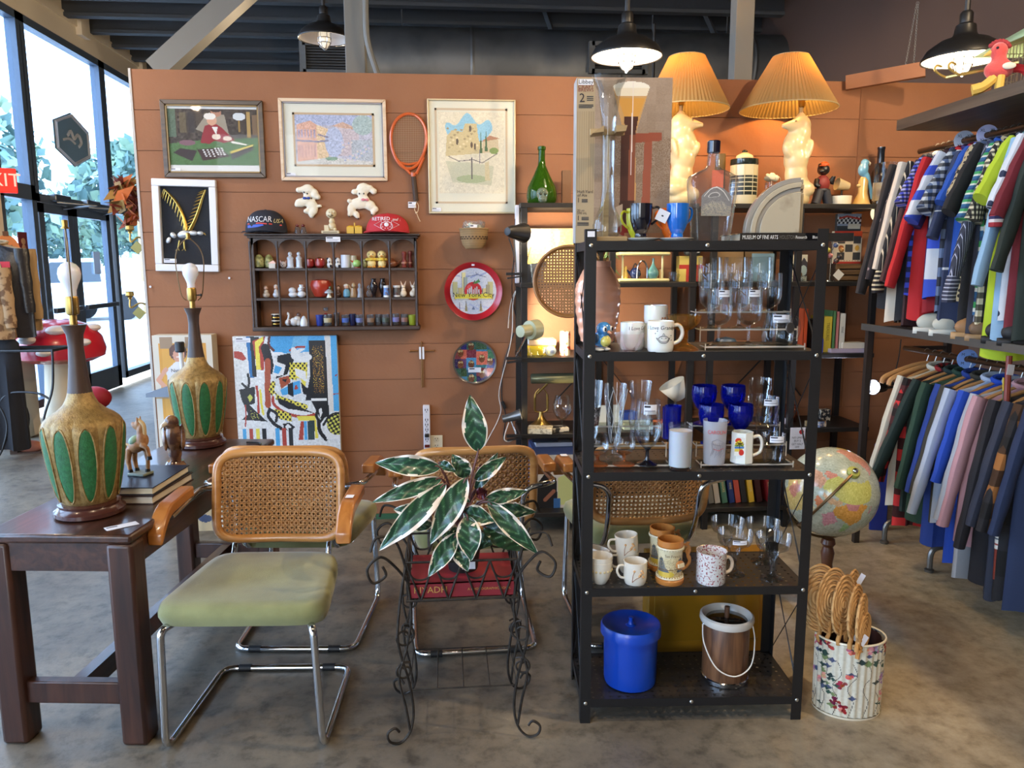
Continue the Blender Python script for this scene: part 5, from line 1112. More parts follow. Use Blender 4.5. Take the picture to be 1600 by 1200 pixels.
for x in(.34,.66):cv.poly([(x-.03,.94),(x,.7),(x+.04,.94)],(176,160,110));cv.line([(x,.72),(x,.92)],.012,(96,96,90))
cv.line([(.2,.74),(.2,.92)],.01,(90,90,110));cv.poly([(.46,.9),(.5,.82),(.54,.9)],(110,120,150))
k=r0*.8
def disc(u,v):
 x,y=u*2-1,1-v*2;q=max(abs(x),abs(y));l=math.hypot(x,y)or 1;s=q/l;return(x*s*k,y*s*k,.0042)
def remap(cv):
 h,w=cv.a.shape[:2];x=cv.U*2-1;y=1-cv.V*2;q=np.maximum(abs(x),abs(y));l=np.hypot(x,y)+1e-9;X,Y=x*q/l,y*q/l
 i=np.clip(((1-Y)/2*h).astype(int),0,h-1);j=np.clip(((X+1)/2*w).astype(int),0,w-1);cv.a=cv.a[i,j];return cv
remap(cv).obj('printed_disc',disc,t,.3,.3)
b=B();b.text('New York City',.037,(0,-.021),lambda x,z:(x,z,.0052));b.obj('lettering',INK,t)
B().box(-.008,.008,r0*.87,r0*.93,.02,.026).obj('price_sticker',PAPER,t)
c0=PW(741.5,565.5);r0=34.5*PXW;t=thing('round_plate','round patchwork plate painted with owls below the red tray','plate',(c0.x,YW,c0.z),rot=(R(90),0,0))
B().lathe([(.0,.003),(r0*.6,.003),(r0*.97,.02),(r0,.022),(r0*.99,.017),(r0*.6,0),(0,0)],56).obj('plate',mat('plate_rim',(90,84,80),.25,coat=.3),t)
cv=Cv(90,90,(60,50,70));PC_=[(60,96,84),(52,46,84),(122,60,70),(52,110,120),(62,120,156),(60,84,62),(92,60,96),(190,100,84),(50,48,110),(64,110,84),(44,84,110),(86,110,60),(120,50,64)]
i=0
for y0 in(0,.2,.42,.66,.86):
 for x0 in(0,.17,.31,.54,.8):cv.rect(x0,y0,x0+.3,y0+.26,PC_[(i*5+3)%13]);i+=1
cv.rect(.54,.24,.82,.58,(196,104,86));cv.rect(.3,.4,.54,.7,(76,140,180))
for x,y in((.42,.12),(.68,.42),(.42,.56),(.16,.56),(.68,.8),(.16,.28),(.88,.5),(.42,.9)):
 cv.ell(x,y,.075,.1,(110,70,50));cv.ell(x-.03,y-.05,.025,.025,(206,190,140));cv.ell(x+.03,y-.05,.025,.025,(206,190,140));cv.ell(x-.03,y-.05,.01,.01,(20,20,20));cv.ell(x+.03,y-.05,.01,.01,(20,20,20))
cv.noise(8,2);k=r0*.94
def dish(u,v):x,y,z=disc(u,v);l=math.hypot(x,y)/k;return(x,y,.0045+max(0,(l-.6))*.035)
remap(cv).obj('painted_face',dish,t,.2,.5)
b=B();b.mat(0).box(-.036,.036,-.06,-.032,.009,.01).mat(1).box(-.03,.0,-.042,-.036,.01,.0104);b.obj('price_label',[PAPER,INK],t)
c0=PW(659.5,548);t=thing('wall_cross','small twisted brass cross with a white plaque on the wall','cross',(c0.x,YW,c0.z));E_=lambda px,py,y=-.008:(PW(px,py).x-c0.x,y,PW(px,py).z-c0.z)
TW=mat('bronze_twist',(140,96,52),.4,.5,bump=(200,.003,(1,1,1)))
b=B();b.tube([E_(641,548.5),E_(678,548)],.0042,8);b.tube([E_(658.5,535),E_(659.5,605)],.0042,8).tube([E_(660.8,560),E_(661.5,605)],.003,6);
for p in((641,548.5),(678,548),(658.5,535)):b.sph(E_(*p),.006,8,6)
b.obj('crossed_rods',TW,t)
b=B()
for x in(656.5,661.3):a,c=E_(x-1.7,542),E_(x+1.7,561);b.box(a[0],c[0],-.016,-.013,c[2],a[2])
b.obj('white_slips',PAPER,t)
c0,w,h=wrect(661,632,673,701,0);t=thing('power_strip','white six socket power strip fixed upright on the wall','power strip',(c0.x,YW,c0.z));PLW=mat('white_plastic',(216,216,226),.35)
B().box(-w/2,w/2,-.03,0,-h/2,h/2).obj('casing',PLW,t,bev=.004)
for k,zz in enumerate((.4,.18,.07,-.04,-.15,-.26)):
 b=B();b.box(-.009,-.005,-.0308,-.0298,zz*h-.006,zz*h+.006).box(.004,.008,-.0308,-.0298,zz*h-.006,zz*h+.006).cyl((0,-.0308,zz*h-.012),(0,-.0298,zz*h-.012),.003,n=8);b.obj('socket',INK,t)
B().box(-.014,.014,-.034,-.029,-h*.44,-h*.38).obj('rocker_switch',mat('dark_red_switch',(90,24,24),.3),t)
b=B();b.box(-.012,.012,-.052,-.03,-.2*h,-.13*h);b.obj('plug',BLACK,t,bev=.003)
c0,w,h=wrect(672,680,692,702,0);t=thing('wall_outlet','ivory double wall outlet beside the power strip','outlet',(c0.x,YW,c0.z));IV=mat('ivory_plastic',(214,206,184),.35)
B().box(-w/2,w/2,-.008,0,-h/2,h/2).obj('cover_plate',IV,t,bev=.003)
for s in(-1,1):
 o=B().at((0,-.008,s*h*.24),(R(90),0,0)).lathe([(.0,.003),(.014,.003),(.016,0)],20,cap0=False).obj('receptacle',IV,t)
 b=B();b.box(-.008,-.005,-.0125,-.0105,s*h*.24,s*h*.24+.008).box(.005,.008,-.0125,-.0105,s*h*.24,s*h*.24+.008).cyl((0,-.0125,s*h*.24-.006),(0,-.0105,s*h*.24-.006),.0025,n=8);b.obj('slots',INK,o)
for px,py,lab in((236,448,'tiny white push pin in the wall left of the far lamp bulb'),(359,434.5,'tiny white push pin in the wall right of the eagle box')):
 c=PW(px,py,0);tag(B().at((0,0,0),(R(90),0,0)).lathe([(.003,0),(.003,.006),(.006,.008),(.006,.011),(0,.012)],12).obj('push_pin',PLW,None,c),lab,'pin')
p0,p1=PW(363,526,.05),PW(533,718,.05);w=p1.x-p0.x;h=.86
t=thing('abstract_canvas','large unframed abstract canvas in blue, black, red and yellow against the wall','painting',(p0.x,YW-.05,p0.z-h))
B().box(0,w,-.0,.04,0,h).obj('stretched_canvas',mat('canvas_edge',(206,206,200),.8),t)
s_=(718-526)/(h/PXW)
cv=Cv(170,236,(214,218,220));cv.noise(6,3)
def X(x):return(x-12)/1083
def Y(y):return(y-62)/1083*(w/h)
def pg(c,*pts):cv.poly([(X(x),Y(y))for x,y in pts],c)
def ln(c,wd,*pts):
 q=spline([(X(x),Y(y),0)for x,y in pts],5);cv.line([(v.x,v.y)for v in q],wd/1083,c)
BK,WH,RD_,YL,BL,LB,OG=(24,24,28),(222,224,224),(166,62,50),(222,210,80),(40,110,170),(74,160,214),(160,76,48)
pg(LB,(390,62),(970,62),(970,230),(600,240),(440,260),(400,160));pg((110,180,220),(650,62),(800,62),(760,220),(600,240))
pg(BL,(150,62),(190,62),(215,500),(170,500));pg(BK,(190,62),(290,70),(235,160),(240,500),(200,490));pg(RD_,(215,110),(350,62),(320,420),(290,430),(235,300));pg(YL,(240,120),(330,62),(330,110),(280,170),(290,420),(240,420))
ln(WH,34,(370,62),(350,160),(400,240),(520,255));ln((90,40,36),26,(395,62),(385,150),(430,210));pg(RD_,(20,215),(100,225),(145,300),(110,320),(15,285));cv.noise(3,2)
pg(BK,(800,110),(975,110),(985,940),(890,960),(800,760),(740,760),(800,500));cv.dots((cv.U>X(835))&(cv.U<X(950))&(cv.V>Y(170))&(cv.V<Y(680)),(150,110,40),.22);cv.dots((cv.U>X(835))&(cv.U<X(940))&(cv.V>Y(200))&(cv.V<Y(640)),(226,196,70),.05)
pg((214,210,204),(975,62),(1025,62),(1035,890),(985,890));pg(LB,(1028,62),(1095,62),(1095,880),(1038,880))
ln(BK,90,(345,190),(370,300),(385,420));ln(OG,62,(365,330),(350,600),(345,800));pg(BK,(470,270),(620,240),(640,320),(560,470),(440,520),(460,350));pg(WH,(440,330),(550,370),(520,480),(400,500),(420,400));pg(LB,(440,370),(510,400),(470,470),(420,450));pg(OG,(470,510),(600,480),(590,560),(490,630));pg(BK,(500,530),(560,520),(540,560))
ln(RD_,20,(600,215),(680,180),(755,180));ln(WH,54,(640,210),(640,280),(720,310),(800,290));pg(WH,(620,240),(700,200),(760,200),(690,250),(700,310),(640,310));pg(YL,(600,380),(640,350),(780,370),(770,470),(740,650),(700,520),(620,520));pg(WH,(610,400),(760,440),(760,560),(660,490))
mk=cv.pmask([(X(x),Y(y))for x,y in((590,350),(780,350),(770,450),(640,400),(660,540),(580,520))]);ck=(np.sin(cv.U*150)*np.sin(cv.V*190)>.15);cv.put(mk&ck,BK);cv.put(mk&~ck,YL)
pg(LB,(620,560),(690,540),(700,680),(620,700));pg(BK,(700,560),(780,640),(800,700),(720,690));ln(RD_,20,(650,600),(640,630),(660,620));pg(LB,(480,640),(560,600),(560,690),(500,700));pg(BK,(560,580),(615,560),(620,720),(560,690))
mk=cv.lmask([(X(x),Y(y))for x,y in((410,570),(385,650),(440,720),(620,790),(740,830))],50/1083);cv.put(mk,YL);cv.put(mk&ck,BK)
pg(BK,(440,720),(560,770),(720,850),(830,900),(600,880),(460,790));ln(WH,34,(415,700),(420,780),(520,860),(640,880),(800,915));ln(RD_,30,(400,720),(410,800),(520,890),(700,940),(840,915));mk=cv.pmask([(X(x),Y(y))for x,y in((400,840),(580,900),(590,990),(460,960))]);cv.put(mk,YL);cv.put(mk&ck,BK)
pg(YL,(640,930),(840,930),(860,1180),(830,1180),(830,980),(660,980));pg((40,60,62),(750,985),(830,980),(820,1190),(750,1190));pg(RD_,(680,990),(715,985),(700,1190),(650,1190));pg(LB,(715,990),(745,985),(745,1190),(715,1190))
ln(BK,34,(360,850),(340,920),(400,1010),(470,1060));ln(BK,30,(360,850),(430,900),(420,980));pg(BK,(490,1010),(560,1000),(620,1050),(560,1100),(500,1060));pg(WH,(510,1045),(545,1012),(580,1045),(545,1085))
ln(BK,30,(880,830),(850,930),(890,990),(930,910),(900,830));ln(BK,40,(870,980),(880,1100),(940,1190));pg(WH,(880,860),(905,840),(915,900),(885,960));ln(BK,26,(920,1030),(1000,930),(1095,905));pg(WH,(930,1040),(1010,950),(1095,920),(1095,1190),(950,1190));mk=((cv.U-X(1060))/.095)**2+((cv.V-Y(1030))/.068)**2<1;cv.put(mk,BK);cv.put(mk&(np.sin(cv.U*120+cv.V*60)*np.sin(cv.V*190-cv.U*30)>.1),(206,206,90))
ln(BK,26,(90,570),(140,610),(160,540),(150,470));pg(BK,(50,630),(215,600),(210,780),(150,800),(330,985),(200,970),(60,960),(130,900),(70,740));pg((190,196,90),(135,710),(165,680),(190,720),(155,770));cv.dots(cv.pmask([(X(x),Y(y))for x,y in((150,830),(280,950),(150,950))]),(206,206,90),.12);ln(RD_,24,(235,600),(245,740),(240,880));ln(YL,24,(270,640),(275,780),(290,900));ln(RD_,14,(110,800),(105,920),(95,1030))
for k,c in enumerate((LB,RD_,YL,BK,WH,LB,RD_,BK)):cv.rect(X(60+k*70),Y(1060),X(100+k*70),1,c)
cv.rect(X(805),Y(738),X(965),Y(765),WH);ln(RD_,10,(1070,495),(1085,480));ln(RD_,10,(1040,695),(1095,690));cv.dots(cv.V>.86,(206,206,204),.2);cv.noise(5,1)
cv.obj('painted_face',flat(0,w,h,0,-.001),t,.45,.15)
pricetag('price_label',t,(.055,h-.02),.08,.025,-.002)
# == miniature display shelf and its small treasures
SHY=YW-.095
a,c=PY(391,366,SHY),PY(653,512,SHY);MS=Vector((a.x,SHY,c.z));mw=c.x-a.x
DKW=mat('dark_stained_pine',(50,34,28),.45,pat=woodpat((42,28,23),(62,43,34),5,0))
ms=thing('display_shelf','dark wooden wall shelf with arches and three rows of tiny figurines','shelf',(a.x,SHY,0))
zrow=[PY(520,y,SHY).z for y in(419,465.5,510)];zt=PY(520,365,SHY).z
b=B();b.box(-.028,mw+.02,-.022,.095,zt-.012,zt).box(-.016,mw+.01,-.012,.095,zt-.024,zt-.012);b.obj('top_board',DKW,ms,bev=.003)
b=B();b.box(-.012,mw+.012,-.012,.095,zrow[2]-.022,zrow[2]);b.obj('bottom_board',DKW,ms,bev=.004)
for x in(0,mw-.012):B().box(x,x+.012,.0,.095,zrow[2],zt-.02).obj('side_panel',DKW,ms)
for z in zrow[:2]:B().box(.01,mw-.01,.004,.095,z-.012,z).obj('shelf_board',DKW,ms)
xs=[PY(px,440,SHY).x-a.x for px in(393,435.5,479.5,523,566.5,609.5,651)]
b=B()
for x0,x1 in zip(xs,xs[1:]):
 m=(x0+x1)/2;r=(x1-x0)*.43;zb2=zt-.075
 b.prism([(x0,zt-.022),(x0,zb2)]+[(m+r*cos(q),zb2+.045*sin(q))for q in[PI-PI*i/14 for i in range(15)]]+[(x1,zb2),(x1,zt-.022)],.0,.008)
b.obj('arched_valance',DKW,ms)
for x in xs:
 b=B();z0=zrow[2];L=zt-.07-z0
 b.lathe([(.0075,z0),(.0075,z0+L*.03),(.005,z0+L*.05),(.0065,z0+L*.3),(.0075,z0+L*.33),(.0055,z0+L*.35),(.0068,z0+L*.5),(.0055,z0+L*.64),(.0078,z0+L*.67),(.005,z0+L*.7),(.0062,z0+L*.9),(.0075,z0+L*.97),(.0075,z0+L+.03)],10,c=(x,.004,0));b.obj('spindle',DKW,ms)
pricetag('price_label',ms,(PY(521,373,SHY).x-a.x,PY(521,374,SHY).z),.075,.026,-.013)
def at_shelf(px,row,dy=.045):
 Yq=SHY+dy;p=PY(px,440,Yq);return Vector((p.x,Yq,zt if row<0 else zrow[row]+.0005))
def unit(px):return px/F*4.2
def mk(name,px,row,label,w,h,build,cat='figurine',group=None,dy=.045,rz=0):
 """build(b-maker) works in a unit frame: radius .5, height 1"""
 t=thing(name,label,cat,at_shelf(px,row,dy),rz,group)
 sx,sz=unit(w),unit(h)
 for nm,fn,m in build:
  b=B();b.M=Matrix.Diagonal((sx,sx,sz,1));fn(b);b.obj(nm,m,t)
 return t
C=lambda n,c,r=.25:mat('mini_'+n,c,r,coat=.3)
def sp(*q):return lambda b:[b.sph(s[:3],s[3:6]if len(s)>4 else s[3],12,8)for s in q]
def la(*prof,**k):return lambda b:b.lathe(list(prof),20,**k)
cabb=[('body',lambda b:b.lathe([(.1,0),(.42,.1),(.5,.4),(.42,.75),(.2,.97),(0,1)],20,fn=lambda a,z:1+.07*sin(a*6+z*9)),mat('mini_cabbage',(170,168,112),.4,var=(60,(110,112,66),.45,.6)))]
mk('cabbage_shaker',406.5,0,'green cabbage shaped shaker at the left of the top row',16,21,cabb,'shaker','cabbage shakers');mk('cabbage_shaker',422,0,'green cabbage shaped shaker beside the first spindle',14,21,cabb,'shaker','cabbage shakers',.06)
mk('house_figurine',427,0,'tiny pink and grey house in front of the second cabbage',12,12,[('body',lambda b:b.box(-.4,.4,-.3,.3,0,.65),C('greyhouse',(170,160,150))),('roof',lambda b:b.prism([(-.5,.6),(.5,.6),(.2,1),(-.1,.85)],-.35,.35),C('pinkroof',(206,150,130)))],dy=.025)
mk('cat_figurine',444,0,'tiny grey cat head figurine left of the white angels',11,12,[('head',sp((0,0,.45,.45,.4,.42)),C('greycat',(190,176,168))),('ears',lambda b:[b.tube([(s*.3,0,.7),(s*.42,0,1)],[.16,.02],6)for s in(-1,1)],C('pinkear',(206,160,140))),('face',sp((-.15,-.4,.5,.06),(.15,-.4,.5,.06),(0,-.42,.35,.07)),INK)])
ang=[('robe',la((.46,0),(.5,.04),(.36,.1),(.34,.5),(.4,.62),(.2,.74),(0,.78)),C('angelwhite',(206,214,226))),('head',sp((0,0,.86,.24,.24,.14)),C('angelwhite',(206,214,226))),('hands',sp((0,-.3,.58,.12,.14,.07)),C('angelwhite',(206,214,226)))]
mk('angel_figurine',455,0,'white praying angel figurine, left of the pair in the top row',13,25,ang,group='white angels');mk('angel_figurine',468.5,0,'white praying angel figurine, right of the pair in the top row',12,25,ang,group='white angels')
tom=[('fruit',la((.2,0),(.46,.2),(.5,.5),(.4,.85),(.1,.95),(0,.9)),C('tomato',(150,40,36))),('calyx',sp((0,-.2,.93,.16,.16,.06)),C('calyx',(90,70,40)))]
mk('tomato_shaker',485.5,0,'red tomato shaker half behind the third spindle',15,16,tom,'shaker','tomato shakers',.06);mk('tomato_shaker',501,0,'whole red tomato shaker in the top row',16,17,tom,'shaker','tomato shakers')
cow=[('body',sp((0,0,.3,.42,.36,.32),(0,-.05,.7,.36,.34,.3)),C('cowwhite',(226,222,216))),('spots',sp((-.25,-.1,.88,.2,.2,.12),(.2,-.2,.2,.2,.2,.14),(.05,-.34,.58,.1,.08,.07)),INK)]
mk('cow_figurine',516,0,'black and white cow figurine left of the middle spindle',10,16,cow,group='small cows');mk('cow_figurine',529,0,'black and white cow figurine right of the middle spindle',10,16,cow,group='small cows')
mk('cup',541,0,'pale blue printed straight cup in the top row',14,20,[('body',la((.44,0),(.5,.03),(.5,1),(.46,1),(.45,.1),(0,.08)),C('palecup',(206,212,226)))],'cup');mk('cup',553,0,'cream straight cup behind the green bird ornament',11,19,[('body',la((.44,0),(.5,.03),(.5,1),(.46,1),(.45,.1),(0,.08)),C('creamcup',(206,200,180)))],'cup',None,.065)
mk('ornament',558.5,0,'shiny green and red ball ornament in the top row',14,13,[('ball',sp((0,0,.52,.48,.46,.46)),C('greenball',(150,190,110),.1)),('beak',lambda b:b.tube([(-.4,-.1,.7),(-.7,-.2,.9)],[.12,.02],6),C('redbit',(170,70,50))),('foot',la((.3,0),(.3,.08),(0,.1)),C('redbit',(170,70,50)))],'ornament',None,.03)
mk('bird_figurine',571,0,'tiny green and yellow bird left of the yellow ducklings',8,14,[('body',sp((0,0,.4,.44,.4,.4),(0,0,.8,.34,.34,.22)),C('olivebird',(150,146,96)))])
dk=[('body',sp((0,0,.25,.4,.36,.26),(0,.0,.78,.42,.4,.24)),mat('mini_duck',(224,204,140),.35)),('ruff',sp((-.3,-.08,.5,.26,.22,.1),(.3,-.08,.5,.26,.22,.1),(0,-.25,.5,.3,.2,.1)),mat('mini_duckyellow',(222,190,74),.35)),('bill',sp((0,-.4,.68,.16,.16,.05)),mat('mini_bill',(206,140,60),.35)),('eyes',sp((-.16,-.37,.8,.04),(.16,-.37,.8,.04)),INK),('feet',sp((-.2,-.16,.05,.2,.24,.06),(.2,-.16,.05,.2,.24,.06)),mat('mini_bill',(206,140,60),.35))]
mk('duck_figurine',581.5,0,'yellow duckling figurine, left of the pair',17,26,dk,group='yellow ducklings',dy=.04);mk('duck_figurine',597.5,0,'yellow duckling figurine, right of the pair',16,26,dk,group='yellow ducklings',dy=.04)
mk('teapot',614,0,'brown toy teapot partly behind the fifth spindle',16,15,[('pot',sp((0,0,.42,.5,.46,.42)),C('brownpot',(122,70,44))),('lid',la((.25,.8),(.1,.92),(.12,1),(0,1)),C('brownpot',(122,70,44))),('spout',lambda b:b.tube([(.4,0,.4),(.75,0,.75)],[.1,.07],8),C('brownpot',(122,70,44)))],'teapot',None,.06)
shk=[('turned_body',la((.4,0),(.5,.06),(.36,.14),(.5,.3),(.46,.42),(.3,.5),(.34,.7),(.44,.8),(.46,.92),(.3,1),(0,1)),mat('mini_redwood',(120,52,44),.4)),('pale_ring',la((.5,.27),(.52,.3),(.5,.33),cap0=False),mat('mini_palewood',(190,140,110),.5))]
mk('wooden_shaker',632.5,0,'red turned wooden shaker, front of the pair',9,25,shk,'shaker','wooden shakers');mk('wooden_shaker',641.5,0,'red turned wooden shaker, rear of the pair',8,26,shk,'shaker','wooden shakers',.065)
def seated(col,hat):return[('body',sp((0,0,.22,.46,.4,.22),(0,0,.45,.28,.26,.2)),C('seat%d'%col[0],col)),('head',sp((0,-.04,.76,.26,.26,.16)),C('skin',(206,170,150))),('hair',sp((0,.04,.84,.28,.26,.14)),C('hair%d'%hat[0],hat))]
mk('child_figurine',415,1,'small seated child figurine at the left of the middle row',12,20,seated((190,176,160),(140,110,84)));mk('child_figurine',430.5,1,'small grey seated girl figurine by the first spindle',11,21,seated((196,196,200),(206,204,200)))
chk=[('body',sp((0,0,.3,.5,.44,.3),(-.05,-.1,.72,.4,.38,.28)),C('chickwhite',(216,220,228)))]
mk('bird_figurine',457,1,'plump white chick figurine in the middle row',14,16,chk);mk('snowman_figurine',470.5,1,'white snowman figurine beside the white chick',14,20,[('body',sp((0,0,.26,.5,.44,.26),(-.08,-.02,.62,.34,.32,.2)),C('chickwhite',(216,220,228))),('hat',la((.34,.74),(.34,.8),(.24,.82),(.24,1),(0,1)),C('chickwhite',(216,220,228)))])
mk('pumpkin_jar',501,1,'red orange ribbed pumpkin shaped jar in the middle row',31,28,[('pumpkin',lambda b:b.lathe([(.16,0),(.3,.06),(.44,.4),(.5,.7),(.42,.94),(.2,1),(0,.93)],36,fn=lambda a,z:1+.08*abs(sin(a*3))),mat('mini_pumpkin',(166,54,36),.3,coat=.3))],'jar',None,.055)
mk('mushroom_figurine',513.5,1,'blue and white mushroom figurine in front of the pumpkin jar',14,18,[('stem',la((.32,0),(.2,.2),(.16,.5)),C('stemw',(206,206,196))),('cap',la((.5,.4),(.46,.5),(.2,.7),(0,.74)),C('capblue',(150,160,170))),('sprig',sp((.14,-.1,.85,.16,.16,.14)),C('sprig',(86,96,70)))],dy=.02)
mk('person_figurine',528.5,1,'dim brown figurine behind the middle spindle',9,19,seated((110,84,70),(70,56,50)),dy=.07)
mk('child_figurine',541,1,'child figurine in a blue coat in the middle row',11,21,[('coat',la((.3,0),(.5,.1),(.46,.45),(.3,.62)),C('bluecoat',(90,150,184))),('head',sp((0,0,.76,.36,.34,.16)),C('skin',(206,170,150))),('cap',sp((-.05,.04,.88,.36,.32,.12)),C('whitecap',(222,216,206)))])
mk('doll_figurine',551.5,1,'tan carved doll with raised arm beside the blue coated child',11,23,[('body',la((.44,0),(.5,.1),(.4,.4),(.34,.62)),C('tanrobe',(160,130,96))),('head',sp((.05,0,.8,.3,.28,.18)),C('tanhead',(176,150,116))),('arm',lambda b:b.tube([(-.25,-.1,.55),(-.6,-.15,.8)],.09,6),C('tanrobe',(160,130,96)))])
mk('angel_figurine',561.5,1,'small clear glass angel figurine before the fourth spindle',10,23,[('body',la((.46,0),(.3,.3),(.36,.55),(.2,.66),(.26,.84),(0,.98)),mat('mini_frost',(186,192,206),.15,trans=.4))])
mk('glass_figurine',576,1,'small clear glass bear figurine left of the black vases',10,20,[('body',sp((0,0,.3,.44,.4,.3),(0,0,.76,.32,.3,.2)),glass('mini_clear',(220,220,224),.8,.5,.1,body=.1))])
vs=[('vase',la((.24,0),(.16,.08),(.32,.3),(.5,.55),(.4,.75),(.26,.88),(.32,1),(.26,1)),C('blackvase',(30,22,26),.15))]
mk('bud_vase',583.5,1,'small black bud vase, left of the pair',13,29,vs,'vase','black bud vases',.05);mk('bud_vase',597.5,1,'small black bud vase, right of the pair',13,29,vs,'vase','black bud vases',.065)
def band(c):return[('body',la((.44,0),(.5,.03),(.48,.1),(.48,.9),(.5,.97),(.46,1),(.42,.9),(0,.88)),C('bandwhite',(214,216,222))),('printed_band',la((.49,.18),(.495,.2),(.495,.8),(.49,.82),cap0=False),mat('mini_band%d'%c[0],c,.4,var=(80,(96,66,60),.45,.6)))]
mk('souvenir_cup',604,1,'blue printed white souvenir shot cup in front of the black vase',11,18,band((84,130,190)),'cup',None,.025);mk('souvenir_cup',619.5,1,'grey printed white souvenir shot cup left of the rabbits',12,18,band((90,90,92)),'cup',None,.05)
def bun(rx):return[('body',sp((0,0,.22,.44,.36,.22),(rx*.1,0,.45,.3,.28,.16),(rx*.05,-.04,.64,.28,.28,.12)),mat('mini_rabbit',(222,206,184),.35,coat=.3)),('ears',lambda b:[b.tube([(s*.16,0,.7),(s*.34,.02,.98)],[.11,.03],8)for s in(-1,1)],mat('mini_rabbitear',(214,184,160),.4))]
mk('rabbit_figurine',630,1,'white rabbit figurine with upright ears, left of the pair',12,25,bun(0),group='white rabbits');mk('rabbit_figurine',644.5,1,'white rabbit figurine turned sideways, right of the pair',11,25,bun(2),group='white rabbits')
mk('stacking_cups',428.5,2,'stack of black and gold rimmed tiny cups in the bottom row',14,20,[('black_wall',la((.4,0),(.44,.04),(.44,.95),(0,.95)),C('blackcup',(24,20,18))),('gold_bands',lambda b:[b.lathe([(.45,z),(.48,z+.03),(.48,z+.09),(.45,z+.12)],20,cap0=False)for z in(.12,.62)],mat('mini_gold',(196,160,84),.25,.8)),('pale_rims',lambda b:[b.lathe([(.44,z),(.52,z+.03),(.5,z+.08),(.44,z+.1)],20,cap0=False)for z in(.38,.88)],C('palerim',(216,206,190)))],'cup')
mk('goose_figurine',447.5,2,'small white goose figurine with a long neck in the bottom row',11,20,[('body',sp((0,0,.28,.46,.36,.26)),C('goose',(214,214,214))),('neck',lambda b:b.tube(spline([(-.1,0,.4),(.05,0,.65),(.1,0,.9),(-.1,0,.98)],4),.13,8),C('goose',(214,214,214))),('dark_breast',sp((.2,-.25,.3,.2,.16,.18)),C('browngoose',(120,90,84)))])
mk('couple_figurine',459,2,'white polar bear figurine bending over with a dark haired head',17,21,[('body',sp((-.1,0,.32,.42,.36,.32),(.15,-.05,.55,.3,.26,.2),(.25,-.05,.25,.2,.2,.25)),C('goose',(214,214,214))),('dark_head',sp((.3,0,.84,.2,.2,.16)),C('darkhead',(100,76,70)))])
mk('cone_figurine',472,2,'smooth white leaning seal shaped figurine in the bottom row',12,16,[('body',la((.46,0),(.5,.2),(.4,.6),(.2,.9),(0,1)),C('sealwhite',(222,228,236)))])
def shot(px,lab,col,m,w=12,h=17,dy=.045,band_=None):
 t=mk('shot_glass',px,2,lab,w,h,[('glass_body',la((.36,0),(.4,.06),(.5,1),(.46,1),(.37,.14),(0,.12)),m)]+([('printed_band',la((.445,.3),(.475,.7),cap0=False),mat('mini_pr%d_%d'%(band_[0],band_[2]),band_,.4))]if band_ else[]),'glass','souvenir shot glasses',dy);return t
SG=glass('shot_clear',(216,218,222),.8,.5,.05,body=.06)
shot(497,'solid blue shot glass, leftmost in the bottom row',None,C('bluecup',(40,60,150)))
shot(510,'etched clear shot glass right of the blue one',None,SG,14,18,.03,(170,160,130));mk('perfume_bottle',507,2,'little clear bottle with red ball stopper behind the etched shot glass',11,28,[('bottle',la((.46,0),(.5,.3),(.3,.45),(.2,.5)),SG),('red_stopper',sp((0,0,.55,.34,.34,.14)),C('redstop',(150,36,40))),('rim',la((.3,.8),(.36,.95),(.3,1),cap0=False),SG)],'bottle',None,.075)
shot(524,'clear shot glass behind the middle spindle',None,SG,10,20,.06)
shot(537.5,'clear shot glass with a blue and white print',None,SG,12,17,.04,(70,100,180));shot(549,'dark navy shot glass between two clear ones',None,C('navycup',(24,28,66)),11,18,.05);shot(560,'clear shot glass with fine blue print before the fourth spindle',None,SG,13,17,.04,(110,120,170))
shot(577,'clear shot glass with a brown print after the fourth spindle',None,SG,12,17,.04,(130,110,96));shot(589.5,'clear shot glass with a smoky grey print',None,SG,11,17,.055,(70,76,80));shot(601,'clear shot glass with a dark green print',None,SG,13,17,.04,(70,80,70));shot(617,'clear shot glass with a violet print after the fifth spindle',None,SG,12,18,.045,(120,116,170));shot(630.5,'clear shot glass with a faint red print near the right end',None,SG,13,17,.05,(130,96,90))
shot(643.5,'yellow green printed shot glass at the right end',None,mat('mini_lime',(166,176,50),.3,trans=.3),14,16)
p=at_shelf(420,-1,.05);r=unit(33)
def cap(label,px,m,w,crown,brimdir,front):
 t=thing('baseball_cap',label,'cap',at_shelf(px,-1,.045),0);r=unit(w/2);hgt=unit(crown)
 b=B();b.grid(lambda u,v:(r*cos(2*PI*u)*cos(v*PI/2)**.75*(1.0),.72*r*sin(2*PI*u)*cos(v*PI/2)**.75,.006+hgt*sin(v*PI/2)**.9),40,12,True);b.obj('crown',m,t)
 b=B();b.grid(lambda u,v:((r*1.02)*cos(PI+PI*u)*(1),-.45*r-.28*r*v-.24*r*sin(PI*u)*(0.3+v),.012-.010*v-.008*cos(PI*u*2-PI)*v*0+.012*(1-abs(u*2-1))*(v)),24,6);b.obj('peak',m,t,solid=.003)
 b=B();b.sph((0,0,hgt+.006),(.006,.006,.003),8,5);b.obj('top_button',m,t)
 return t,r,hgt
NV=mat('navy_twill',(24,28,42),.8);RDT=mat('red_twill',(176,34,44),.75)
t,r,hg=cap('navy racing cap with silver lettering at the left on the shelf top',420.5,NV,62,34,1,None)
def capmap(r,hg):return lambda x,z:(x,-.72*r*max(.05,(1-(x/r)**2-((z-.006)/hg)**2*.75))**.5-.005,z)
b=B();W=capmap(r,hg);b.mat(0).text('NASCAR',.042,(-.022,.072),W,sx=.82).mat(3).text('USA',.03,(.072,.064),W,sx=.8,shear=.3)
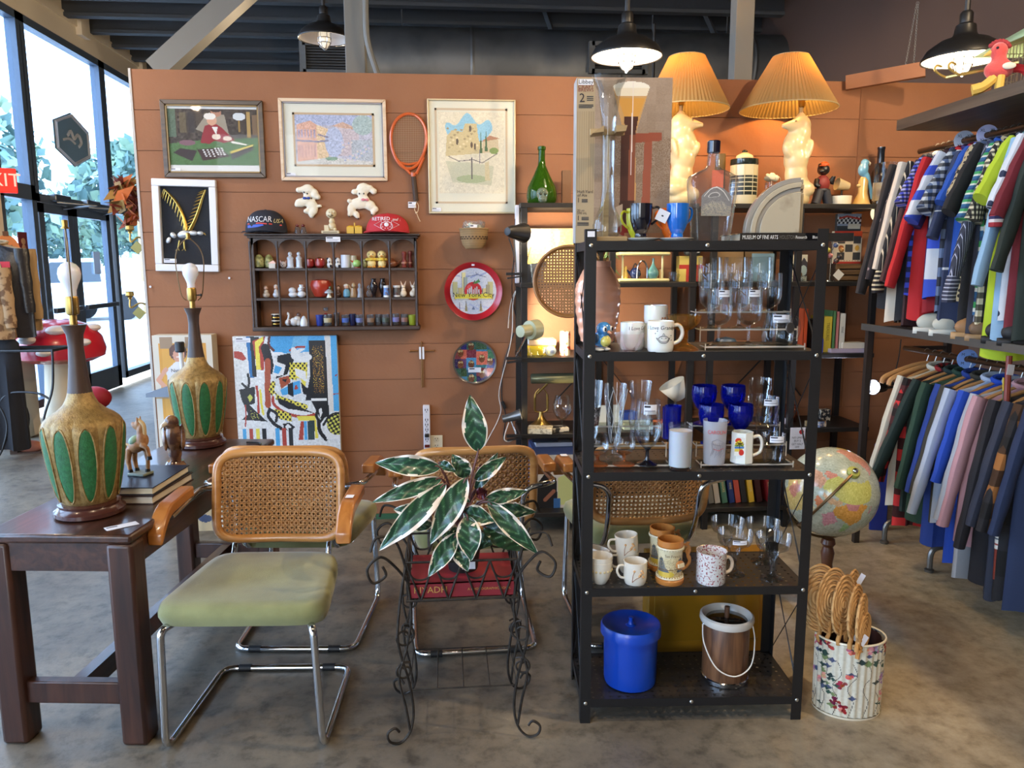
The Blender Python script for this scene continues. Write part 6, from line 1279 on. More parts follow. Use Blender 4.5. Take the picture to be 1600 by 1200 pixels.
b.mat(2).add([W(-.085,.046),W(-.02,.05),W(.02,.046),W(.02,.052),W(-.02,.056),W(-.085,.052)],[(0,1,4,5),(1,2,3,4)],False);b.mat(1).add([W(-.085,.028),W(-.03,.032),W(.005,.04),W(.0,.047),W(-.03,.046),W(-.085,.042)],[(0,1,4,5),(1,2,3,4)],False);b.mat(2).add([W(.03,.046),W(.09,.04),W(.09,.046),W(.03,.052)],[(0,1,2,3)],False)
b.obj('embroidery',[mat('silver_thread',(206,208,214),.5),mat('royal_thread',(36,70,170),.5),mat('red_thread',(186,50,46),.5),mat('gold_thread',(206,194,140),.5)],t)
t,r,hg=cap('red retirement cap with white lettering at the right on the shelf top',608,RDT,66,29,1,None)
b=B();W=capmap(r,hg);b.text('RETIRED',.027,(-.03,.076),W,sx=.95).text('and',.022,(.044,.073),W,sx=.9,shear=.3).text(':',.022,(.07,.073),W)
b.tube([W(.0+.032*cos(q),.038+.023*sin(q))for q in[2*PI*i/24 for i in range(24)]],.0013,4,loop=True).tube([W(x,z)for x,z in((-.066,.045),(-.026,.066),(-.026,.024))],.0015,4,loop=True).tube([W(x,z)for x,z in((.066,.045),(.026,.066),(.026,.024))],.0015,4,loop=True)
b.sph(W(0,.046),(.012,.002,.011),10,6)
for k in range(10):q=2*PI*k/10;b.sph(W(.024*cos(q),.044+.018*sin(q)),(.003,.001,.002),6,4)
b.obj('white_print',PAPER,t)
for px,lab in((468.5,'little glass shaker with a red cap, left of the pair on the shelf top'),(477.5,'little glass shaker with a red cap, right of the pair on the shelf top')):
 mk('glass_shaker',px,-1,lab,10,15,[('glass_body',la((.5,0),(.5,.1),(.34,.66),(.3,.7)),SG),('red_cap',sp((0,0,.84,.28,.28,.15)),C('maroon',(96,28,28)))],'shaker','glass shakers with red caps')
tro=mat('mini_trophy',(206,192,158),.4)
mk('trophy_figurine',520,-1,'cream grinning trophy figurine holding a bag on the shelf top',27,38,[('plinth',lambda b:b.box(-.48,.48,-.3,.3,0,.12),tro),('body',sp((.08,0,.3,.22,.2,.16),(.08,0,.5,.17,.16,.14),(-.1,0,.2,.1,.1,.09),(.24,-.05,.18,.1,.14,.07)),tro),('head',sp((.06,-.02,.8,.3,.28,.2),(.24,-.2,.86,.08,.08,.06),(.1,-.26,.78,.08,.1,.06)),tro),('bag',lambda b:b.box(-.34,-.1,-.16,.1,.12,.34),tro),('mark',lambda b:(b.tube([(-.1,-.29,.72),(.04,-.3,.67),(.2,-.28,.73)],.015,5),b.sph((-.02,-.3,.84),.025,6,5),b.sph((.14,-.28,.84),.025,6,5),b.box(-.4,.4,-.302,-.3,.04,.08)),mat('mini_trophymark',(110,96,70),.5))],dy=.04)
YB=mat('mini_yellowbag',(206,164,40),.4)
mk('basket_shaker',557,-1,'yellow two lobed basket shaped shaker on the shelf top',24,17,[('lobes',lambda b:(b.box(-.48,-.03,-.24,.24,0,.62),b.box(.03,.48,-.24,.24,0,.62)),YB),('rounded_tops',sp((-.25,0,.6,.24,.24,.16),(.25,0,.6,.24,.24,.16)),YB),('handle',lambda b:b.tube([(0,0,.4),(0,0,1)],.05,8),YB)],'shaker')
# == black metal bookcase against the partition
BY=3.95;BD=YW-.01-BY
BZ=[PY(900,y,BY).z for y in(317,442,558,677,800)]
X0=PY(815,400,BY).x
def BC(px,lv,Yq=4.1):p=PY(px,400,Yq);return Vector((p.x,Yq,BZ[lv]+.0005))
def upx(n,Yq=4.1):return n/F*(Yq+.06)
UW=.915
def bookcase(label,x,flip):
 t=thing('bookcase',label,'shelf',(x,BY,0),0,'black metal bookcases')
 for xx in(0,UW*.5,UW-.03):
  for yy in(0,BD-.03):B().box(xx,xx+.03,yy,yy+.03,0,BZ[0]).obj('post',STEEL,t)
 for z in BZ:
  s=B().box(-.005,UW+.005,-.004,BD,z-.024,z).obj('shelf_board',mat('black_shelf',(26,24,23),.45),t,bev=.002)
 b=B()
 for z0,z1 in((BZ[3],BZ[2]),):b.bar((UW*.5+.015,BD-.01,z1-.03),(UW*.25,BD-.01,z0+.12),.012,.004).bar((UW*.5+.015,BD-.01,z1-.03),(UW*.75,BD-.01,z0+.12),.012,.004)
 b.obj('back_brace',STEEL,t);return t
bookcase('black metal bookcase left half, under the green bottle',X0,0);bookcase('black metal bookcase right half, under the blue parrot figurine',X0+UW+.08,1)
c=PY(811,382,BY+.1);t=thing('power_strip','slim white power strip fixed to the outer side of the bookcase','power strip',(X0-.012,BY+.1,c.z));B().box(-.012,0.008,-.02,.02,-.2,.2).obj('casing',PLW,t,bev=.003)
for k in range(3):B().box(-.0135,-.0115,-.012,.012,.1-.07*k,.13-.07*k).obj('socket',INK,t)
def clip_lamp(label,head,aim,m,r=.042,L=.11,shape='cone',clampat=None,lit=True,col=(255,236,206),w=6,cordpts=None,spot=115):
 head,aim=Vector(head),Vector(aim);d=(aim-head).normalized();q=d.to_track_quat('Z','Y')
 t=thing('clip_lamp',label,'lamp',head,0,'clip on spot lamps')
 rot=q.to_euler();b=B();b.at((0,0,0),rot)
 pf=[(.012,-L),(.02,-L*.98),(r*.62,-L*.75),(r*.72,-L*.45),(r,0),(r*.96,0),(r*.66,-L*.45),(.0,-L*.7)]if shape=='cone' else[(.01,-L*1.3),(r*.6,-L*1.28),(r*.62,-L*.62),(r*.96,-L*.6),(r,-L*.5),(r,0),(r*.95,0),(r*.93,-L*.5),(0,-L*.52)]
 b.lathe(pf,28);b.obj('shade',m,t)
 if lit:
  b=B();b.at((0,0,0),rot);b.sph((0,0,-r*.55),(r*.7,r*.7,r*.5),16,10);b.obj('bulb',emis('clip_bulb%d'%col[2],col,30),t)
  LAMPS.append(('clip_lamp_beam',head+d*.02,col,w,.02,spot,head+d))
 cl=clampat or(head-d*L*.6+Vector((0,0,-.07)));cl=Vector(cl)-head
 b=B();b.tube([-d*L*.6,cl+Vector((0,0,.01))],.005,6);b.obj('swivel_arm',CHROME if lit else BLACK,t)
 b=B();b.bar(cl+Vector((-.05,0,0)),cl+Vector((.03,0,0)),.022,.014).bar(cl+Vector((-.045,0,-.022)),cl+Vector((.03,0,-.012)),.022,.008);b.obj('clamp',BLACK,t)
 if cordpts:b=B();b.tube([Vector(v)-head for v in spline(cordpts,6)],.003,6);b.obj('cord',mat('cord_white',(214,206,196),.5)if cordpts[-1][2]<1.0 and m is not BLACK else BLACK,t)
 return t
yl=BY-.03
TANL=mat('putty_enamel',(166,168,136),.35)
clip_lamp('black cone clip lamp shining into the top of the bookcase',PY(818,364,yl),PY(900,372,4.25),BLACK,.05,.13,'cone',PY(806,428,yl),True,(255,232,196),52,[PY(795,372,yl),PY(803,400,yl),PY(800,430,yl),PY(801,470,YW-.03),PY(808,500,YW-.03)])
clip_lamp('putty coloured clip lamp shining over the yellow box',PY(839,514,yl),PY(930,500,4.25),TANL,.05,.1,'drum',PY(806,560,yl),True,(255,236,206),36,[PY(794,512,yl),PY(799,470,YW-.03),PY(813,442,YW-.03),PY(802,470,YW-.03),PY(799,530,YW-.02),PY(780,610,YW-.02),PY(782,646,YW-.02),PY(758,695,YW-.02),PY(750,715,YW-.02)])
clip_lamp('lit silver clip lamp beside the brass desk lamp',PY(814,648,yl),PY(880,632,3.9),mat('dull_metal',(120,125,130),.35,.9),.032,.1,'cone',PY(806,681,yl),True,(255,220,160),14,[PY(795,660,yl),PY(788,684,yl),PY(794,690,yl),PY(804,686,yl)],100)
clip_lamp('lit clip lamp under the glass pitcher at the right end of the bookcase',PY(1374,334,BY+.02),PY(1300,362,3.72),BLACK,.05,.11,'cone',PY(1392,350,BY),True,(255,230,180),9)
clip_lamp('bright white clip lamp on the right side of the lower bookcase',PY(1364,605,BY-.02),PY(1235,600,3.62),BLACK,.042,.11,'cone',PY(1396,600,BY),True,(226,232,255),18,[PY(1394,600,BY),PY(1404,560,BY),PY(1408,530,BY)])
p=[PY(803,520,YW-.015),PY(787,570,YW-.015),PY(784,620,YW-.015),PY(790,650,YW-.015),PY(787,686,YW-.015),PY(800,688,YW-.03)]
t=thing('switched_lead','thin black lead with an inline switch hanging on the wall beside the bookcase','lead',p[0]);b=B();b.tube([v-p[0]for v in spline(p,6)],.0032,6);b.obj('cable',BLACK,t);b=B();c=PY(787,633,YW-.02)-p[0];b.at(c,(0,R(-20),0)).box(-.009,.009,-.01,.01,-.022,.022);b.obj('inline_switch',BLACK,t,bev=.003)
def shademat():
 m,nt,out=newmat('pleated_shade');d=nt.nodes.new('ShaderNodeBsdfDiffuse');tr=nt.nodes.new('ShaderNodeBsdfTranslucent');d.inputs[0].default_value=(*lin((122,106,74)),1);tr.inputs[0].default_value=(*lin((206,150,84)),1)
 mx=nt.nodes.new('ShaderNodeMixShader');mx.inputs[0].default_value=.07;nt.links.new(d.outputs[0],mx.inputs[1]);nt.links.new(tr.outputs[0],mx.inputs[2]);nt.links.new(mx.outputs[0],out.inputs[0]);return m
PLEAT=shademat();CER=mat('cream_dolphin',(208,188,144),.3,coat=.3,sss=.1)
def dolphin(label,px,s,scx,spx):
 p=BC(px,0,4.06);t=thing('dolphin_lamp',label,'lamp',p,0,'white dolphin table lamps');k=.475
 b=B()
 for x,z,rx,rz in((0,.03,.078,.05),(.012*s,.09,.07,.07),(.0,.16,.06,.08),(-.004*s,.24,.066,.09),(-.012*s,.31,.064,.08),(.008*s,.37,.06,.07),(.012*s,.41,.054,.055)):b.sph((x,0,z),(rx,rx*.86,rz),20,12)
 b.sph((-.06*s,-.02,.275),(.024,.028,.05),rot=(0,R(-25*s),0)).sph((.05*s,-.03,.28),(.016,.034,.06),rot=(0,R(15*s),0)).sph((.04*s,-.04,.08),(.05,.03,.04)).sph((-.05*s,-.03,.05),(.04,.04,.04))
 b.tube([(-.02*s,-.01,.405),(-.065*s,-.02,.405),(-.1*s,-.025,.402)],[.04,.022,.011],14);b.obj('dolphin_body',CER,t,remesh=.007)
 b=B();b.sph((-.035*s,-.046,.425),(.006,.004,.006),8,6);b.obj('eye',mat('dim_eye',(150,130,100),.4),t)
 b=B();b.lathe([(.026,.45),(.02,.465),(.01,.475),(.01,.5)],20,c=(.012*s,0,0));b.obj('cap',CER,t)
 b=B();b.lathe([(.012,.5),(.016,.505),(.016,.545),(.01,.55)],16,c=(.012*s,0,0),cap1=True);b.cyl((.012*s+.01,-.0,.53),(.012*s+.034,-.01,.53),.003,n=6);b.obj('socket',BRASS,t)
 b=B();b.sph((.012*s,0,.6),(.03,.03,.045),14,10);b.obj('bulb',emis('warm_bulb',(255,206,120),14),t)
 c=PY(spx,100,4.06).x-p.x;z0=PY(px,172,4.06).z-p.z;z1=PY(px,88,4.06).z-p.z;r0,r1=upx(scx,4.06),upx(26,4.06);N=144
 b=B();rs=[]
 for(r,z)in[(r0+(r1-r0)*q,z0+(z1-z0)*q)for q in[i/8 for i in range(9)]]:rs.append([(c+(r+(.0035 if j%2 else-.0035)*(.5+.5*r/r0))*cos(2*PI*j/N),(r+(.0035 if j%2 else-.0035)*(.5+.5*r/r0))*sin(2*PI*j/N),z)for j in range(N)])
 b.rings(rs,True,False,False,sm=False);b.obj('pleated_shade',PLEAT,t)
 b=B()
 for r,z in((r0,z0+.002),(r1,z1-.002)):b.tube([(c+r*cos(a*PI/24),r*sin(a*PI/24),z)for a in range(48)],.003,5,loop=True)
 b.tube([(c-r1,0,z1-.01),(c+r1,0,z1-.01)],.002,5);b.obj('shade_wire',mat('shade_trim',(150,140,110),.5),t)
 LAMPS.append(('dolphin_bulb',(p.x+.012*s,p.y,p.z+.68),(255,186,96),20,.03))
dolphin('white dolphin table lamp with pleated shade behind the half yard box',1061,-1,65,1073);dolphin('white dolphin table lamp with pleated shade right of the plaid canister',1237,1,72,1235)
BOTG=glass('bottle_green',(70,120,30),.8,.5,body=.3)
k=upx(1);g=lambda pts,sc=1:[(r*k*sc,z*k*sc)for r,z in pts]
glassware('demijohn','round bodied green glass bottle at the left end of the bookcase top','bottle',BC(846,0),g([(.0,1),(18,0),(22,5),(23,14),(21,26),(12,44),(6,58),(5,66),(5,80),(6.2,81),(6.2,85),(4.5,86)]),BOTG,None,36)
t=thing('glass_skull','clear glass skull paperweight in front of the green bottle','paperweight',BC(847,0,3.99));b=B();b.sph((0,0,k*14),(k*9,k*9,k*9)).sph((0,-k*3,k*6),(k*7,k*7,k*6));b.obj('skull',glass('thick_glass',(226,236,222),.9,.6,body=.12),t,remesh=.005)
b=B()
for x in(-3.4,3.4):b.sph((x*k,-k*8,k*13),(k*2.4,k*1.4,k*2.4),8,6)
b.obj('eye_sockets',mat('dark_hollow',(50,56,44),.4),t)
tag(B().box(-k*7,k*7,-.02,.02,0,k*54).obj('wooden_plaque',mat('brown_plaque',(104,70,44),.5),None,BC(884,0,4.2)),'plain brown wooden plaque leaning behind the half yard box','plaque')
t=thing('spray_bottle','slim white and blue bottle behind the blue mug','bottle',BC(1047,0));B().lathe(g([(0,0),(7,.5),(7.4,2),(7.4,30),(6,33)]),20,cap1=True).obj('bottle',mat('white_bottle',(206,206,190),.35),t);B().lathe(g([(6.2,33),(6.2,43),(5,44),(0,44)]),20).obj('cap',CREAM,t)
b=B();b.grid(lambda u,v:(k*7.7*sin((u-.5)*1.9),-k*7.7*cos((u-.5)*1.9),k*(6+25*v)),10,6);b.obj('blue_label',mat('label_blue',(46,120,176),.4),t)
t=thing('cork_jar','olive drab cylindrical jar behind the square shouldered bottle','jar',BC(1120,0,4.15));B().lathe(g([(0,0),(8,0),(8,79),(6.8,79),(6.5,70),(0,68)]),24).obj('jar_body',mat('olive_drab',(92,76,44),.6),t)
tag(B().box(-k*8,k*8,-.01,.01,0,k*50).obj('greeting_card',mat('coral_card',(206,96,66),.6),None,BC(1117,0,4.02)),'small coral red card behind the square shouldered bottle','card')
t=thing('tea_canister','cream canister with black plaid band and domed lid','canister',BC(1157,0))
B().lathe(g([(0,0),(20,.5),(20.5,2),(20.5,60),(17,61)]),36).obj('canister_body',mat('canister_cream',(206,196,160),.3,coat=.3),t)
def plaid(nt):
 c=coords(nt,kind='Generated');sx=nd(nt,'ShaderNodeSeparateXYZ');nt.links.new(c,sx.inputs[0])
 a=nd(nt,'ShaderNodeMath',operation='MULTIPLY');nt.links.new(sx.outputs[2],a.inputs[0]);a.inputs[1].default_value=4.5;f=nd(nt,'ShaderNodeMath',operation='FRACT');nt.links.new(a.outputs[0],f.inputs[0])
 return ramp(nt,f.outputs[0],[(0,(24,34,28)),(.78,(196,190,160))],'CONSTANT')
B().lathe(g([(20.7,15),(20.8,16),(20.8,43),(20.7,44)]),36,cap0=False).obj('plaid_band',mat('plaid_band',(30,34,30),.35,pat=plaid),t)
b=B()
for a in range(10):q=2*PI*a/10;b.tube([(k*20.9*cos(q),k*20.9*sin(q),k*15),(k*20.9*cos(q),k*20.9*sin(q),k*60)],k*.5,4)
b.obj('white_lines',mat('canister_cream',(206,196,160)),t)
l=B().lathe(g([(20.5,60),(21.5,62),(21,69),(14,71)]),36,cap0=False).obj('dark_collar',mat('dark_glaze',(26,36,32),.15,coat=.5),t);B().lathe(g([(14,70),(12,75),(5,79),(0,79)]),30,cap0=False).obj('dome_lid',mat('canister_cream',(206,196,160)),t);B().sph((0,0,k*81),(k*4.5,k*4.5,k*2.6)).obj('lid_knob',mat('dark_glaze',(26,36,32)),t)
t=glassware('flower_glass','small clear glass holding a white fabric flower','glass',BC(1200,0),g([(0,0),(9,0),(10,30),(9.5,36)]));b=B()
for a in range(7):q=2*PI*a/7;b.sph((k*6*cos(q),k*6*sin(q),k*(43+2*sin(q*2))),(k*6,k*6,k*3),8,6,(q,.4,0))
b.obj('petals',mat('petal_white',(226,214,180),.7),t);b=B();b.tube(spline([(0,0,k*40),(k*12,0,k*44),(k*16,0,k*30)],5),.0015,5).tube([(0,0,k*2),(0,0,k*40)],.002,5);b.obj('wire_stem',mat('petal_white',(226,214,180)),t)
t=thing('bear_figurine','black bear figurine in a red shirt and orange cap','figurine',BC(1279,0),R(10));BKF=mat('bear_black',(26,24,26),.35,coat=.3)
b=B();b.sph((0,0,k*55),(k*10,k*9,k*9)).sph((-k*6,-k*5,k*52),(k*6,k*5,k*4)).tube([(-k*10,0,k*40),(-k*15,-k*4,k*31),(-k*10,-k*8,k*28)],[k*5,k*4.5,k*4]).tube([(k*10,0,k*40),(k*15,-k*2,k*34),(k*16,-k*4,k*46)],[k*5,k*4,k*4]).sph((-k*7,0,k*62),k*3).sph((k*7,0,k*62),k*3);b.obj('body',BKF,t,remesh=.006)
b=B();b.sph((0,0,k*34),(k*11.5,k*9,k*13));b.obj('shirt',mat('brick_shirt',(128,44,40),.6),t)
b=B();b.tube([(-k*5,0,k*24),(-k*11,0,k*3)],[k*7.5,k*7],12).tube([(k*5,0,k*24),(k*12,0,k*3)],[k*7.5,k*7],12).sph((0,0,k*24),(k*10,k*8,k*5));b.obj('trousers',mat('slate_trousers',(52,54,62),.5),t)
b=B();b.sph((k*1,0,k*62),(k*8,k*7,k*5)).sph((-k*5,-k*5,k*60),(k*6,k*4,k*1.4));b.obj('cap',mat('orange_cap',(196,86,36),.5),t)
t=thing('serving_dish','small round cream ramekin dish beside the bear','dish',BC(1309,0));B().lathe(g([(0,0),(14,0),(15,5),(15.5,15),(14.5,15),(14,4),(0,3)]),30).obj('dish',CREAM,t)
t=thing('clip_light','small cream fan shaped clip light pointing left behind the ramekin','lamp',BC(1309,0,4.17));b=B();b.at((0,0,k*34),(0,R(-78),0)).lathe(g([(6,-11),(10,9),(9.5,9),(5.5,-10)]),20,cap0=True);b.obj('shade',mat('shell_cream',(206,190,150),.5),t);b=B();b.tube([(0,0,k*30),(0,0,0)],k*1.6,6);b.obj('stem',BLACK,t)
t=thing('parrot_figurine','pale blue ceramic parrot perched on a tan stump','figurine',BC(1341,0),R(0));PB=mat('parrot_blue',(110,166,196),.2,coat=.5)
b=B();b.sph((k*1,0,k*66),(k*6.5,k*6,k*6)).sph((-k*1,0,k*56),(k*8,k*7,k*11),rot=(0,R(12),0)).sph((k*5,0,k*44),(k*6,k*5,k*12),rot=(0,R(-24),0)).tube([(k*8,0,k*40),(k*13,0,k*26),(k*15,0,k*10)],[k*4,k*3,k*1.5],10);b.obj('bird_body',PB,t,remesh=.004)
b=B();b.tube([(k*6,0,k*67),(k*9.5,0,k*65),(k*9,0,k*62)],[k*2.4,k*1.8,k*.5],8);b.obj('beak',mat('beak_pale',(206,196,170),.3),t)
b=B();b.lathe(g([(0,0),(16,0),(12,6),(7,20),(7,38),(4,44),(0,45)]),16,fn=lambda a,z:1+.12*sin(a*3+z*30)).sph((-k*7,-k*2,k*31),(k*4,k*3,k*3));b.obj('stump',mat('tan_stump',(186,156,96),.25,coat=.4),t)
t=glassware('wine_bottle','dark wine bottle with a black neck foil behind the glass pitcher','bottle',BC(1366,0,4.2),g([(0,0),(14,0),(14,46),(13,54),(6,66),(5.2,70)]),mat('wine_dark',(26,18,14),.08,coat=.6),None,28,(('neck_foil',g([(5.5,68),(5.5,90),(6,91),(6,94),(0,94)]),gl('foil_black',(22,26,34))),))
b=B();b.grid(lambda u,v:(k*14.2*sin((u-.5)*2.4),-k*14.2*cos((u-.5)*2.4),k*(10+28*v)),10,2);b.obj('paper_label',mat('cream_label',(206,200,180),.7),t)
t=thing('glass_pitcher','large clear glass pitcher mug with a price label at the right end','mug',BC(1377,0,4.03));rs=[[(k*w_*sq(2*PI*j/32,.55)[0],k*w_*sq(2*PI*j/32,.55)[1],k*z)for j in range(32)]for z,w_ in((0,15),(4,16),(30,15.5),(60,16.5),(63,16.6))]
B().rings(rs).obj('glass_body',GLASS,t);b=B();b.tube(spline([(k*16,0,k*54),(k*26,0,k*52),(k*31,0,k*36),(k*26,0,k*18),(k*16,0,k*14)],6),k*2.4,8);b.obj('handle',GLASS,t);pricetag('price_label',t,(k*4,k*54),k*20,k*9,-k*16.8)
def cbox(name,label,cat,px0,px1,y0,lv,m,d=.06,Yq=4.12,y1=None,rz=0):
 a_,c_=PY(px0,400,Yq),PY(px1,400,Yq);w=c_.x-a_.x;z0=BZ[lv]+.0005 if y1 is None else PY(px0,y1,Yq).z;h=PY(px0,y0,Yq).z-z0
 t=thing(name,label,cat,(a_.x,Yq,z0),rz);B().box(0,w,0,d,0,h).obj('carton',m,t,bev=.001);return t,w,h
t,w,h=cbox('lamp_box','gold carton printed with a blue shaded desk lamp in the lit bookcase corner','box',822,896,357,1,mat('gold_card',(206,176,90),.5),.1)
cv=Cv(80,96,(206,178,96));cv.noise(6,3);cv.poly([(.08,.07),(.22,.07),(.28,.3),(.03,.3)],(70,84,104));cv.rect(.1,.07,.14,.3,(206,214,226));cv.rect(0,.28,.29,.34,(226,226,222));cv.line([(.1,.34),(.02,.6)],.03,(90,80,60));cv.rect(.4,.06,.49,.2,(206,210,206));cv.rect(.42,.2,.46,.4,(226,206,120));cv.rect(.4,.4,.49,.56,(206,214,214));cv.rect(.6,.05,.7,.24,(226,228,222));cv.rect(.62,.24,.67,.6,(226,210,130));cv.rect(.22,.06,.36,.14,(200,206,226));cv.poly([(0,.66),(.42,.62),(.36,1),(0,1)],(36,42,54));cv.line([(.1,.66),(.14,1)],.02,(110,130,150))
cv.obj('printed_front',flat(0,w,h,0,-.001),t,.5)
c=PY(889,440,2.56);t=thing('woven_basket','round flat brown cane basket hanging on the back of the glass rack','basket',c,rot=(0,0,R(-12)));r0=.117
BR=mat('dark_cane',(146,98,44),.5,coat=.2)
b=B();b.tube([(r0*cos(a*PI/32),0,r0*1.0*sin(a*PI/32))for a in range(64)],.005,7,loop=True);b.tube([(r0*.97*cos(a*PI/32),.02,r0*.97*sin(a*PI/32))for a in range(64)],.004,7,loop=True);b.obj('rim',BR,t)
b=B();n=23
for i in range(1,n):
 x=-r0+2*r0*i/n;q=(r0*r0-x*x)**.5
 z=lambda s_:.022+.004*(-1)**i
 b.box(x-.0034,x+.0034,.0195,.0205,-q,q);b.box(-q,q,.0208,.0218,x-.0034,x+.0034)
b.obj('cane_weave',BR,t)
t=glassware('ribbed_vase','tall peach ceramic vase with horizontal ribs behind the bluebird','vase',RK(932,.205,1),[(.0,.002),(.04,0),(.046,.01)]+[(.05+.022*sin(min(1,z/.2)*PI*.62)+.0013*sin(z*190),z)for z in[.015+.0035*i for i in range(52)]]+[(.062,.21),(.05,.236),(.04,.25),(.041,.268),(.036,.268)],mat('peach_glaze',(222,156,122),.25,coat=.5),None,40)
p=BC(945,1);t=thing('succulent_arrangement','dark arrangement of pebbles and green leaves beside the small tiered stand','plant',p);rnd=random.Random(2);b=B()
for i in range(16):b.sph((rnd.uniform(-.055,.03),rnd.uniform(-.03,.03),rnd.uniform(.02,.17)),(.018,.014,.012),8,6,(rnd.random(),rnd.random(),0))
b.obj('stones',mat('tan_stones',(130,104,72),.6,var=(30,(70,54,40),.4,.6)),t);b=B()
for i in range(14):z=rnd.uniform(.04,.16);q=rnd.uniform(-1,1);b.tube([(0,-.02,z),(.025*q+.02,-.045,z+.02),(.05*q+.03,-.05,z+rnd.uniform(-.02,.03))],[.004,.009,.001],6,sq=.4)
b.obj('leaves',mat('succulent_green',(84,110,56),.5),t);B().lathe([(.03,0),(.05,.02),(.045,.04),(0,.04)],16).obj('pot',mat('dark_pot',(46,40,36),.5),t)
PALE=mat('pale_birch',(216,206,150),.45);t,w,h=None,None,None
a_,c_=BC(968,1,4.05),BC(1048,1,4.05);w=c_.x-a_.x;zt2=PY(1000,399,4.05).z-a_.z;t=thing('tiered_stand','small two tier birch stand of miniature pottery in the bookcase','stand',a_)
for z in(0,zt2):B().box(0,w,0,.1,z,z+.018).obj('tier',PALE,t,bev=.008)
for x in(.025,w-.035):B().cyl((x,.03,.018),(x,.03,zt2),.006,n=10).obj('post',PALE,t)
def mini(name,label,cat,px,up,prof,m,parts=(),grp=None):
 q=BC(px,1,4.09);return glassware(name,label,cat,q+Vector((0,0,up)),g(prof),m,grp,20,parts)
t2=mini('teapot','tiny dark blue teapot on the birch stand','teapot',993,.018,[(0,0),(6,0),(9,6),(8,12),(4,16),(0,17)],gl('cobalt_pot',(30,44,84)));b=B();b.tube([(-k*8,0,k*8),(-k*13,0,k*13)],[k*2,k*1.2],6);b.obj('spout',gl('cobalt_pot',(30,44,84)),t2);b=B();b.tube(spline([(-k*4,0,k*15),(0,0,k*23),(k*4,0,k*15)],5),k*.9,6);b.obj('handle',BLACK,t2)
q=BC(1004,1,4.05);b=B();b.tube(spline([(-k*8,0,0),(-k*7,0,k*18),(0,0,k*27),(k*7,0,k*18),(k*8,0,0)],6),k*1.3,8);tag(b.obj('silver_arch',CHROME,None,q+Vector((0,0,.019))),'small shiny silver arch standing on the birch stand','ornament')
mini('bud_vase','small teal bottle vase on the birch stand','vase',1021,.018,[(0,0),(6,0),(9,6),(8.5,11),(3,20),(1.6,24),(2,31),(1.4,31)],gl('teal_glaze',(84,136,140)))
mini('figurine','tiny yellow figure at the left of the birch stand','figurine',978,.018,[(0,0),(4,0),(3.4,8),(2,12),(2.6,15),(1.4,19),(0,19)],mat('yellow_wax',(206,176,84),.4));mini('figurine','tiny tan cup shaped figure at the right of the birch stand','figurine',1034,.018,[(0,0),(3,0),(4,8),(3,14),(0,14)],mat('tan_wax',(190,150,90),.4))
for px,m,lab in((985,gl('ink_jar',(26,36,50)),'first dark little jar on the upper tier of the birch stand'),(997,gl('black_glaze',(14,16,28)),'second dark little jar on the upper tier of the birch stand'),(1012,gl('black_glaze',(14,16,28)),'third dark little jar on the upper tier of the birch stand'),(1026,mat('tan_wax',(190,150,90)),'tan little jar on the upper tier of the birch stand')):mini('small_jar',lab,'jar',px,zt2+.0185,[(0,0),(5,0),(5.4,8),(4,12),(4,14),(0,14)],m,(),'little jars on the birch stand')
t2=mini('creamer','small clear glass creamer left of the yellow game boxes','jug',1052,0,[(0,0),(6,0),(7,6),(6.5,15)],GLASS);b=B();b.tube(spline([(k*6.5,0,k*12),(k*11,0,k*10),(k*6.5,0,k*3)],4),k*1.,6);b.obj('handle',GLASS,t2)
t,w,h=cbox('game_box','yellow and red game box standing behind the wine glasses','box',1062,1098,400,1,mat('game_yellow',(206,186,96),.5),.06);b=B();b.box(-.001,w+.001,-.0015,0,h*.5,h*.66).box(w*.3,w*.42,-.0015,0,0,h*.5).box(w*.75,w*.85,-.0015,0,0,h*.5);b.obj('red_print',mat('game_red',(170,50,40),.5),t)
t=thing('radio','little dark grey appliance on top of the yellow game box','radio',BC(1083,1)+Vector((0,.02,h+.001)));B().box(-.045,.045,-.03,.03,0,.085).obj('casing',mat('grey_casing',(64,70,68),.4),t,bev=.02);B().box(-.02,.03,-.032,-.029,.015,.04).obj('front_label',mat('pale_print',(176,170,160),.5),t)
cbox('carton','plain tan carton behind the wine glasses, the left one','box',1121,1162,388,1,mat('tan_card',(150,120,80),.7),.05,4.2);cbox('carton','plain tan carton behind the wine glasses, the taller right one','box',1164,1208,384,1,mat('brown_card',(126,98,62),.7),.05,4.2)
cbox('tin_box','flat blue grey tin box propped in front of the right tan carton','box',1178,1210,396,1,mat('blue_grey_tin',(100,128,140),.4),.03,4.1)
tag(B().at((0,0,0),(0,R(12),0)).box(-.016,.016,-.004,.004,0,.075).obj('greeting_card',mat('red_card',(150,36,36),.5),None,BC(1226,1,4.02)),'small red and white card standing beside the back post of the glass rack','card')
t,w,h=cbox('photo_card','white backed scene card standing on the bookcase beyond the rack brace','card',1234,1262,398,1,mat('card_cream',(206,196,166),.6),.006,4.1);cv=Cv(40,50,(206,196,166));cv.poly([(.55,.4),(.8,.1),(1,.3),(1,1),(.5,1)],(60,56,60));cv.ell(.8,.6,.2,.2,(170,186,176));cv.rect(0,.82,1,1,(190,196,180));cv.dots(cv.V>.8,(110,110,90),.4);cv.ell(.5,.75,.25,.12,(110,80,50));cv.obj('printed_front',flat(0,w,h,0,-.001),t,.5)
p=BC(1299,1,3.99);t=thing('beaded_ornament','wire ornament hung with coloured wooden beads and a white tag','ornament',p);b=B();b.tube([(0,0,0),(0,0,.2)],.003,6).lathe([(0,0),(.03,0),(.028,.006),(0,.007)],16);rnd=random.Random(8)
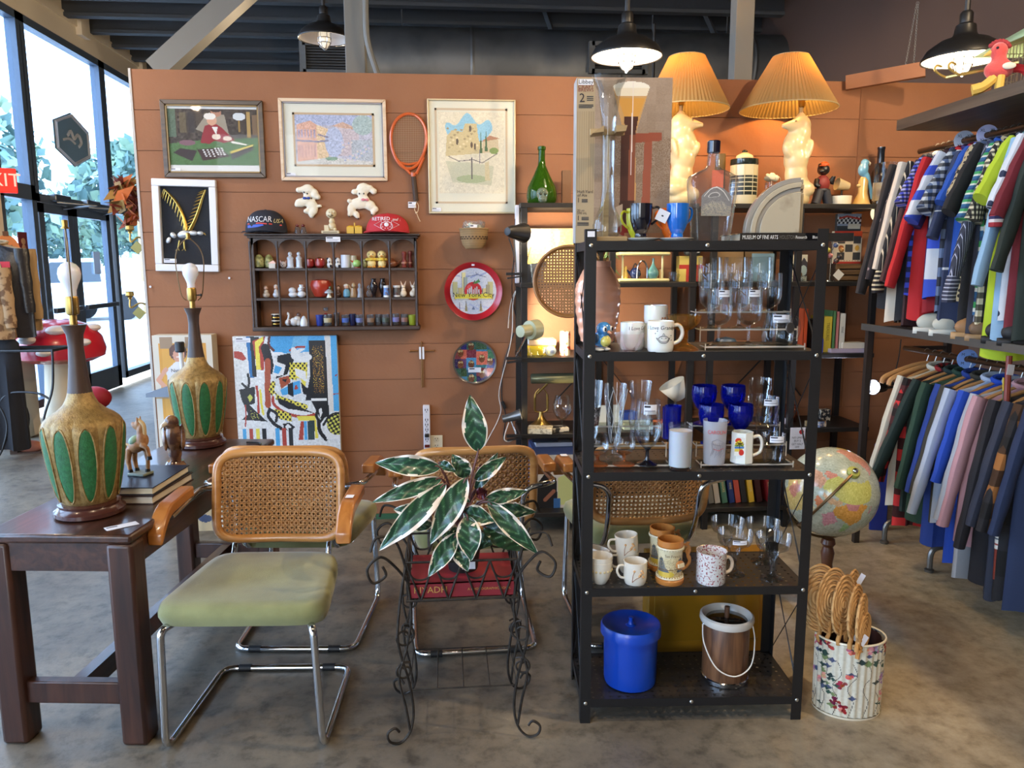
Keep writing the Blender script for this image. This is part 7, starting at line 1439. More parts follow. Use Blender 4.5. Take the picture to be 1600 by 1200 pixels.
for i in range(9):a=rnd.uniform(0,6.28);z=rnd.uniform(.06,.24);b.tube(spline([(0,0,z-.03),(.03*cos(a),.02*sin(a),z),(.05*cos(a),.03*sin(a),z+.012)],4),.0013,5)
b.obj('wire_frame',CHROME,t)
for i,(x,z,c_)in enumerate(((-.005,.22,(130,110,100)),(.012,.19,(70,80,110)),(-.03,.165,(190,176,70)),(.045,.165,(150,104,50)),(-.015,.135,(160,96,90)),(.02,.11,(80,60,50)),(-.045,.14,(60,80,100)),(.035,.13,(60,50,46)))):B().sph((x,-.018,z),.0135,12,8).obj('bead',mat('bead_%d'%i,c_,.4),t)
B().at((.025,-.04,.035),(0,R(40),0)).box(-.022,.022,-.0005,.0005,-.022,.022).obj('hang_tag',mat('tag_cream',(206,200,184),.7),t)
t,w,h=cbox('wooden_crate','low rustic brown wooden crate on the right of the second level','crate',1306,1398,412,1,mat('crate_core',(66,46,28),.6),.12,4.05);CRW=mat('crate_wood',(92,66,38),.6,pat=woodpat((70,48,28),(120,90,54),5,0))
for j in range(3):B().box(-.003,w+.003,-.008,0,h*(j/3)+.004,h*((j+1)/3)-.004).obj('slat',CRW,t,bev=.002)
for x in(.0,w*.42,w-.02):B().box(x,x+.02,-.012,-.006,0,h).obj('batten',CRW,t)
zc=PY(1320,413,4.1).z
t,w,h=cbox('checkers_box','checkers game box with a red and black board print on the wooden crate','box',1302,1345,361,1,mat('checkers_side',(206,190,160),.5),.03,4.1,412);cv=Cv(66,78,(206,192,164));cv.rect(0,0,1,.06,(190,60,44));cv.rect(0,.94,1,1,(176,56,44));cv.rect(.7,0,1,.2,(206,76,40))
for i in range(3):
 for j in range(3):
  if(i+j)%2==0:cv.rect(.12+.29*i,.16+.25*j,.39+.29*i,.39+.25*j,(62,62,62))
cv.ell(.26,.52,.1,.09,(150,84,40));cv.ell(.84,.52,.08,.09,(206,160,70))
for i in range(9):cv.ell(.1+.1*i,.91,.02,.012,(170,90,70));cv.ell(.1+.06*i,.1,.016,.012,(150,80,70))
cv.obj('printed_front',flat(0,w,h,0,-.001),t,.5)
t,w,h=cbox('racing_box','racing checkers box with chequered flags standing above the checkers box','box',1305,1342,334,1,mat('racing_side',(50,52,56),.5),.025,4.14,412);cv=Cv(60,120,(60,64,66));cv.rect(0,0,1,.24,(150,160,176));ck=(np.sin(cv.U*36+cv.V*10)*np.sin(cv.V*60)>0);cv.put((cv.V>.06)&(cv.V<.2)&ck,(30,30,32));cv.put((cv.V>.06)&(cv.V<.2)&~ck,(220,218,210));cv.line([(.1,.09),(.4,.05),(.92,.1)],.07,(196,60,44));cv.rect(.45,.2,.96,.3,(216,206,180));cv.obj('printed_front',flat(0,w,h,0,-.001),t,.5)
t,w,h=cbox('yellow_box','bright yellow box in the lit left end of the bookcase','box',822,868,541,2,mat('bright_yellow',(222,190,40),.4),.16,4.05);hy=h
book('book','white spined book lying on the bright yellow box',BC(846,2,4.12)+Vector((0,0,hy)),0,.145,.12,.034,mat('tan_cloth',(176,150,120),.6),None,'-y',(226,226,220))
t=thing('paperweight','swirled clear and blue glass ball in front of the yellow box','paperweight',BC(861,2,4.0));b=B();b.sph((0,0,k*8),(k*9,k*9,k*8));b.obj('glass_ball',glass('milky_glass',(226,232,236),.9,.6,body=.3),t);b=B();b.sph((k*2,-k*3,k*8),(k*4,k*4,k*4));b.obj('blue_swirl',mat('swirl_blue',(80,120,180),.3),t)
glassware('glass_dish','low clear glass dish left of the glass ball','dish',BC(840,2,3.99),g([(0,0),(12,0),(16,6),(17,13)]),GLASS)
t=glassware('tin_can','red and white printed tin beside the yellow box','tin',BC(884,2,4.05),g([(0,0),(8,0),(8,37),(0,37)]),mat('tin_print',(190,60,44),.35,var=(40,(222,206,176),.42,.52)),None,20)
t=thing('blue_dish','mottled dark blue oval pottery dish behind the wine glass riser','dish',BC(1139,2,4.0));B().lathe(g([(0,0),(10,0),(19,10),(20,16),(14,24),(0,27)]),28,sy=.8).obj('pot',mat('mottled_blue',(66,88,108),.3,var=(20,(40,56,76),.4,.6)),t);b=B();b.tube(spline([(-k*8,-k*15,k*20),(0,-k*16,k*15),(k*8,-k*15,k*8)],4),k*.9,5);b.obj('crest',mat('sand_glaze',(176,166,140),.4),t)
BK_=[('black spined Ernies War book standing on the third level',1282,1293,500,(24,24,28),"ERNIE'S WAR",(214,214,206)),('gold spined book next to the black war book',1293.5,1307,495,(196,176,60),'TREASURES',(110,90,30)),('green spined book among the upright books',1307.5,1312.5,486,(84,130,84),'',None),('dusty pink spined book among the upright books',1313,1318,487,(186,120,116),'',None),('white spined book at the right of the upright row',1318.5,1328,490,(206,204,192),'WINE',(70,70,66)),('orange spined book by the rack post on the third level',1262,1268,483,(206,84,44),'',None)]
for lab,a0,a1,y0,c_,tx,tc in BK_:
 a_,q_=PY(a0,400,4.02),PY(a1,400,4.02);w=q_.x-a_.x;h=PY(a0,y0,4.02).z-BZ[2];t=thing('book',lab,'book',(a_.x,4.02,BZ[2]+.0005),0,'upright books on the third level')
 B().box(.002,w-.002,.003,.15,.003,h-.004).obj('pages',mat('pages_214180',(214,204,180)),t);b=B();b.box(0,w,0,.003,0,h).box(0,.0018,0,.155,0,h).box(w-.0018,w,0,.155,0,h);b.obj('cover',mat('cloth_%d_%d'%(c_[0],c_[2]),c_,.5),t)
 if tx:b=B();b.text(tx,w*.5,(0,0),lambda x,z:(w/2+z,-.0012,h*.58-x),sx=.8);b.obj('spine_title',mat('ink_%d'%tc[0],tc,.6),t)
b=B();tag(B().box(0,upx(56),0,.1,0,k*6).obj('writing_pad',mat('lilac_pad',(176,160,176),.6),None,BC(1308,2,3.98)),'thin lilac pad lying in front of the upright books','pad')
tag(B().box(0,upx(36),0,.07,0,k*9).obj('card_box',mat('cream_box',(206,196,176),.6),None,BC(1326,2,4.0)+Vector((0,0,k*6+.0006))),'long flat cream box lying on the lilac pad','box',)
tag(B().box(-k*7,k*7,-.004,0,0,k*22).obj('blue_leaflet',mat('leaflet_blue',(40,60,170),.5),None,BC(1287,2,4.0)),'blue leaflet propped against the foot of the black war book','leaflet')
p=BC(846,3,4.08);t=thing('desk_lamp','brass desk lamp with a long cylindrical grey green shade','lamp',p);b=B();b.lathe(g([(0,0),(22,0),(20,4),(10,12),(4,20),(3,28),(0,28)]),24);b.obj('base',BRASS,t)
b=B()
for s in(-1,1):b.tube(spline([(0,0,k*26),(s*k*9,0,k*29),(s*k*10,0,k*38),(s*k*9,0,k*56),(s*k*3,0,k*64)],5),[k*1]*5+[k*1.8]*5+[k*2]*5+[k*.9]*6,8)
b.tube([(-k*6,0,k*56),(k*10,0,k*72)],k*1.6,8);b.obj('forked_arm',BRASS,t)
b=B();b.at((k*22,0,k*80),(0,R(90),0)).lathe(g([(0,-38),(7,-38),(8,-36),(8,40),(0,40)]),24);b.obj('tubular_shade',mat('verdigris_shade',(110,112,88),.25,.5),t)
glassware('brandy_glass','clear balloon brandy glass behind the rack post','glass',BC(880,3,4.05),g([(0,1),(10,0),(10,1),(2,3),(1.6,14),(8,18),(15,30),(14,44),(11,54)]),GLASS)
def slab(name,label,cat,px,lv,m,w,d,h,Yq=4.0,rz=0,up=0):return tag(B().box(-w/2,w/2,-d/2,d/2,0,h).obj(name,m,None,BC(px,lv,Yq)+Vector((0,0,up)),(0,0,rz),bev=.0015),label,cat)
slab('booklet','cream booklet with print leaning at the foot of the brass desk lamp','booklet',845,3,mat('newsprint',(206,196,170),.7,var=(60,(150,140,120),.5,.6)),.13,.09,.03,3.99,R(-12));slab('card_case','black and white card case right of the cream booklet','case',874,3,mat('dark_case',(40,40,42),.5,var=(20,(190,184,170),.5,.55)),.1,.08,.022,4.02,R(5))
slab('box_lid','pale green label lid behind the tall glasses','box',1000,3,mat('pale_green_lid',(186,204,190),.6),.16,.1,.035,4.05);slab('blue_cloth','crumpled bright blue cloth behind the black stemmed goblet','cloth',985,3,mat('bright_blue_cloth',(44,76,170),.8),.09,.07,.075,4.15,.3);slab('orange_pouch','orange pouch behind the frosted white cooler glass','pouch',1040,3,mat('orange_cloth',(206,104,40),.6),.07,.06,.04,4.05,.4);slab('card_case','white box with a dark stripe behind the left pilsner glass','box',955,3,mat('striped_case',(196,204,204),.5),.12,.02,.12,4.1,.1)
t=thing('bedside_lamp','small lamp with a tilted white fabric shade behind the cobalt tumblers','lamp',BC(1062,3,4.12)+Vector((0,0,.0)));b=B();b.at((0,0,.19),(0,R(150),0)).lathe([(.035,.05),(.075,-.05)],28,cap0=False);b.obj('shade',mat('white_fabric',(206,206,196),.8),t,solid=.002);B().cyl((0,0,0),(0,0,.2),.008,n=8).lathe([(0,0),(.05,0),(.05,.01),(0,.012)],20).obj('stand',BLACK,t)
for px,sc,lab in((1232,1.,'small copper kettle behind the rack brace'),(1247,1.2,'larger copper kettle behind the right rack post')):
 t=glassware('copper_kettle',lab,'kettle',BC(px,3,4.15),g([(0,0),(9,0),(11,12),(8,22),(3,26),(3,29),(0,30)],sc),mat('copper',(176,104,74),.25,.9),'copper kettles',20)
 b=B();b.tube(spline([(-k*8,0,k*20),(0,0,k*40),(k*8,0,k*20)],6),k*1.,6);b.obj('handle',mat('copper',(176,104,74)),t)
c=PY(1246,685,BY-.02);t=thing('sign_card','white sign card with a red spot and black print hanging from the bookcase edge','sign',c);B().box(-.042,.042,-.001,.001,-.06,.06).obj('card',PAPER,t);b=B();b.mat(0).at((0.02,-.0014,.036),(R(90),0,0)).lathe([(0,.001),(.013,.001),(.013,0)],18);b.at().mat(1)
for tx,z in(('NO LINES',.004),('BUY 2',-.014),('GET HALF',-.032),('OFF',-.048)):b.text(tx,.016,(0,z),lambda x,z:(x,-.0016,z),sx=.9)
b.obj('print',[mat('spot_red',(176,40,44),.6),INK],t)
b=B();b.sph((0,0,.03),(.035,.03,.035),10,8);tag(b.obj('crumpled_tissue',mat('tissue_white',(210,210,212),.8,bump=(60,.02)),None,BC(1231,3,4.02)),'crumpled white tissue below the copper kettles','tissue')
for px,c_,lab,rz in((1283,(206,176,120),'little tan carton lying right of the rack on the fourth level',.2),(1296,(190,140,84),'little orange brown carton lying right of the rack on the fourth level',-.3),(1302,(36,36,44),'small black carton standing at the back of the trinkets',.1),(1297,(110,120,150),'small blue grey packet at the front of the trinkets',.5)):
 slab('trinket_box',lab,'box',px,3,mat('trinket_%d'%c_[0],c_,.5,var=(50,(226,214,190),.5,.6)),.06,.04,.03 if px<1300 else .065,4.15 if px==1302 else 4.0 if c_[0]!=110 else 3.985,rz)
t,w,h=cbox('printed_carton','large printed carton with people in dark and yellow clothes on the lowest level','box',832,902,700,4,mat('carton_blue',(60,76,120),.5),.2,4.03);cv=Cv(70,100,(196,190,180));cv.rect(0,0,1,.12,(64,78,120));cv.poly([(.12,1),(.1,.6),(.3,.42),(.56,.5),(.6,1)],(22,22,26));cv.ell(.35,.33,.12,.12,(120,80,60));cv.poly([(.6,.95),(.6,.5),(.85,.42),(1,.55),(1,.95)],(190,196,130));cv.ell(.78,.33,.12,.12,(60,44,40));cv.line([(.5,.72),(.3,.86)],.1,(140,90,70));cv.rect(.5,.84,.66,1,(50,96,150));cv.obj('printed_front',flat(0,w,h,0,-.001),t,.5)
tag(B().box(0,.2,0,.15,0,.02).obj('white_tray',PLW,None,BC(838,4,4.05)+Vector((0,0,h+.001))),'thin white tray lying on the large printed carton','tray');slab('navy_booklet','navy booklet with white lettering lying on the white tray','booklet',851,4,NAVYC,.14,.1,.028,4.12,0,h+.0215)
i=0
for px,c_,tx in((1117,(130,130,126),''),(1127,(196,190,180),''),(1139,(74,120,104),'KARAOKE'),(1151,(34,54,110),'WINE'),(1161,(170,74,60),''),(1171,(36,36,38),''),(1183,(206,166,50),'WELCOME'),(1196,(60,24,24),''),(1214,(150,36,40),'ANN')):
 p=BC(px+5,4,4.02);t=thing('book','%s spined book leaning in the lowest bookcase row'%('grey','off white','green','navy','brick red','black','yellow','maroon','bright red')[i],'book',p,rot=(0,R(-10),0),group='leaning books on the lowest level');w,h=upx(9.5),upx(52 if i else 46)
 B().box(.002,w-.002,.003,.15,.003,h-.004).obj('pages',mat('pages_214180',(214,204,180)),t);b=B();b.box(0,w,0,.003,0,h).box(0,.0018,0,.155,0,h).box(w-.0018,w,0,.155,0,h);b.obj('cover',mat('lean_%d_%d'%(c_[0],c_[2]),c_,.5),t)
 if tx:b=B();b.text(tx,w*.6,(0,0),lambda x,z:(w/2+z,-.0012,h*.55-x),sx=.8);b.obj('spine_title',mat('gilt_ink',(206,190,130),.6),t)
 i+=1
p=PY(1361,790,3.86);w=upx(26,3.86);t=thing('blue_board','deep blue upright board leaning beside the lower bookcase','board',(p.x,3.86,0));B().at((0,0,0),(0,0,R(-18))).box(0,w,0,.02,.0,PY(1361,694,3.86).z).obj('panel',mat('ultramarine_board',(22,40,120),.5),t,bev=.003)
# == floor globe, fluted waste basket with straw fans
c=PY(1299,768,3.0);r=.187;t=thing('floor_globe','large political globe on a turned wooden floor stand behind the rack','globe',(c.x,3.0,0))
GC=Vector((0,0,c.z));q=Euler((R(50),0,R(4))).to_quaternion()
cv=Cv(160,90,(176,186,168));cv.noise(5,4);lon,lat=cv.U*360-180,90-cv.V*180
def blob(pts,c_):cv.poly([((a+180)/360,(90-b)/180)for a,b in pts],c_)
blob([(30,72),(60,76),(110,78),(178,70),(160,60),(140,50),(120,50),(90,50),(60,52),(40,48),(30,55)],(196,196,110));blob([(75,40),(90,48),(120,50),(134,46),(122,38),(122,28),(108,20),(98,26),(80,30)],(206,150,70));blob([(88,50),(118,50),(112,42),(98,42)],(190,130,130));blob([(68,24),(78,34),(90,24),(80,8),(74,14)],(196,140,150));blob([(46,46),(85,50),(80,42),(60,40),(52,42)],(206,170,130));blob([(44,38),(62,38),(60,26),(48,30)],(206,130,90));blob([(36,30),(58,22),(45,12)],(206,196,150));blob([(98,22),(108,20),(106,8),(100,6)],(150,186,130))
blob([(-10,36),(10,54),(30,56),(40,46),(26,38),(10,44)],(206,160,130));blob([(5,60),(20,70),(30,70),(28,60),(12,56)],(206,140,120));blob([(-16,15),(-6,34),(30,31),(50,11),(40,-12),(30,-32),(18,-34),(10,0),(-6,5)],(206,180,110));blob([(10,20),(25,22),(30,5),(15,0)],(196,130,110));blob([(-165,65),(-130,70),(-80,72),(-60,52),(-80,44),(-124,48)],(206,150,130));blob([(-124,48),(-70,44),(-82,26),(-98,26),(-116,32)],(206,190,110));blob([(-80,8),(-50,0),(-36,-8),(-58,-36),(-70,-52),(-76,-18)],(180,170,110));blob([(114,-22),(130,-12),(144,-14),(152,-28),(138,-36),(116,-34)],(206,150,140));blob([(130,33),(140,42),(143,44),(138,35)],(196,140,150));cv.put(lat>82,(170,176,96));cv.put(np.abs(lat)<.9,(120,120,110));cv.noise(7,1)
def sphm(u,v):
 lo,la_=2*PI*u-PI,PI/2-PI*v;p=Vector((cos(la_)*sin(lo-R(112)),-cos(la_)*cos(lo-R(112)),sin(la_)))*r;return GC+(q@p)
cv.obj('map_sphere',sphm,t,.25,.6,True)
ax=q@Vector((0,0,1));side=(q@Vector((1,0,0)))
arcp=[GC+(ax*cos(a)+(-side*.8+(q@Vector((0,-1,0)))*.6).normalized()*sin(a))*(r+.012)for a in[PI*i/30 for i in range(31)]]
b=B();b.tube(arcp,.0055,6,sq=.5);b.obj('meridian_arm',mat('aged_brass',(110,88,60),.4,.8),t)
b=B();b.at(GC+ax*(r+.002),ax.to_track_quat('Z','Y').to_euler()).lathe([(0,.014),(.02,.012),(.026,.004),(.026,0)],20);b.obj('pole_cap',mat('pole_cap',(170,172,80),.4),t)
b=B();b.sph(GC+ax*(r+.016),.012,10,8);b.obj('pole_knob',CHROME,t)
zb0=GC.z-r;b=B();b.tube([GC+Vector((.2*sin(a),0,-.2*cos(a)))for a in[R(-70)+R(140)*i/20 for i in range(21)]],.006,8,sq=.6);b.obj('cradle_arc',mat('aged_brass',(110,88,60)),t)
WN=mat('globe_walnut',(92,54,32),.35,coat=.3);b=B();b.lathe([(.012,zb0-.012),(.026,zb0-.02),(.03,zb0-.04),(.02,zb0-.055),(.028,zb0-.08),(.022,zb0-.13),(.03,zb0-.2),(.036,zb0-.24),(.026,zb0-.26),(.034,.14),(.04,.1),(.0,.1)],24,cap0=True);b.obj('turned_column',WN,t)
for a in range(3):b=B();d=Vector((cos(a*2.094+.5),sin(a*2.094+.5),0));b.tube(spline([d*.02+Vector((0,0,.12)),d*.09+Vector((0,0,.09)),d*.17+Vector((0,0,.03)),d*.2+Vector((0,0,.012))],5),[.02]*10+[.014]*6,8);b.obj('foot',WN,t)
g0=PZ(1321,1103,0);t=thing('waste_basket','fluted cream oval waste basket printed with flowers and ivy','basket',g0,R(-8));hw=PY(1321,990,g0.y).z
cv=Cv(240,120,(206,200,180));cv.noise(3,3);rnd=random.Random(11)
def leaf(x,y,s,c_):cv.poly([(x,y-s*1.6),(x+s*.5,y-s*.5),(x+s*1.0,y-s*.3),(x+s*.45,y+s*.5),(x,y+s*1.5),(x-s*.45,y+s*.5),(x-s*1.0,y-s*.3),(x-s*.5,y-s*.5)],c_)
for x0 in range(14):
 x=x0/14;p=[(x,1),(x+.02,.78),(x-.01,.6),(x+.03,.42),(x+.01,.26)];cv.line([(v.x,v.y)for v in spline([(a,b_,0)for a,b_ in p],5)],.0035,(96,92,84))
for i in range(120):
 x,y=rnd.random(),rnd.random();top=rnd.random()<.5;y=rnd.uniform(.02,.36)if top else rnd.uniform(.4,.97);leaf(x,y,rnd.uniform(.016,.034),rnd.choice(((36,66,58),(44,76,66),(30,54,56),(110,130,84),(70,80,110))))
for i in range(40):
 x,y=rnd.random(),rnd.choice((rnd.uniform(.0,.1),rnd.uniform(.72,.95),rnd.uniform(.45,.6)));c_=rnd.choice(((150,40,50),(190,96,90),(206,150,140),(160,120,150),(120,24,40)))
 for j in range(7):cv.ell(x+rnd.gauss(0,.012),y+rnd.gauss(0,.03),.01,.022,tuple(max(0,min(255,v+rnd.randint(-26,26)))for v in c_))
rx,ry=.108,.086;fl=lambda a:1+.018*sin(a*30)
cv.obj('printed_wall',lambda u,v:(rx*fl(2*PI*u)*cos(-2*PI*u)*(.97+.03*(1-v)),-ry*fl(2*PI*u)*sin(-2*PI*u)*(.97+.03*(1-v)),.008+(hw-.008)*(1-v)),t,.3,.3,True)
b=B();b.lathe([(.0,.006),(.1,.004),(.107,0),(.109,.008)],48,sy=.8);b.obj('base',CREAM,t)
b=B();b.lathe([(.095,hw-.002),(.095,.02),(.0,.018)],48,sy=.8,cap0=False);b.obj('lining',mat('dark_lining',(70,40,36),.7),t)
b=B();b.tube([(rx*cos(a*PI/32),ry*sin(a*PI/32),hw)for a in range(64)],.0035,6,loop=True);b.obj('rim',CREAM,t)
STR=mat('plaited_straw',(182,132,72),.7,bump=(160,.003));
def straw(nt):
 c_=coords(nt);ln=nd(nt,'ShaderNodeVectorMath',operation='LENGTH');nt.links.new(c_,ln.inputs[0]);m_=nd(nt,'ShaderNodeMath',operation='MULTIPLY');nt.links.new(ln.outputs['Value'],m_.inputs[0]);m_.inputs[1].default_value=75;f_=nd(nt,'ShaderNodeMath',operation='FRACT');nt.links.new(m_.outputs[0],f_.inputs[0])
 n_=nd(nt,'ShaderNodeTexNoise',Scale=90.);nt.links.new(c_,n_.inputs['Vector']);mx_=nd(nt,'ShaderNodeMath',operation='MULTIPLY_ADD');nt.links.new(n_.outputs[0],mx_.inputs[0]);mx_.inputs[1].default_value=.5;nt.links.new(f_.outputs[0],mx_.inputs[2]);return ramp(nt,mx_.outputs[0],[(.2,(140,100,58)),(.6,(184,140,86)),(1.,(200,158,104))])
FAN=mat('straw_fan',(184,136,76),.9,pat=straw,bump=(140,.003))
for i,(px,py,rx_,rz_,yaw,lean,dy,lab)in enumerate(((1281,934,.058,.105,-12,2,.02,'tallest woven straw fan at the left of the floral basket'),(1300,938,.058,.1,14,14,.0,'second woven straw fan from the left in the floral basket'),(1318,945,.056,.092,26,24,-.02,'third woven straw fan from the left in the floral basket'),(1330,938,.046,.098,34,32,.03,'woven straw fan with a blue white tag in the floral basket'),(1336,956,.05,.086,36,38,-.03,'woven straw fan in front of the blue tagged one'),(1346,966,.044,.08,40,48,-.045,'narrow woven straw fan leaning far to the right'),(1350,988,.042,.064,36,56,-.055,'lowest woven straw fan at the right rim of the basket'))):
 p=PY(px,py,g0.y+dy);t=thing('straw_fan',lab,'fan',p,0,'woven straw fans',rot=(R(-10),R(lean),R(yaw)))
 b=B();n=12;rx_*=1.1;rz_*=1.06
 for k_ in range(n):
  q0=(k_+.5)/n;b.tube([(rx_*q0*1.0*cos(a*PI/20),.004*(-1)**k_*.3,rz_*q0*sin(a*PI/20))for a in range(40)],.0042,6,loop=True)
 b.obj('plaited_blade',FAN,t);b=B();b.tube(spline([(0,0,-rz_*.6),(.004,0,-rz_),(0,0,-rz_-.014),(.006,0,-rz_-.028)],4),[.007]*13,8);b.obj('handle',STR,t)
 if i in(3,4,5):B().at((.02,-.012,rz_*.75 if i==3 else-rz_*.75),(0,R(20),R(-50))).box(-.008,.008,-.0005,.0005,-.02,.02).obj('price_tag',mat('tag_bluewhite',(196,206,230),.7),t)
RXX=2.32;RZU,RZL,SHZ=1.985,1.02,1.135;XA=2.08
t=thing('clothes_rack','dark two tier clothes rack with a shoe shelf along the right wall','rack',(RXX,3.66,0));GM=mat('grey_rack',(120,120,118),.35,.8);DM=mat('dark_rack',(44,38,36),.4)
for nm,z in(('upper_rail',RZU),('lower_rail',RZL)):B().tube([(0,.04,z),(0,-2.1,z)],.013,10).obj(nm,mat('bronze_rail',(84,60,42),.35,.7),t)
for y in(.03,-2.1):
 for x,h in((-.2,SHZ),(.22,RZU+.05)):B().box(x-.014,x+.014,y-.014,y+.014,.0,h).obj('post',DM,t)
 B().box(0,.22,y-.01,y+.01,RZL-.01,RZL+.01).obj('crossbar',DM,t)
 B().tube([(0,y-.03,RZU),(.1,y,RZU+.02),(.22,y,RZU)],.01,8).obj('rail_bracket',DM,t)
for y in(-.38,.0):b=B();b.tube(bend([(-.06,y,.02),(-.06,y,.12),(.28,y,.12),(.28,y,.02)],.05),.013,8);b.lathe([(.02,0),(.022,.012),(.008,.022)],12,c=(-.06,y,0)).lathe([(.02,0),(.022,.012),(.008,.022)],12,c=(.28,y,0));b.obj('base_foot',GM,t)
b=B();b.box(-.24,-.225,-1.1,.04,SHZ-.02,SHZ+.012).box(.2,.215,-1.1,.04,SHZ-.02,SHZ+.012)
for k_ in range(22):b.box(-.23,.21,.02-.05*k_,.025-.05*k_,SHZ-.004,SHZ)
b.obj('shoe_shelf',mat('grey_shelf_edge',(90,92,92),.4,.5),t)
o=B().box(2.05,2.75,1.3,3.46,2.04,2.085).obj('wall_shelf_board',mat('dark_board',(70,58,48),.5,pat=woodpat((58,46,38),(84,70,56),4,1)));tag(o,'long dark wooden board shelf above the hanging shirts holding the birdcage','shelf')
def stripes(axis,n,stops,kind='Generated',wob=0):
 def f(nt):
  c=coords(nt,kind=kind);s_=nd(nt,'ShaderNodeSeparateXYZ');nt.links.new(c,s_.inputs[0]);m_=nd(nt,'ShaderNodeMath',operation='MULTIPLY');nt.links.new(s_.outputs[axis],m_.inputs[0]);m_.inputs[1].default_value=n
  fr=nd(nt,'ShaderNodeMath',operation='FRACT');nt.links.new(m_.outputs[0],fr.inputs[0]);return ramp(nt,fr.outputs[0],stops,'CONSTANT')
 return f
def check(n,a,b_,c=None):
 def f(nt):
  x=stripes(0,n*.7,[(0,a),(.5,b_)])(nt);z=stripes(2,n,[(0,(255,255,255)),(.5,c or(110,110,110))])(nt)
  mx_=nd(nt,'ShaderNodeMix',data_type='RGBA',blend_type='MULTIPLY');mx_.inputs[0].default_value=1;nt.links.new(x,mx_.inputs[6]);nt.links.new(z,mx_.inputs[7]);return mx_.outputs[2]
 return f
def spots(sc,a,b_,th=.5):
 def f(nt):
  v=nd(nt,'ShaderNodeTexVoronoi',Scale=sc);nt.links.new(coords(nt),v.inputs['Vector']);return ramp(nt,v.outputs[0],[(0,a),(th,b_)],'CONSTANT')
 return f
HW=mat('hanger_wire',(190,184,172),.3,.9);HWD=mat('hanger_wood',(170,126,78),.4)
def garment(label,y,zr,L,m,sl=.5,w=.22,off=0.,wood=False,cuff=None,short=None,d=.03,cat='shirt',name='hanging_shirt',hang=True,drop=.1,seed=0,lean=0.):
 """a garment on its hanger: body, two sleeves, collar; sl = sleeve length"""
 rnd=random.Random(seed+int(y*997));zs_=zr-drop;t=thing(name,label,cat,(RXX+off,y,0),rnd.uniform(-.08,.08),'hanging garments')
 def body(u,v):
  a=2*PI*u;k_=min(1,v/.12);hw_=(.06+(w-.06)*k_**.8)*(1+.05*v);z=zs_+.06-.07*k_-max(0,v-.12)/.88*(L-.02)
  dd=(.016+d*min(1,v*3))*(1+.25*sin(a*5+seed)*v);x=cos(a);return(hw_*x,dd*sin(a)+.012*sin(x*9+seed*2)*v+.006*sin(x*23+seed)*v,z-.03*abs(x)**3*(1-k_)+.008*sin(a*3+seed)*v)
 b=B();b.grid(body,36,14,True);b.obj('garment_body',m,t)
 for s in(-1,1):
  if not sl:continue
  q=rnd.uniform(.8,1.2);b=B();n=8;P=[]
  for i in range(n+1):f=i/n;P.append((s*(w-.035+(.15*q*f**.85*(.6+.4*sl)if s<0 else .03*f))+(lean*f if s<0 else 0),-.012*f*q-.01*s*f,zs_+.005-sl*f*(1-.05*f)))
  b.tube(P,[.052-(.014 if sl>.35 else .0)*i/n+.004*sin(i*2+seed)for i in range(n+1)],12,sq=.55)
  o=b.obj('sleeve',m,t)
  if cuff:b=B();e=P[-1];p=P[-2];b.tube([p,e,(e[0],e[1],e[2]-.03)],[.042,.043,.041],12,sq=.6);b.obj('cuff',cuff,o)
 b=B();b.tube([(.065*cos(a*PI/10),.026*sin(a*PI/10),zs_+.055+.012*sin(a*PI/10))for a in range(20)],.011,6,loop=True);b.obj('collar',m,t)
 if hang:
  h=thing('coat_hanger',('wooden' if wood else 'wire')+' hanger holding the '+label.split(' on the ')[0].split(' hanging ')[0],'hanger',(RXX+off*0,y,0),0,'hangers on the clothes rack')
  b=B();b.tube(spline([(-.012,0,zr+.006),(0,0,zr+.016),(.014,0,zr+.002),(.008,0,zr-.03),(0,0,zr-.055),(0,0,zs_+.05)],5),.0022,6);b.obj('hook',HW,h)
  b=B();r_=.008 if wood else .0024;b.tube(spline([(-w+.03,0,zs_-.015),(-w*.5,0,zs_+.025),(0,0,zs_+.05),(w*.5,0,zs_+.025),(w-.03,0,zs_-.015)],5),r_,6);b.obj('shoulder_bar',HWD if wood else HW,h)
 return t
def G(n,c,**k):return mat('cloth_'+n,c,.85,bump=(180,.001),**k)
NVS=stripes(0,22,[(0,(44,48,62)),(.72,(176,180,196)),(.85,(70,76,96))]);BWS=stripes(0,13,[(0,(26,26,30)),(.8,(206,190,160))])
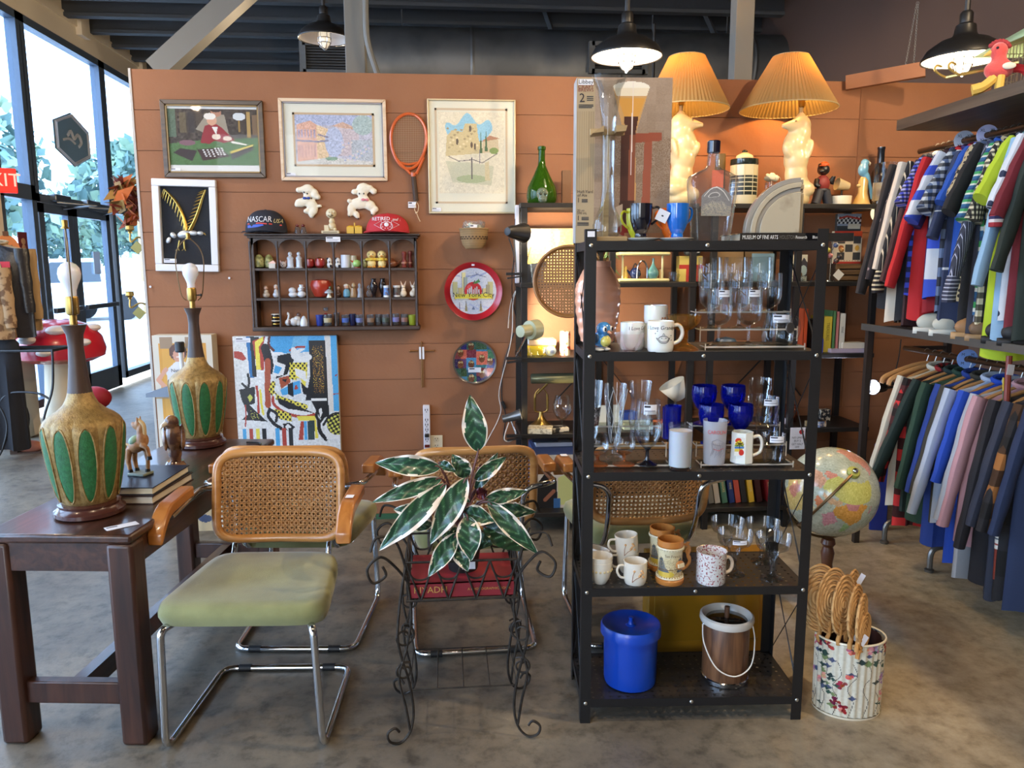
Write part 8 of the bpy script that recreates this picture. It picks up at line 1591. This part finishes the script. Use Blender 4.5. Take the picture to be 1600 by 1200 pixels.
UP=[('charcoal leather coat hanging furthest back on the upper rail',G('charcoal',(38,36,38)),.62,.66,.24,None),('black floral shirt hanging second on the upper rail',G('floral',(40,34,38),pat=spots(26,(150,130,130),(36,32,38),.22)),.55,.62,.22,None),('cream long sleeved shirt hanging near the glass pitcher',G('cream',(206,196,178)),.5,.72,.24,None),('black shirt with tan pinstripes and banded cuffs on the upper rail',G('pinblack',(30,30,34),pat=BWS),.58,.72,.215,G('pincuff',(30,30,34),pat=stripes(2,5,[(0,(26,24,28)),(.6,(196,184,150))]))),('dark maroon long shirt on the upper rail',G('maroon',(58,32,34)),.56,.74,.21,None),('blue plaid shirt on the upper rail',G('blueplaid',(60,80,190),pat=check(14,(50,66,180),(150,156,206))),.2,.6,.22,None),('scarlet long sleeved shirt on the upper rail',G('scarlet',(178,30,34)),.58,.7,.23,None),('purple navy shirt on the upper rail',G('purplenavy',(56,40,96)),.3,.6,.2,None),('crimson polo shirt on the upper rail',G('crimson',(140,26,36)),.24,.66,.215,None),('white and blue short sleeved shirt on the upper rail',G('whiteblue',(190,196,206),pat=stripes(2,3,[(0,(50,76,180)),(.4,(196,200,206))])),.28,.6,.235,None),('grey blue plaid short sleeved shirt on the upper rail',G('greyplaid',(110,126,150),pat=check(9,(86,104,136),(180,186,190))),.24,.66,.225,None),('dark denim shirt with white stitching on the upper rail',G('denim',(44,54,80),pat=stripes(2,3,[(0,(44,54,82)),(.96,(190,190,186))])),.36,.72,.215,None),('bright cobalt shirt on the upper rail',G('cobaltshirt',(30,76,160)),.22,.6,.21,None),('black shirt with leopard yoke on the upper rail',G('leopard',(60,54,44),pat=spots(55,(24,22,22),(176,160,124),.42)),.2,.6,.215,None),('plain black short sleeved shirt on the upper rail',G('black',(24,24,26)),.26,.68,.215,None),('grey and navy striped long sleeved shirt on the upper rail',G('navystripe',(70,78,100),pat=NVS),.6,.74,.215,G('nscuff',(60,66,90),pat=stripes(2,7,[(0,(52,56,76)),(.7,(170,174,190))]))),('green and blue striped tee shirt on the upper rail',G('greenstripe',(60,120,90),pat=stripes(2,9,[(0,(40,90,130)),(.3,(206,206,196)),(.5,(60,150,84)),(.8,(34,66,110))])),.3,.66,.21,None),('black and cream geometric print shirt on the upper rail',G('geometric',(130,120,100),pat=check(16,(206,196,166),(40,36,36))),.3,.7,.215,None),('lime yellow tee shirt on the upper rail',G('lime',(176,196,44)),.22,.82,.215,None),('pale blue long sleeved shirt on the upper rail',G('paleblue',(140,174,200)),.56,.74,.22,None),('white shirt with navy palm print on the upper rail',G('palms',(206,210,214),pat=spots(16,(34,44,70),(206,210,214),.25)),.26,.66,.22,None),('burgundy shirt with red and white cuff band on the upper rail',G('burgundy',(110,30,40)),.3,.72,.22,G('burgcuff',(150,40,50),pat=stripes(2,2,[(0,(150,40,50)),(.4,(206,200,200)),(.7,(40,40,80))]))),('dark forest shirt hanging nearest on the upper rail',G('forest',(34,44,38)),.5,.74,.22,None)]
for i,(lab,m,sl,L,w,cf)in enumerate(UP):garment(lab,3.56-.0405*i,RZU,L,m,sl,w,0,False,cf,seed=i)
LO=[('off white cardigan on the lower rail',G('offwhite',(196,190,170)),.55,.62,.22,0),('red and black buffalo plaid flannel shirt on the lower rail',G('buffalo',(170,34,36),pat=check(7,(190,40,40),(70,24,26),(70,60,60))),.5,.7,.23,0),('black green fleece with a flared sleeve on the lower rail',G('fleece',(26,44,40)),.52,.62,.225,-.1),('dark green sweatshirt on the lower rail',G('green',(34,62,46)),.5,.64,.225,0),('royal blue sweatshirt on the lower rail',G('royal',(28,56,130)),.5,.72,.2,0),('dark olive jacket on the lower rail',G('olivejacket',(52,50,42)),.5,.6,.2,0),('pale grey blue sweatshirt on the lower rail',G('greyblue',(166,178,196)),.56,.58,.235,-.03),('bright blue top showing between the sweatshirts on the lower rail',G('brightblue',(30,70,170)),.4,.74,.215,0),('light grey sweatshirt on the lower rail',G('lightgrey',(160,166,174)),.54,.78,.22,0),('dusty pink sweatshirt on the lower rail',G('pink',(184,140,146)),.56,.62,.235,-.01),('wide black sweatshirt on the lower rail',G('blacksweat',(26,25,30)),.62,.74,.23,0),('navy and grey tracksuit top on the lower rail',G('navytrack',(40,46,62)),.5,.78,.22,0),('black and ochre southwest patterned jacket on the lower rail',G('southwest',(60,50,44),pat=check(4,(24,24,28),(150,96,44))),.5,.76,.22,0),('deep navy jacket hanging nearest on the lower rail',G('deepnavy',(30,44,74)),.5,.78,.22,0)]
for i,(lab,m,sl,L,w,ln_)in enumerate(LO):garment(lab,3.4-.062*i,RZL,L,m,sl,w,0,True,None,seed=i+40,d=.04,cat='sweater',name='hanging_sweater',drop=.11,lean=ln_)
for y,lab in((3.52,'empty wooden hanger furthest back on the lower rail'),(3.46,'empty wooden hanger next to the off white cardigan')):
 h=thing('coat_hanger',lab,'hanger',(RXX,y,0),0,'hangers on the clothes rack');B().tube(spline([(-.012,0,RZL+.006),(0,0,RZL+.016),(.014,0,RZL+.002),(0,0,RZL-.055)],5),.0024,6).obj('hook',HW,h);B().tube(spline([(-.22,0,RZL-.15),(-.19,0,RZL-.11),(0,0,RZL-.055),(.19,0,RZL-.11),(.22,0,RZL-.15)],6),.011,8).obj('shoulder_bar',HWD,h)
for(px,py,z,lab,c_,tx)in((1502,218,RZU,'white XL size disc left of its twin on the upper rail',(190,196,206),'XL'),(1538,208,RZU,'white and violet XL size disc right of its twin on the upper rail',(186,186,214),'XL'),(1507,557,RZL,'pale blue size disc on the lower rail',(130,160,214),'M')):
 p=PX(px,py,RXX-.015);t=thing('size_disc',lab,'disc',(RXX,p.y,z),rot=(0,0,R(-14)));b=B();b.at((0,0,0),(R(90),0,0)).lathe([(.014,-.0012),(.044,-.0012),(.044,.0012),(.014,.0012),(.014,-.0012)],32,cap0=False);b.obj('disc',mat('disc_%d_%d'%(c_[0],c_[2]),c_,.4),t)
 b=B()
 for a in(.25,.75,1.25):b.text(tx,.018,(0,0),lambda x,z_,a=a:(x+.028*cos(a*PI),-.002,z_+.028*sin(a*PI)))
 b.obj('lettering',INK,t)
for i,(px,c_,sc_,lab)in enumerate(((1450,(190,190,176),(206,206,196),'left shoe of the white sneaker pair on the shoe shelf'),(1476,(190,190,176),(206,206,196),'right shoe of the white sneaker pair on the shoe shelf'),(1512,(150,110,70),(176,140,96),'left shoe of the tan pair on the shoe shelf'),(1535,(110,84,60),(150,120,84),'right shoe of the tan pair on the shoe shelf'),(1562,(34,34,36),(26,26,28),'left shoe of the black pair on the shoe shelf'),(1588,(34,34,36),(26,26,28),'right shoe of the black pair on the shoe shelf'))):
 p=PX(px,526,2.13);t=thing('shoe',lab,'shoe',(2.2,p.y,SHZ+.0005),R(80),'shoes on the rack shelf')
 b=B();b.grid(lambda u,v:((.04-.008*sin(u*2*PI))*cos(2*PI*u),.13*sin(2*PI*u),.028*v),28,2,True);o=b.obj('sole',mat('sole_%d'%sc_[0],sc_,.6),t,solid=.003)
 b=B();b.sph((0,-.06,.035),(.036,.06,.032)).sph((0,.05,.05),(.034,.07,.042));b.obj('upper',mat('upper_%d'%c_[0],c_,.6),t,remesh=.007)
p,q=PX(1577,556,2.12),PX(1556,905,2.1)
t=thing('walking_stick','red brown stick wrapped in white beadwork hung from the lower rail','stick',p);d=q-p;b=B();b.tube([(0,0,0),d],.011,8);b.obj('stick',mat('red_stick',(120,44,26),.4),t);b=B();b.tube([d*.28+Vector((0,-.003,0)),d*.86+Vector((0,-.003,0))],.0135,10);b.obj('beadwork',mat('beadwork',(206,200,186),.5,pat=stripes(2,9,[(0,(206,200,186)),(.3,(150,60,50)),(.42,(206,200,186)),(.7,(60,70,84)),(.8,(206,200,186))])),t);B().at(d*.06,(0,R(8),R(20))).box(-.035,.005,-.018,-.017,-.02,.02).obj('price_tag',PAPER,t)
p,q=PX(1573,590,2.16),PX(1572,880,2.16);d=q-p;t=thing('woven_strap','colour block woven strap in yellow, green, red and blue beside the beaded stick','strap',p)
b=B()
for k_ in range(14):b.mat(k_%5).bar(d*(k_/14),d*((k_+.98)/14),.03,.006,(0,1,0))
b.obj('strap',[mat('strap_%d'%i,c_,.7)for i,c_ in enumerate(((190,170,60),(40,90,66),(150,34,50),(50,40,110),(190,160,60)))],t)
p=PZ(1577,932,0);t=thing('leaning_picture','black framed blue and yellow picture standing on the floor at the right edge','picture',p,rot=(R(-8),0,R(-38)))
b=B();b.box(0,.5,0,.02,0,.03).box(0,.03,0,.02,0,.45).box(.47,.5,0,.02,0,.45).box(0,.5,0,.02,.42,.45);b.obj('frame',BLACK,t,bev=.003);cv=Cv(50,50,(60,120,130));cv.rect(0,0,1,.45,(190,196,66));cv.rect(0,.88,1,1,(70,110,170));cv.noise(6,2);cv.obj('print',flat(.03,.47,.42,.03,.012),t,.5)
c=PX(1548,150,2.24);c.z=2.085;cw,cd,chh=.5,.34,.2;t=thing('birdcage','green roofed wire birdcage with a yellow tray on the high board','cage',c,R(-4));LG=mat('cage_green',(150,176,140),.4)
B().box(0,cw,-cd,0,0,.045).obj('tray',mat('cage_yellow',(160,160,74),.5),t,bev=.004);B().box(.16,.26,-cd-.002,-cd,.008,.04).obj('price_label',PAPER,t);b=B()
for i in range(26):x=cw*i/25;b.tube([(x,-cd,.045),(x,-cd,chh)],.0012,4).tube([(x,0,.045),(x,0,chh)],.0012,4)
for i in range(18):y=-cd*i/17;b.tube([(0,y,.045),(0,y,chh)],.0012,4).tube([(cw,y,.045),(cw,y,chh)],.0012,4)
for z in(.09,.145,chh):b.tube([(0,0,z),(cw,0,z),(cw,-cd,z),(0,-cd,z)],.002,4,loop=True)
b.obj('wire_bars',HW,t);b=B();e=.05;b.add([(-e,e,chh),(cw+e,e,chh),(cw+e,-cd-e,chh),(-e,-cd-e,chh),(cw*.3,-cd*.5,chh+.13),(cw*.7,-cd*.5,chh+.13)],[(0,4,5,1),(1,5,2),(2,5,4,3),(3,4,0)],False);b.obj('roof',LG,t,solid=.006)
c=PZ(1562,118,2.1)+Vector((-.06,.03,0));c=PX(1560,118,2.12);t=thing('plush_bird','red plush toy bird with yellow legs sitting on the high board beside the birdcage','toy',(c.x,c.y,2.0855),R(-25));PR=mat('plush_red',(206,74,70),.9,sheen=.6,bump=(160,.003));zb3=c.z-2.0855;k=.0026
b=B();b.sph((0,0,zb3+k*8),(k*20,k*14,k*15)).sph((-k*2,0,zb3+k*34),(k*12,k*11,k*13)).tube([(0,0,zb3+k*12),(-k*2,0,zb3+k*30)],[k*13,k*9]);b.obj('plush_body',PR,t,remesh=.006)
b=B();b.tube(spline([(k*14,0,zb3+k*8),(k*26,0,zb3+k*8),(k*36,0,zb3+k*2),(k*38,0,zb3-k*12)],5),[k*6]*12+[k*4]*4,8);b.obj('tail',mat('plush_crimson',(190,36,40),.9),t)
b=B();b.tube([(-k*12,0,zb3+k*33),(-k*21,0,zb3+k*29)],[k*4.5,k*1],8);b.obj('beak',mat('plush_yellow',(206,170,80),.8),t);b=B()
for i in range(8):a=R(20+18*i);b.sph((-k*2+k*13*cos(a),0,zb3+k*36+k*12*sin(a)),(k*3.6,k*3,k*3.6),8,6)
b.obj('crest',mat('plush_crest',(150,50,56),.9),t);b=B();b.sph((-k*6,-k*10,zb3+k*37),k*2,8,6);b.obj('eye',INK,t);b=B();b.sph((k*10,-k*13,zb3+k*10),(k*9,k*2,k*5));b.obj('white_patch',mat('plush_white',(214,206,190),.9),t)
b=B();b.tube(spline([(-k*6,-k*4,zb3-k*4),(-k*20,-k*8,zb3-k*16),(-k*34,-k*8,zb3-k*20)],5),[k*7]*6+[k*8]*5,8).tube([(k*2,-k*6,zb3-k*2),(k*0,-k*10,.006)],k*6,8);b.obj('yellow_leg',mat('plush_yellow',(206,170,80)),t)
for i,(a_,q_,lab)in enumerate((((1478,121),(1592,97),'lower gold wand of the bundle lying over the edge of the high board'),((1500,117),(1585,100),'upper gold wand of the bundle lying over the edge of the high board'))):
 p0,p1=PX(*a_,2.02),PX(*q_,2.2);t=thing('gold_wand',lab,'wand',p0,group='gold wands');d=p1-p0;b=B();b.tube([(0,0,0),d],.006,6);b.obj('rod',mat('bright_gold',(206,180,110),.3,.7),t);b=B();b.tube(spline([d*0,Vector((-.03,0,.012)),Vector((-.05,0,.03)),Vector((-.04,0,.045)),Vector((-.02,0,.04))],5),.005,6);b.obj('curl',mat('bright_gold',(206,180,110)),t)
c=PX(4,282,-3.4);t=thing('exit_sign','red illuminated EXIT sign at the left edge','sign',(-3.66,c.y+.4,PX(4,282,-3.66).z));c0=PX(10,282,-3.62);t.location=c0
t.rotation_euler=(0,0,R(35));B().box(-.17,.075,0,.03,-.1,.1).obj('housing',mat('exit_red',(196,30,24),.4,emit=((255,36,24),.9)),t,bev=.006);b=B();b.text('EXIT',.15,(-.05,0),lambda x,z:(x,-.001,z));b.obj('lettering',mat('exit_letter',(255,170,150),.4,emit=((255,150,130),1.)),t)
B().cyl((-.05,.015,.1),(-.05,.015,2.0),.008,n=6).obj('stem',GM,t)
gx=PZ(8,712,0);t=thing('rolling_rack','rolling garment rack with dark jackets at the left edge','rack',(gx.x-.12,gx.y,0));z0=1.66
B().tube(bend([(0,0,.06),(0,0,z0),(-1.0,-.1,z0),(-1.0,-.1,.06)],.06),.014,8).obj('rail_frame',BLACK,t);B().bar((.0,-.25,.1),(0,.25,.1),.03,.03).obj('base_bar',BLACK,t)
for y in(-.25,.25):B().cyl((-.012,y,.04),(.012,y,.04),.04,n=16).obj('caster',mat('dull_metal',(120,125,130)),t)
rr=RXX
def coat(label,px,dy,m,L,w,sl,rz,name='hanging_jacket',cat='jacket',zr=1.66,d=.06):
 Yc=gx.y+dy;global RXX
 RXX=PY(px,450,Yc).x-w-(.05 if sl else 0);t=garment(label,Yc,zr,L,m,sl,w,0,True,None,d=d,cat=cat,name=name,drop=.09,hang=False);t.rotation_euler=(0,0,rz);t['group']='coats on the rolling rack';return t
coat('khaki coat sleeve showing behind the black leather jacket',66,.12,G('khaki',(170,140,100)),.62,.24,.56,R(8));o=coat('black leather letter jacket with red patch and yellow piping',55,-.02,mat('black_leather',(34,34,38),.35,bump=(60,.004)),.66,.27,.5,R(6))
b=B();b.prism([(-.035,.06),(.03,.06),(.03,-.02),(.0,-.07)],-.002,.002);b.obj('red_patch',mat('patch_red',(190,40,50),.7),o,(.16,-.1,1.42));b=B();b.tube(spline([(.1,-.075,1.52),(.13,-.09,1.35),(.15,-.09,1.0)],5),.006,6);b.obj('yellow_piping',mat('piping',(196,180,110),.6),o)
coat('camouflage jacket hanging in front of the black leather jacket',24,-.16,G('camo',(112,84,60),var=(14,(176,146,110),.46,.52)),.52,.24,.46,R(6),zr=1.52);coat('long black trousers hanging below the camouflage jacket',19,-.12,G('trouser',(18,18,24)),.84,.15,0,R(6),'hanging_trousers','trousers',1.0)
RXX=rr
c=PX(12,395,-3.72);t=thing('pumpkin_cutout','orange wooden jack o lantern cutout fixed to the beige column','decoration',c,R(40));b=B();b.prism([(.1*cos(a*PI/12)*(1.2 if False else 1),.15*sin(a*PI/12))for a in range(24)],0,.02);b.obj('pumpkin',mat('pumpkin_orange',(206,120,60),.6),t);b=B();b.prism([(-.06,.02),(-.01,.02),(-.035,.07)],-.004,.0).prism([(.01,.02),(.06,.02),(.035,.07)],-.004,.0).prism([(-.06,-.04),(0,-.09),(.06,-.04),(0,-.065)],-.004,0).box(-.02,.02,-.004,.02,.14,.18);b.obj('carved_face',mat('pumpkin_brown',(96,60,36),.7),t)
WS=XL-.05
def onwin(name,label,cat,px0,py0,px1,py1,m,poly=None,extra=None):
 a_,q_=PX(px0,py0,WS),PX(px1,py1,WS);cy,cz=(a_.y+q_.y)/2,(a_.z+q_.z)/2;hy,hz=abs(a_.y-q_.y)/2,abs(a_.z-q_.z)/2;t=thing(name,label,cat,(WS,cy,cz),R(90));b=B();b.prism([(x*hy,z*hz)for x,z in(poly or((-1,-1),(1,-1),(1,1),(-1,1)))],-.003,.003);b.obj('panel',m,t)
 if extra:extra(t,hy,hz)
 return t
def hexx(t,hy,hz):
 b=B();P=[(0,1),(1,.5),(1,-.5),(0,-1),(-1,-.5),(-1,.5)];b.tube([(x*hy*.9,-.006,z*hz*.9)for x,z in P],.02,4,loop=True);b.tube(spline([(-.3*hy,-.006,.1*hz),(-.1*hy,-.006,.3*hz),(.05*hy,-.006,.05*hz),(.3*hy,-.006,.25*hz),(.45*hy,-.006,0),(.3*hy,-.006,-.2*hz)],6),.018,5).tube(spline([(-.55*hy,-.006,-.1*hz),(-.2*hy,-.006,0),(.1*hy,-.006,-.12*hz)],5),.014,5);b.obj('script_lettering',transl('decal_white',(236,240,246),.5),t)
onwin('hexagon_sign','grey hexagonal shop sign on the tall window pane','sign',80,164,143,268,transl('decal_grey',(120,136,140),.35),((0,1),(1,.5),(1,-.5),(0,-1),(-1,-.5),(-1,.5)),hexx)
onwin('scarecrow_banner','maroon scarecrow banner stuck on the leftmost window','banner',27,362,45,404,mat('banner_maroon',(104,40,48),.7),None,lambda t,y,z:B().sph((0,-.006,z*.3),(y*.5,.004,z*.25),10,8).sph((0,-.006,-z*.25),(y*.45,.004,z*.35),10,8).obj('figure',mat('banner_tan',(176,140,110),.7),t))
onwin('leaf_sticker','small brown leaf sticker on the leftmost window','sticker',50,378,60,390,mat('leaf_brown',(150,96,80),.7),((-1,-.6),(0,-1),(1,-.3),(.7,.8),(0,.3),(-.8,.8)))
onwin('notice_sheet','pale notice sheet stuck on the right glass door','sign',145,393,158,428,transl('notice',(190,200,210),.3))
onwin('open_flag','yellow and red figure sticker on the leftmost window','sticker',49,405,57,425,transl('figure_yellow',(206,196,70),.4),((-1,-1),(1,-1),(.6,.2),(0,1),(-.6,.2)))
p=PZ(92,668,0);p.y=6.95;p.x=PX(92,600,-3.05).x;q=PY(94,532,6.6);kx=6.85/F;t=thing('toadstool_statue','giant red spotted toadstool statue near the shop door','statue',(q.x,6.6,0));zc=q.z;rr_=59*kx
b=B();b.lathe([(.0,zc-.16),(rr_*.7,zc-.17),(rr_*.96,zc-.13),(rr_,zc-.07),(rr_*.92,zc+.03),(rr_*.7,zc+.12),(rr_*.35,zc+.17),(0,zc+.18)],40,cap0=False);b.obj('cap',mat('toadstool_red',(190,34,52),.25,coat=.4),t);b=B();b.lathe([(.2,0),(.19,.1),(.15,.35),(.13,zc-.2),(.16,zc-.15)],28);b.obj('stem',mat('toadstool_cream',(206,190,160),.6),t)
for a,z,s in((-1.9,.03,.07),(-1.2,.1,.08),(-.6,.0,.06),(-2.5,.09,.06),(-1.5,-.07,.06),(.2,.1,.07)):r_=rr_*(.93 if z<.05 else .72);B().sph((r_*cos(a),r_*sin(a),zc+z),(s,s,s*.5),12,8).obj('white_spot',mat('spot_white',(222,214,210),.4),t)
p=PZ(62,712,0);t=thing('iron_table','thin black wrought iron side table in front of the toadstool','table',(p.x,p.y,0));b=B();h=PY(62,545,p.y).z;W3=.24
b.tube([(-W3,-.15,h),(W3,-.15,h),(W3,.15,h),(-W3,.15,h)],.01,6,loop=True);b.tube([(-W3,0,h),(W3,0,h)],.008,6);b.obj('top_ring',BLACK,t)
for s in(-1,1):
 for y in(-.15,.15):B().tube(spline([(s*W3,y,h),(s*W3*.9,y,h*.66),(s*W3*.55,y,h*.36),(s*W3*.75,y,h*.12),(s*W3*1.0,y,.012)],6),.009,6).obj('leg',BLACK,t)
B().tube(spline([(-W3*.8,-.15,h*.5),(-W3*.4,-.15,h*.62),(W3*.4,-.15,h*.62),(W3*.8,-.15,h*.56)],5),.008,6).obj('scroll_brace',BLACK,t)
p=PZ(28,682,0);tag(B().box(-.14,.14,-.12,.12,0,PY(28,558,p.y).z).obj('pedestal',mat('pedestal_beige',(190,176,156),.6),None,(p.x,p.y,0),bev=.01),'plain beige pedestal behind the iron side table','pedestal')
p=PZ(30,708,0);t=thing('cowboy_boot','tan leather cowboy boot standing on the floor by the rolling rack','boot',(p.x,p.y,0),R(10));LB2=mat('boot_leather',(150,90,60),.5,var=(8,(176,116,100),.4,.6));b=B();b.lathe([(.05,.03),(.052,.1),(.05,.2),(.065,.32),(.07,.36)],18,sy=1.2,cap1=True).sph((.08,0,.05),(.1,.05,.05)).sph((0,-.06,.36),(.05,.02,.05)).sph((0,.06,.36),(.05,.02,.05));b.obj('boot_body',LB2,t,remesh=.01);B().box(-.05,.0,-.04,.04,0,.035).box(0,.17,-.045,.045,0,.014).obj('heel_and_sole',mat('boot_sole',(70,46,34),.5),t)
tag(B().sph((0,0,.12),(.16,.12,.12)).obj('red_pouch',mat('pouch_red',(176,30,40),.6),None,PZ(150,640,0)),'red rounded pouch on the floor behind the near green lamp','pouch')
p=PY(206,318,4.45);t=thing('leaf_wreath','orange brown autumn leaf wreath on the end of the partition','wreath',(-1.66,4.42,p.z));b=B();rnd=random.Random(4)
for i in range(60):a=rnd.random()*6.28;c=Vector((-.03-.05*rnd.random(),.1*cos(a),.1*sin(a)));n=Vector((rnd.uniform(-1,1),rnd.uniform(-1,1),rnd.uniform(-1,1))).normalized();o_=n.orthogonal()*.045;p2=n.cross(o_);b.mat(i%3).add([c-o_,c+p2*.5,c+o_*1.3,c-p2*.5],[(0,1,2,3)],False)
b.obj('leaves',[mat('autumn_a',(176,92,40),.7),mat('autumn_b',(120,50,34),.7),mat('autumn_c',(150,116,60),.7)],t)
for py,lab in((352,'upper brass candle sconce on the end of the partition'),(455,'lower brass candle sconce on the end of the partition')):
 p=PY(203,py+10,4.4);t=thing('candle_sconce',lab,'sconce',(-1.62,4.4,p.z),0,'brass candle sconces');x=p.x+1.62;b=B();b.lathe([(0,-.01),(.012,-.008),(.008,.0),(.022,.012),(.02,.03),(.026,.034),(.018,.034),(0,.01)],16,c=(x,0,0));b.obj('candle_cup',BRASS,t);b=B();b.tube(spline([(0,0,-.05),(x*.5,0,-.03),(x,0,-.055),(x,0,-.01)],5),.005,6);b.obj('arm',BRASS,t);b=B();b.prism([(x*.6,-.12),(x*.6+.035,-.085),(x*.6,-.05),(x*.6-.035,-.085)],-.004,.004);b.obj('diamond_drop',mat('olive_brass',(120,110,60),.4,.6),t)
a_,q_=PY(238,524,4.2),PY(331,524,4.2);w=q_.x-a_.x;h=a_.z-.0;t=thing('pogo_carton','tall worn toy carton showing a smiling child in a league tee shirt','box',(a_.x,4.19,.0));B().box(0,w,0,.1,0,h).obj('carton',mat('carton_cream',(196,184,160),.6),t,bev=.004)
cv=Cv(80,230,(206,200,186));s_=1.0/(h*F/4.3);Yc=lambda py:(py-524)*s_;cv.rect(.1,Yc(536),.9,1,(206,150,60));cv.rect(.15,Yc(540),.86,1,(212,158,70));cv.rect(.12,Yc(526),.34,Yc(544),(150,126,100));cv.rect(.55,Yc(526),.78,Yc(544),(160,136,110))
cv.ell(.42,Yc(549),.15,Yc(549+13)-Yc(549),(96,66,56));cv.ell(.43,Yc(554),.1,Yc(564)-Yc(554),(206,150,124));cv.poly([(.2,Yc(576)),(.36,Yc(564)),(.52,Yc(564)),(.72,Yc(576)),(.64,Yc(600)),(.22,Yc(600))],(214,214,214));cv.line([(.2,Yc(575)),(.06,Yc(590)),(.2,Yc(604))],.07,(206,154,128));cv.line([(.4,Yc(556)),(.47,Yc(557))],.015,(230,220,214));cv.rect(.2,Yc(600),.64,Yc(606),(60,50,50));cv.rect(0,Yc(616),1,Yc(618),(180,150,110));cv.rect(.3,Yc(640),.9,1,(186,166,130));cv.rect(.2,Yc(780),.9,Yc(792),(196,160,60));cv.rect(.15,Yc(800),.5,Yc(830),(206,200,190));cv.ell(.7,Yc(806),.12,.02,(60,70,96))
cv.obj('printed_front',flat(0,w,h,0,-.001),t,.5);b=B();L=lambda x,z:(x,-.002,z)
for tx,py in(('National',576.5),('Pogo',583.5),('League',590.5)):b.text(tx,.026,(w*.43,h-(py-524)/F*4.3),L)
b.obj('tee_lettering',INK,t)
p=PY(286,545,4.1);t=thing('pogo_stick','white pogo stick with black handle and grey footplate in front of its carton','pogo stick',(p.x,4.12,0));z=p.z;B().cyl((0,0,.12),(-.02,0,z),.011,n=12).obj('pole',mat('white_pole',(206,210,216),.3),t);B().cyl((-.022,-.002,z-.02),(-.023,0,z+.035),.024,n=16).obj('handle',BLACK,t,bev=.006);zf=PY(258,614,4.1).z;B().prism([(-.2,zf-.02),(-.2,zf),(-.01,zf+.06),(.0,zf-.02)],-.03,.03).obj('footplate',mat('pogo_grey',(110,120,134),.35,.6),t)
b=B();b.tube([(.016*cos(i*.9),.016*sin(i*.9),.12+i*.0035)for i in range(90)],.0025,5);b.obj('spring',BLACK,t);B().cyl((0,0,0),(0,0,.12),.008,n=10).obj('tip',BLACK,t)
# == light, world, camera
W=bpy.data.worlds.new('sky');SC.world=W;W.use_nodes=True
nt=W.node_tree;nt.nodes.clear();out=nt.nodes.new('ShaderNodeOutputWorld');bg=nt.nodes.new('ShaderNodeBackground')
sk=nt.nodes.new('ShaderNodeTexSky');sk.sky_type='HOSEK_WILKIE';sk.turbidity=5;sk.ground_albedo=.5;sk.sun_direction=Vector((-.3,-.6,.75)).normalized()
mx=nd(nt,'ShaderNodeMix',data_type='RGBA');mx.inputs[0].default_value=.75;nt.links.new(sk.outputs[0],mx.inputs[6]);mx.inputs[7].default_value=(.88,.94,1.0,1)
nt.links.new(mx.outputs[2],bg.inputs[0]);bg.inputs[1].default_value=SKY_S;nt.links.new(bg.outputs[0],out.inputs[0])
def portal(c,sx,sy,rot):
 l=bpy.data.lights.new('daylight_portal','AREA');l.shape='RECTANGLE';l.size=sx;l.size_y=sy;l.cycles.is_portal=True
 o=bpy.data.objects.new('daylight_portal',l);o.location=c;o.rotation_euler=rot;COL.objects.link(o)
for y,w in((7.62,.6),(8.8,1.7),(10.2,1.1),(5.35,3.05),(1.85,3.05),(-1.65,3.05)):portal((XL-.15,y,1.95),3.7,w,(0,R(-90),0))
portal((-2.65,-3.65,1.9),1.5,3.0,(R(90),0,0))
def lamp(name,loc,rgb,watts,r=.03,spot=None,aim=None):
 l=bpy.data.lights.new(name,'SPOT' if spot else 'POINT');l.energy=watts;l.color=lin(rgb);l.shadow_soft_size=r
 if spot:l.spot_size=R(spot);l.spot_blend=.5
 o=bpy.data.objects.new(name,l);o.location=loc;COL.objects.link(o)
 if aim is not None:o.rotation_euler=(Vector(aim)-Vector(loc)).to_track_quat('-Z','Y').to_euler()
 return o
for l in LAMPS:lamp(*l)
s=bpy.data.lights.new('sun','SUN');s.energy=SUN_S;s.angle=R(3);s.color=(1,.95,.88)
o=bpy.data.objects.new('sun',s);o.rotation_euler=Vector((-.5,.4,-.75)).to_track_quat('-Z','Y').to_euler();COL.objects.link(o)
cam=bpy.data.cameras.new('camera');cam.sensor_width=36;cam.lens=36*F/1600;cam.clip_start=.05;cam.clip_end=300
co=bpy.data.objects.new('camera',cam);COL.objects.link(co);SC.camera=co
f=ray(800,600).normalized();rt=(ray(900,600)-ray(800,600)).normalized();up=rt.cross(f)
co.matrix_world=Matrix.Translation(EYE)@Matrix((rt,up,-f)).transposed().to_4x4()
SC.view_settings.view_transform='Standard';SC.view_settings.look='None';SC.view_settings.gamma=1;SC.view_settings.exposure=EXPO;SC.view_settings.use_curve_mapping=False
c=SC.cycles;c.use_denoising=True;c.max_bounces=10;c.diffuse_bounces=4;c.glossy_bounces=4;c.transmission_bounces=8;c.transparent_max_bounces=48
c.sample_clamp_indirect=6;c.caustics_reflective=False;c.caustics_refractive=False;c.use_adaptive_sampling=True;c.adaptive_threshold=.02
bpy.context.view_layer.update()
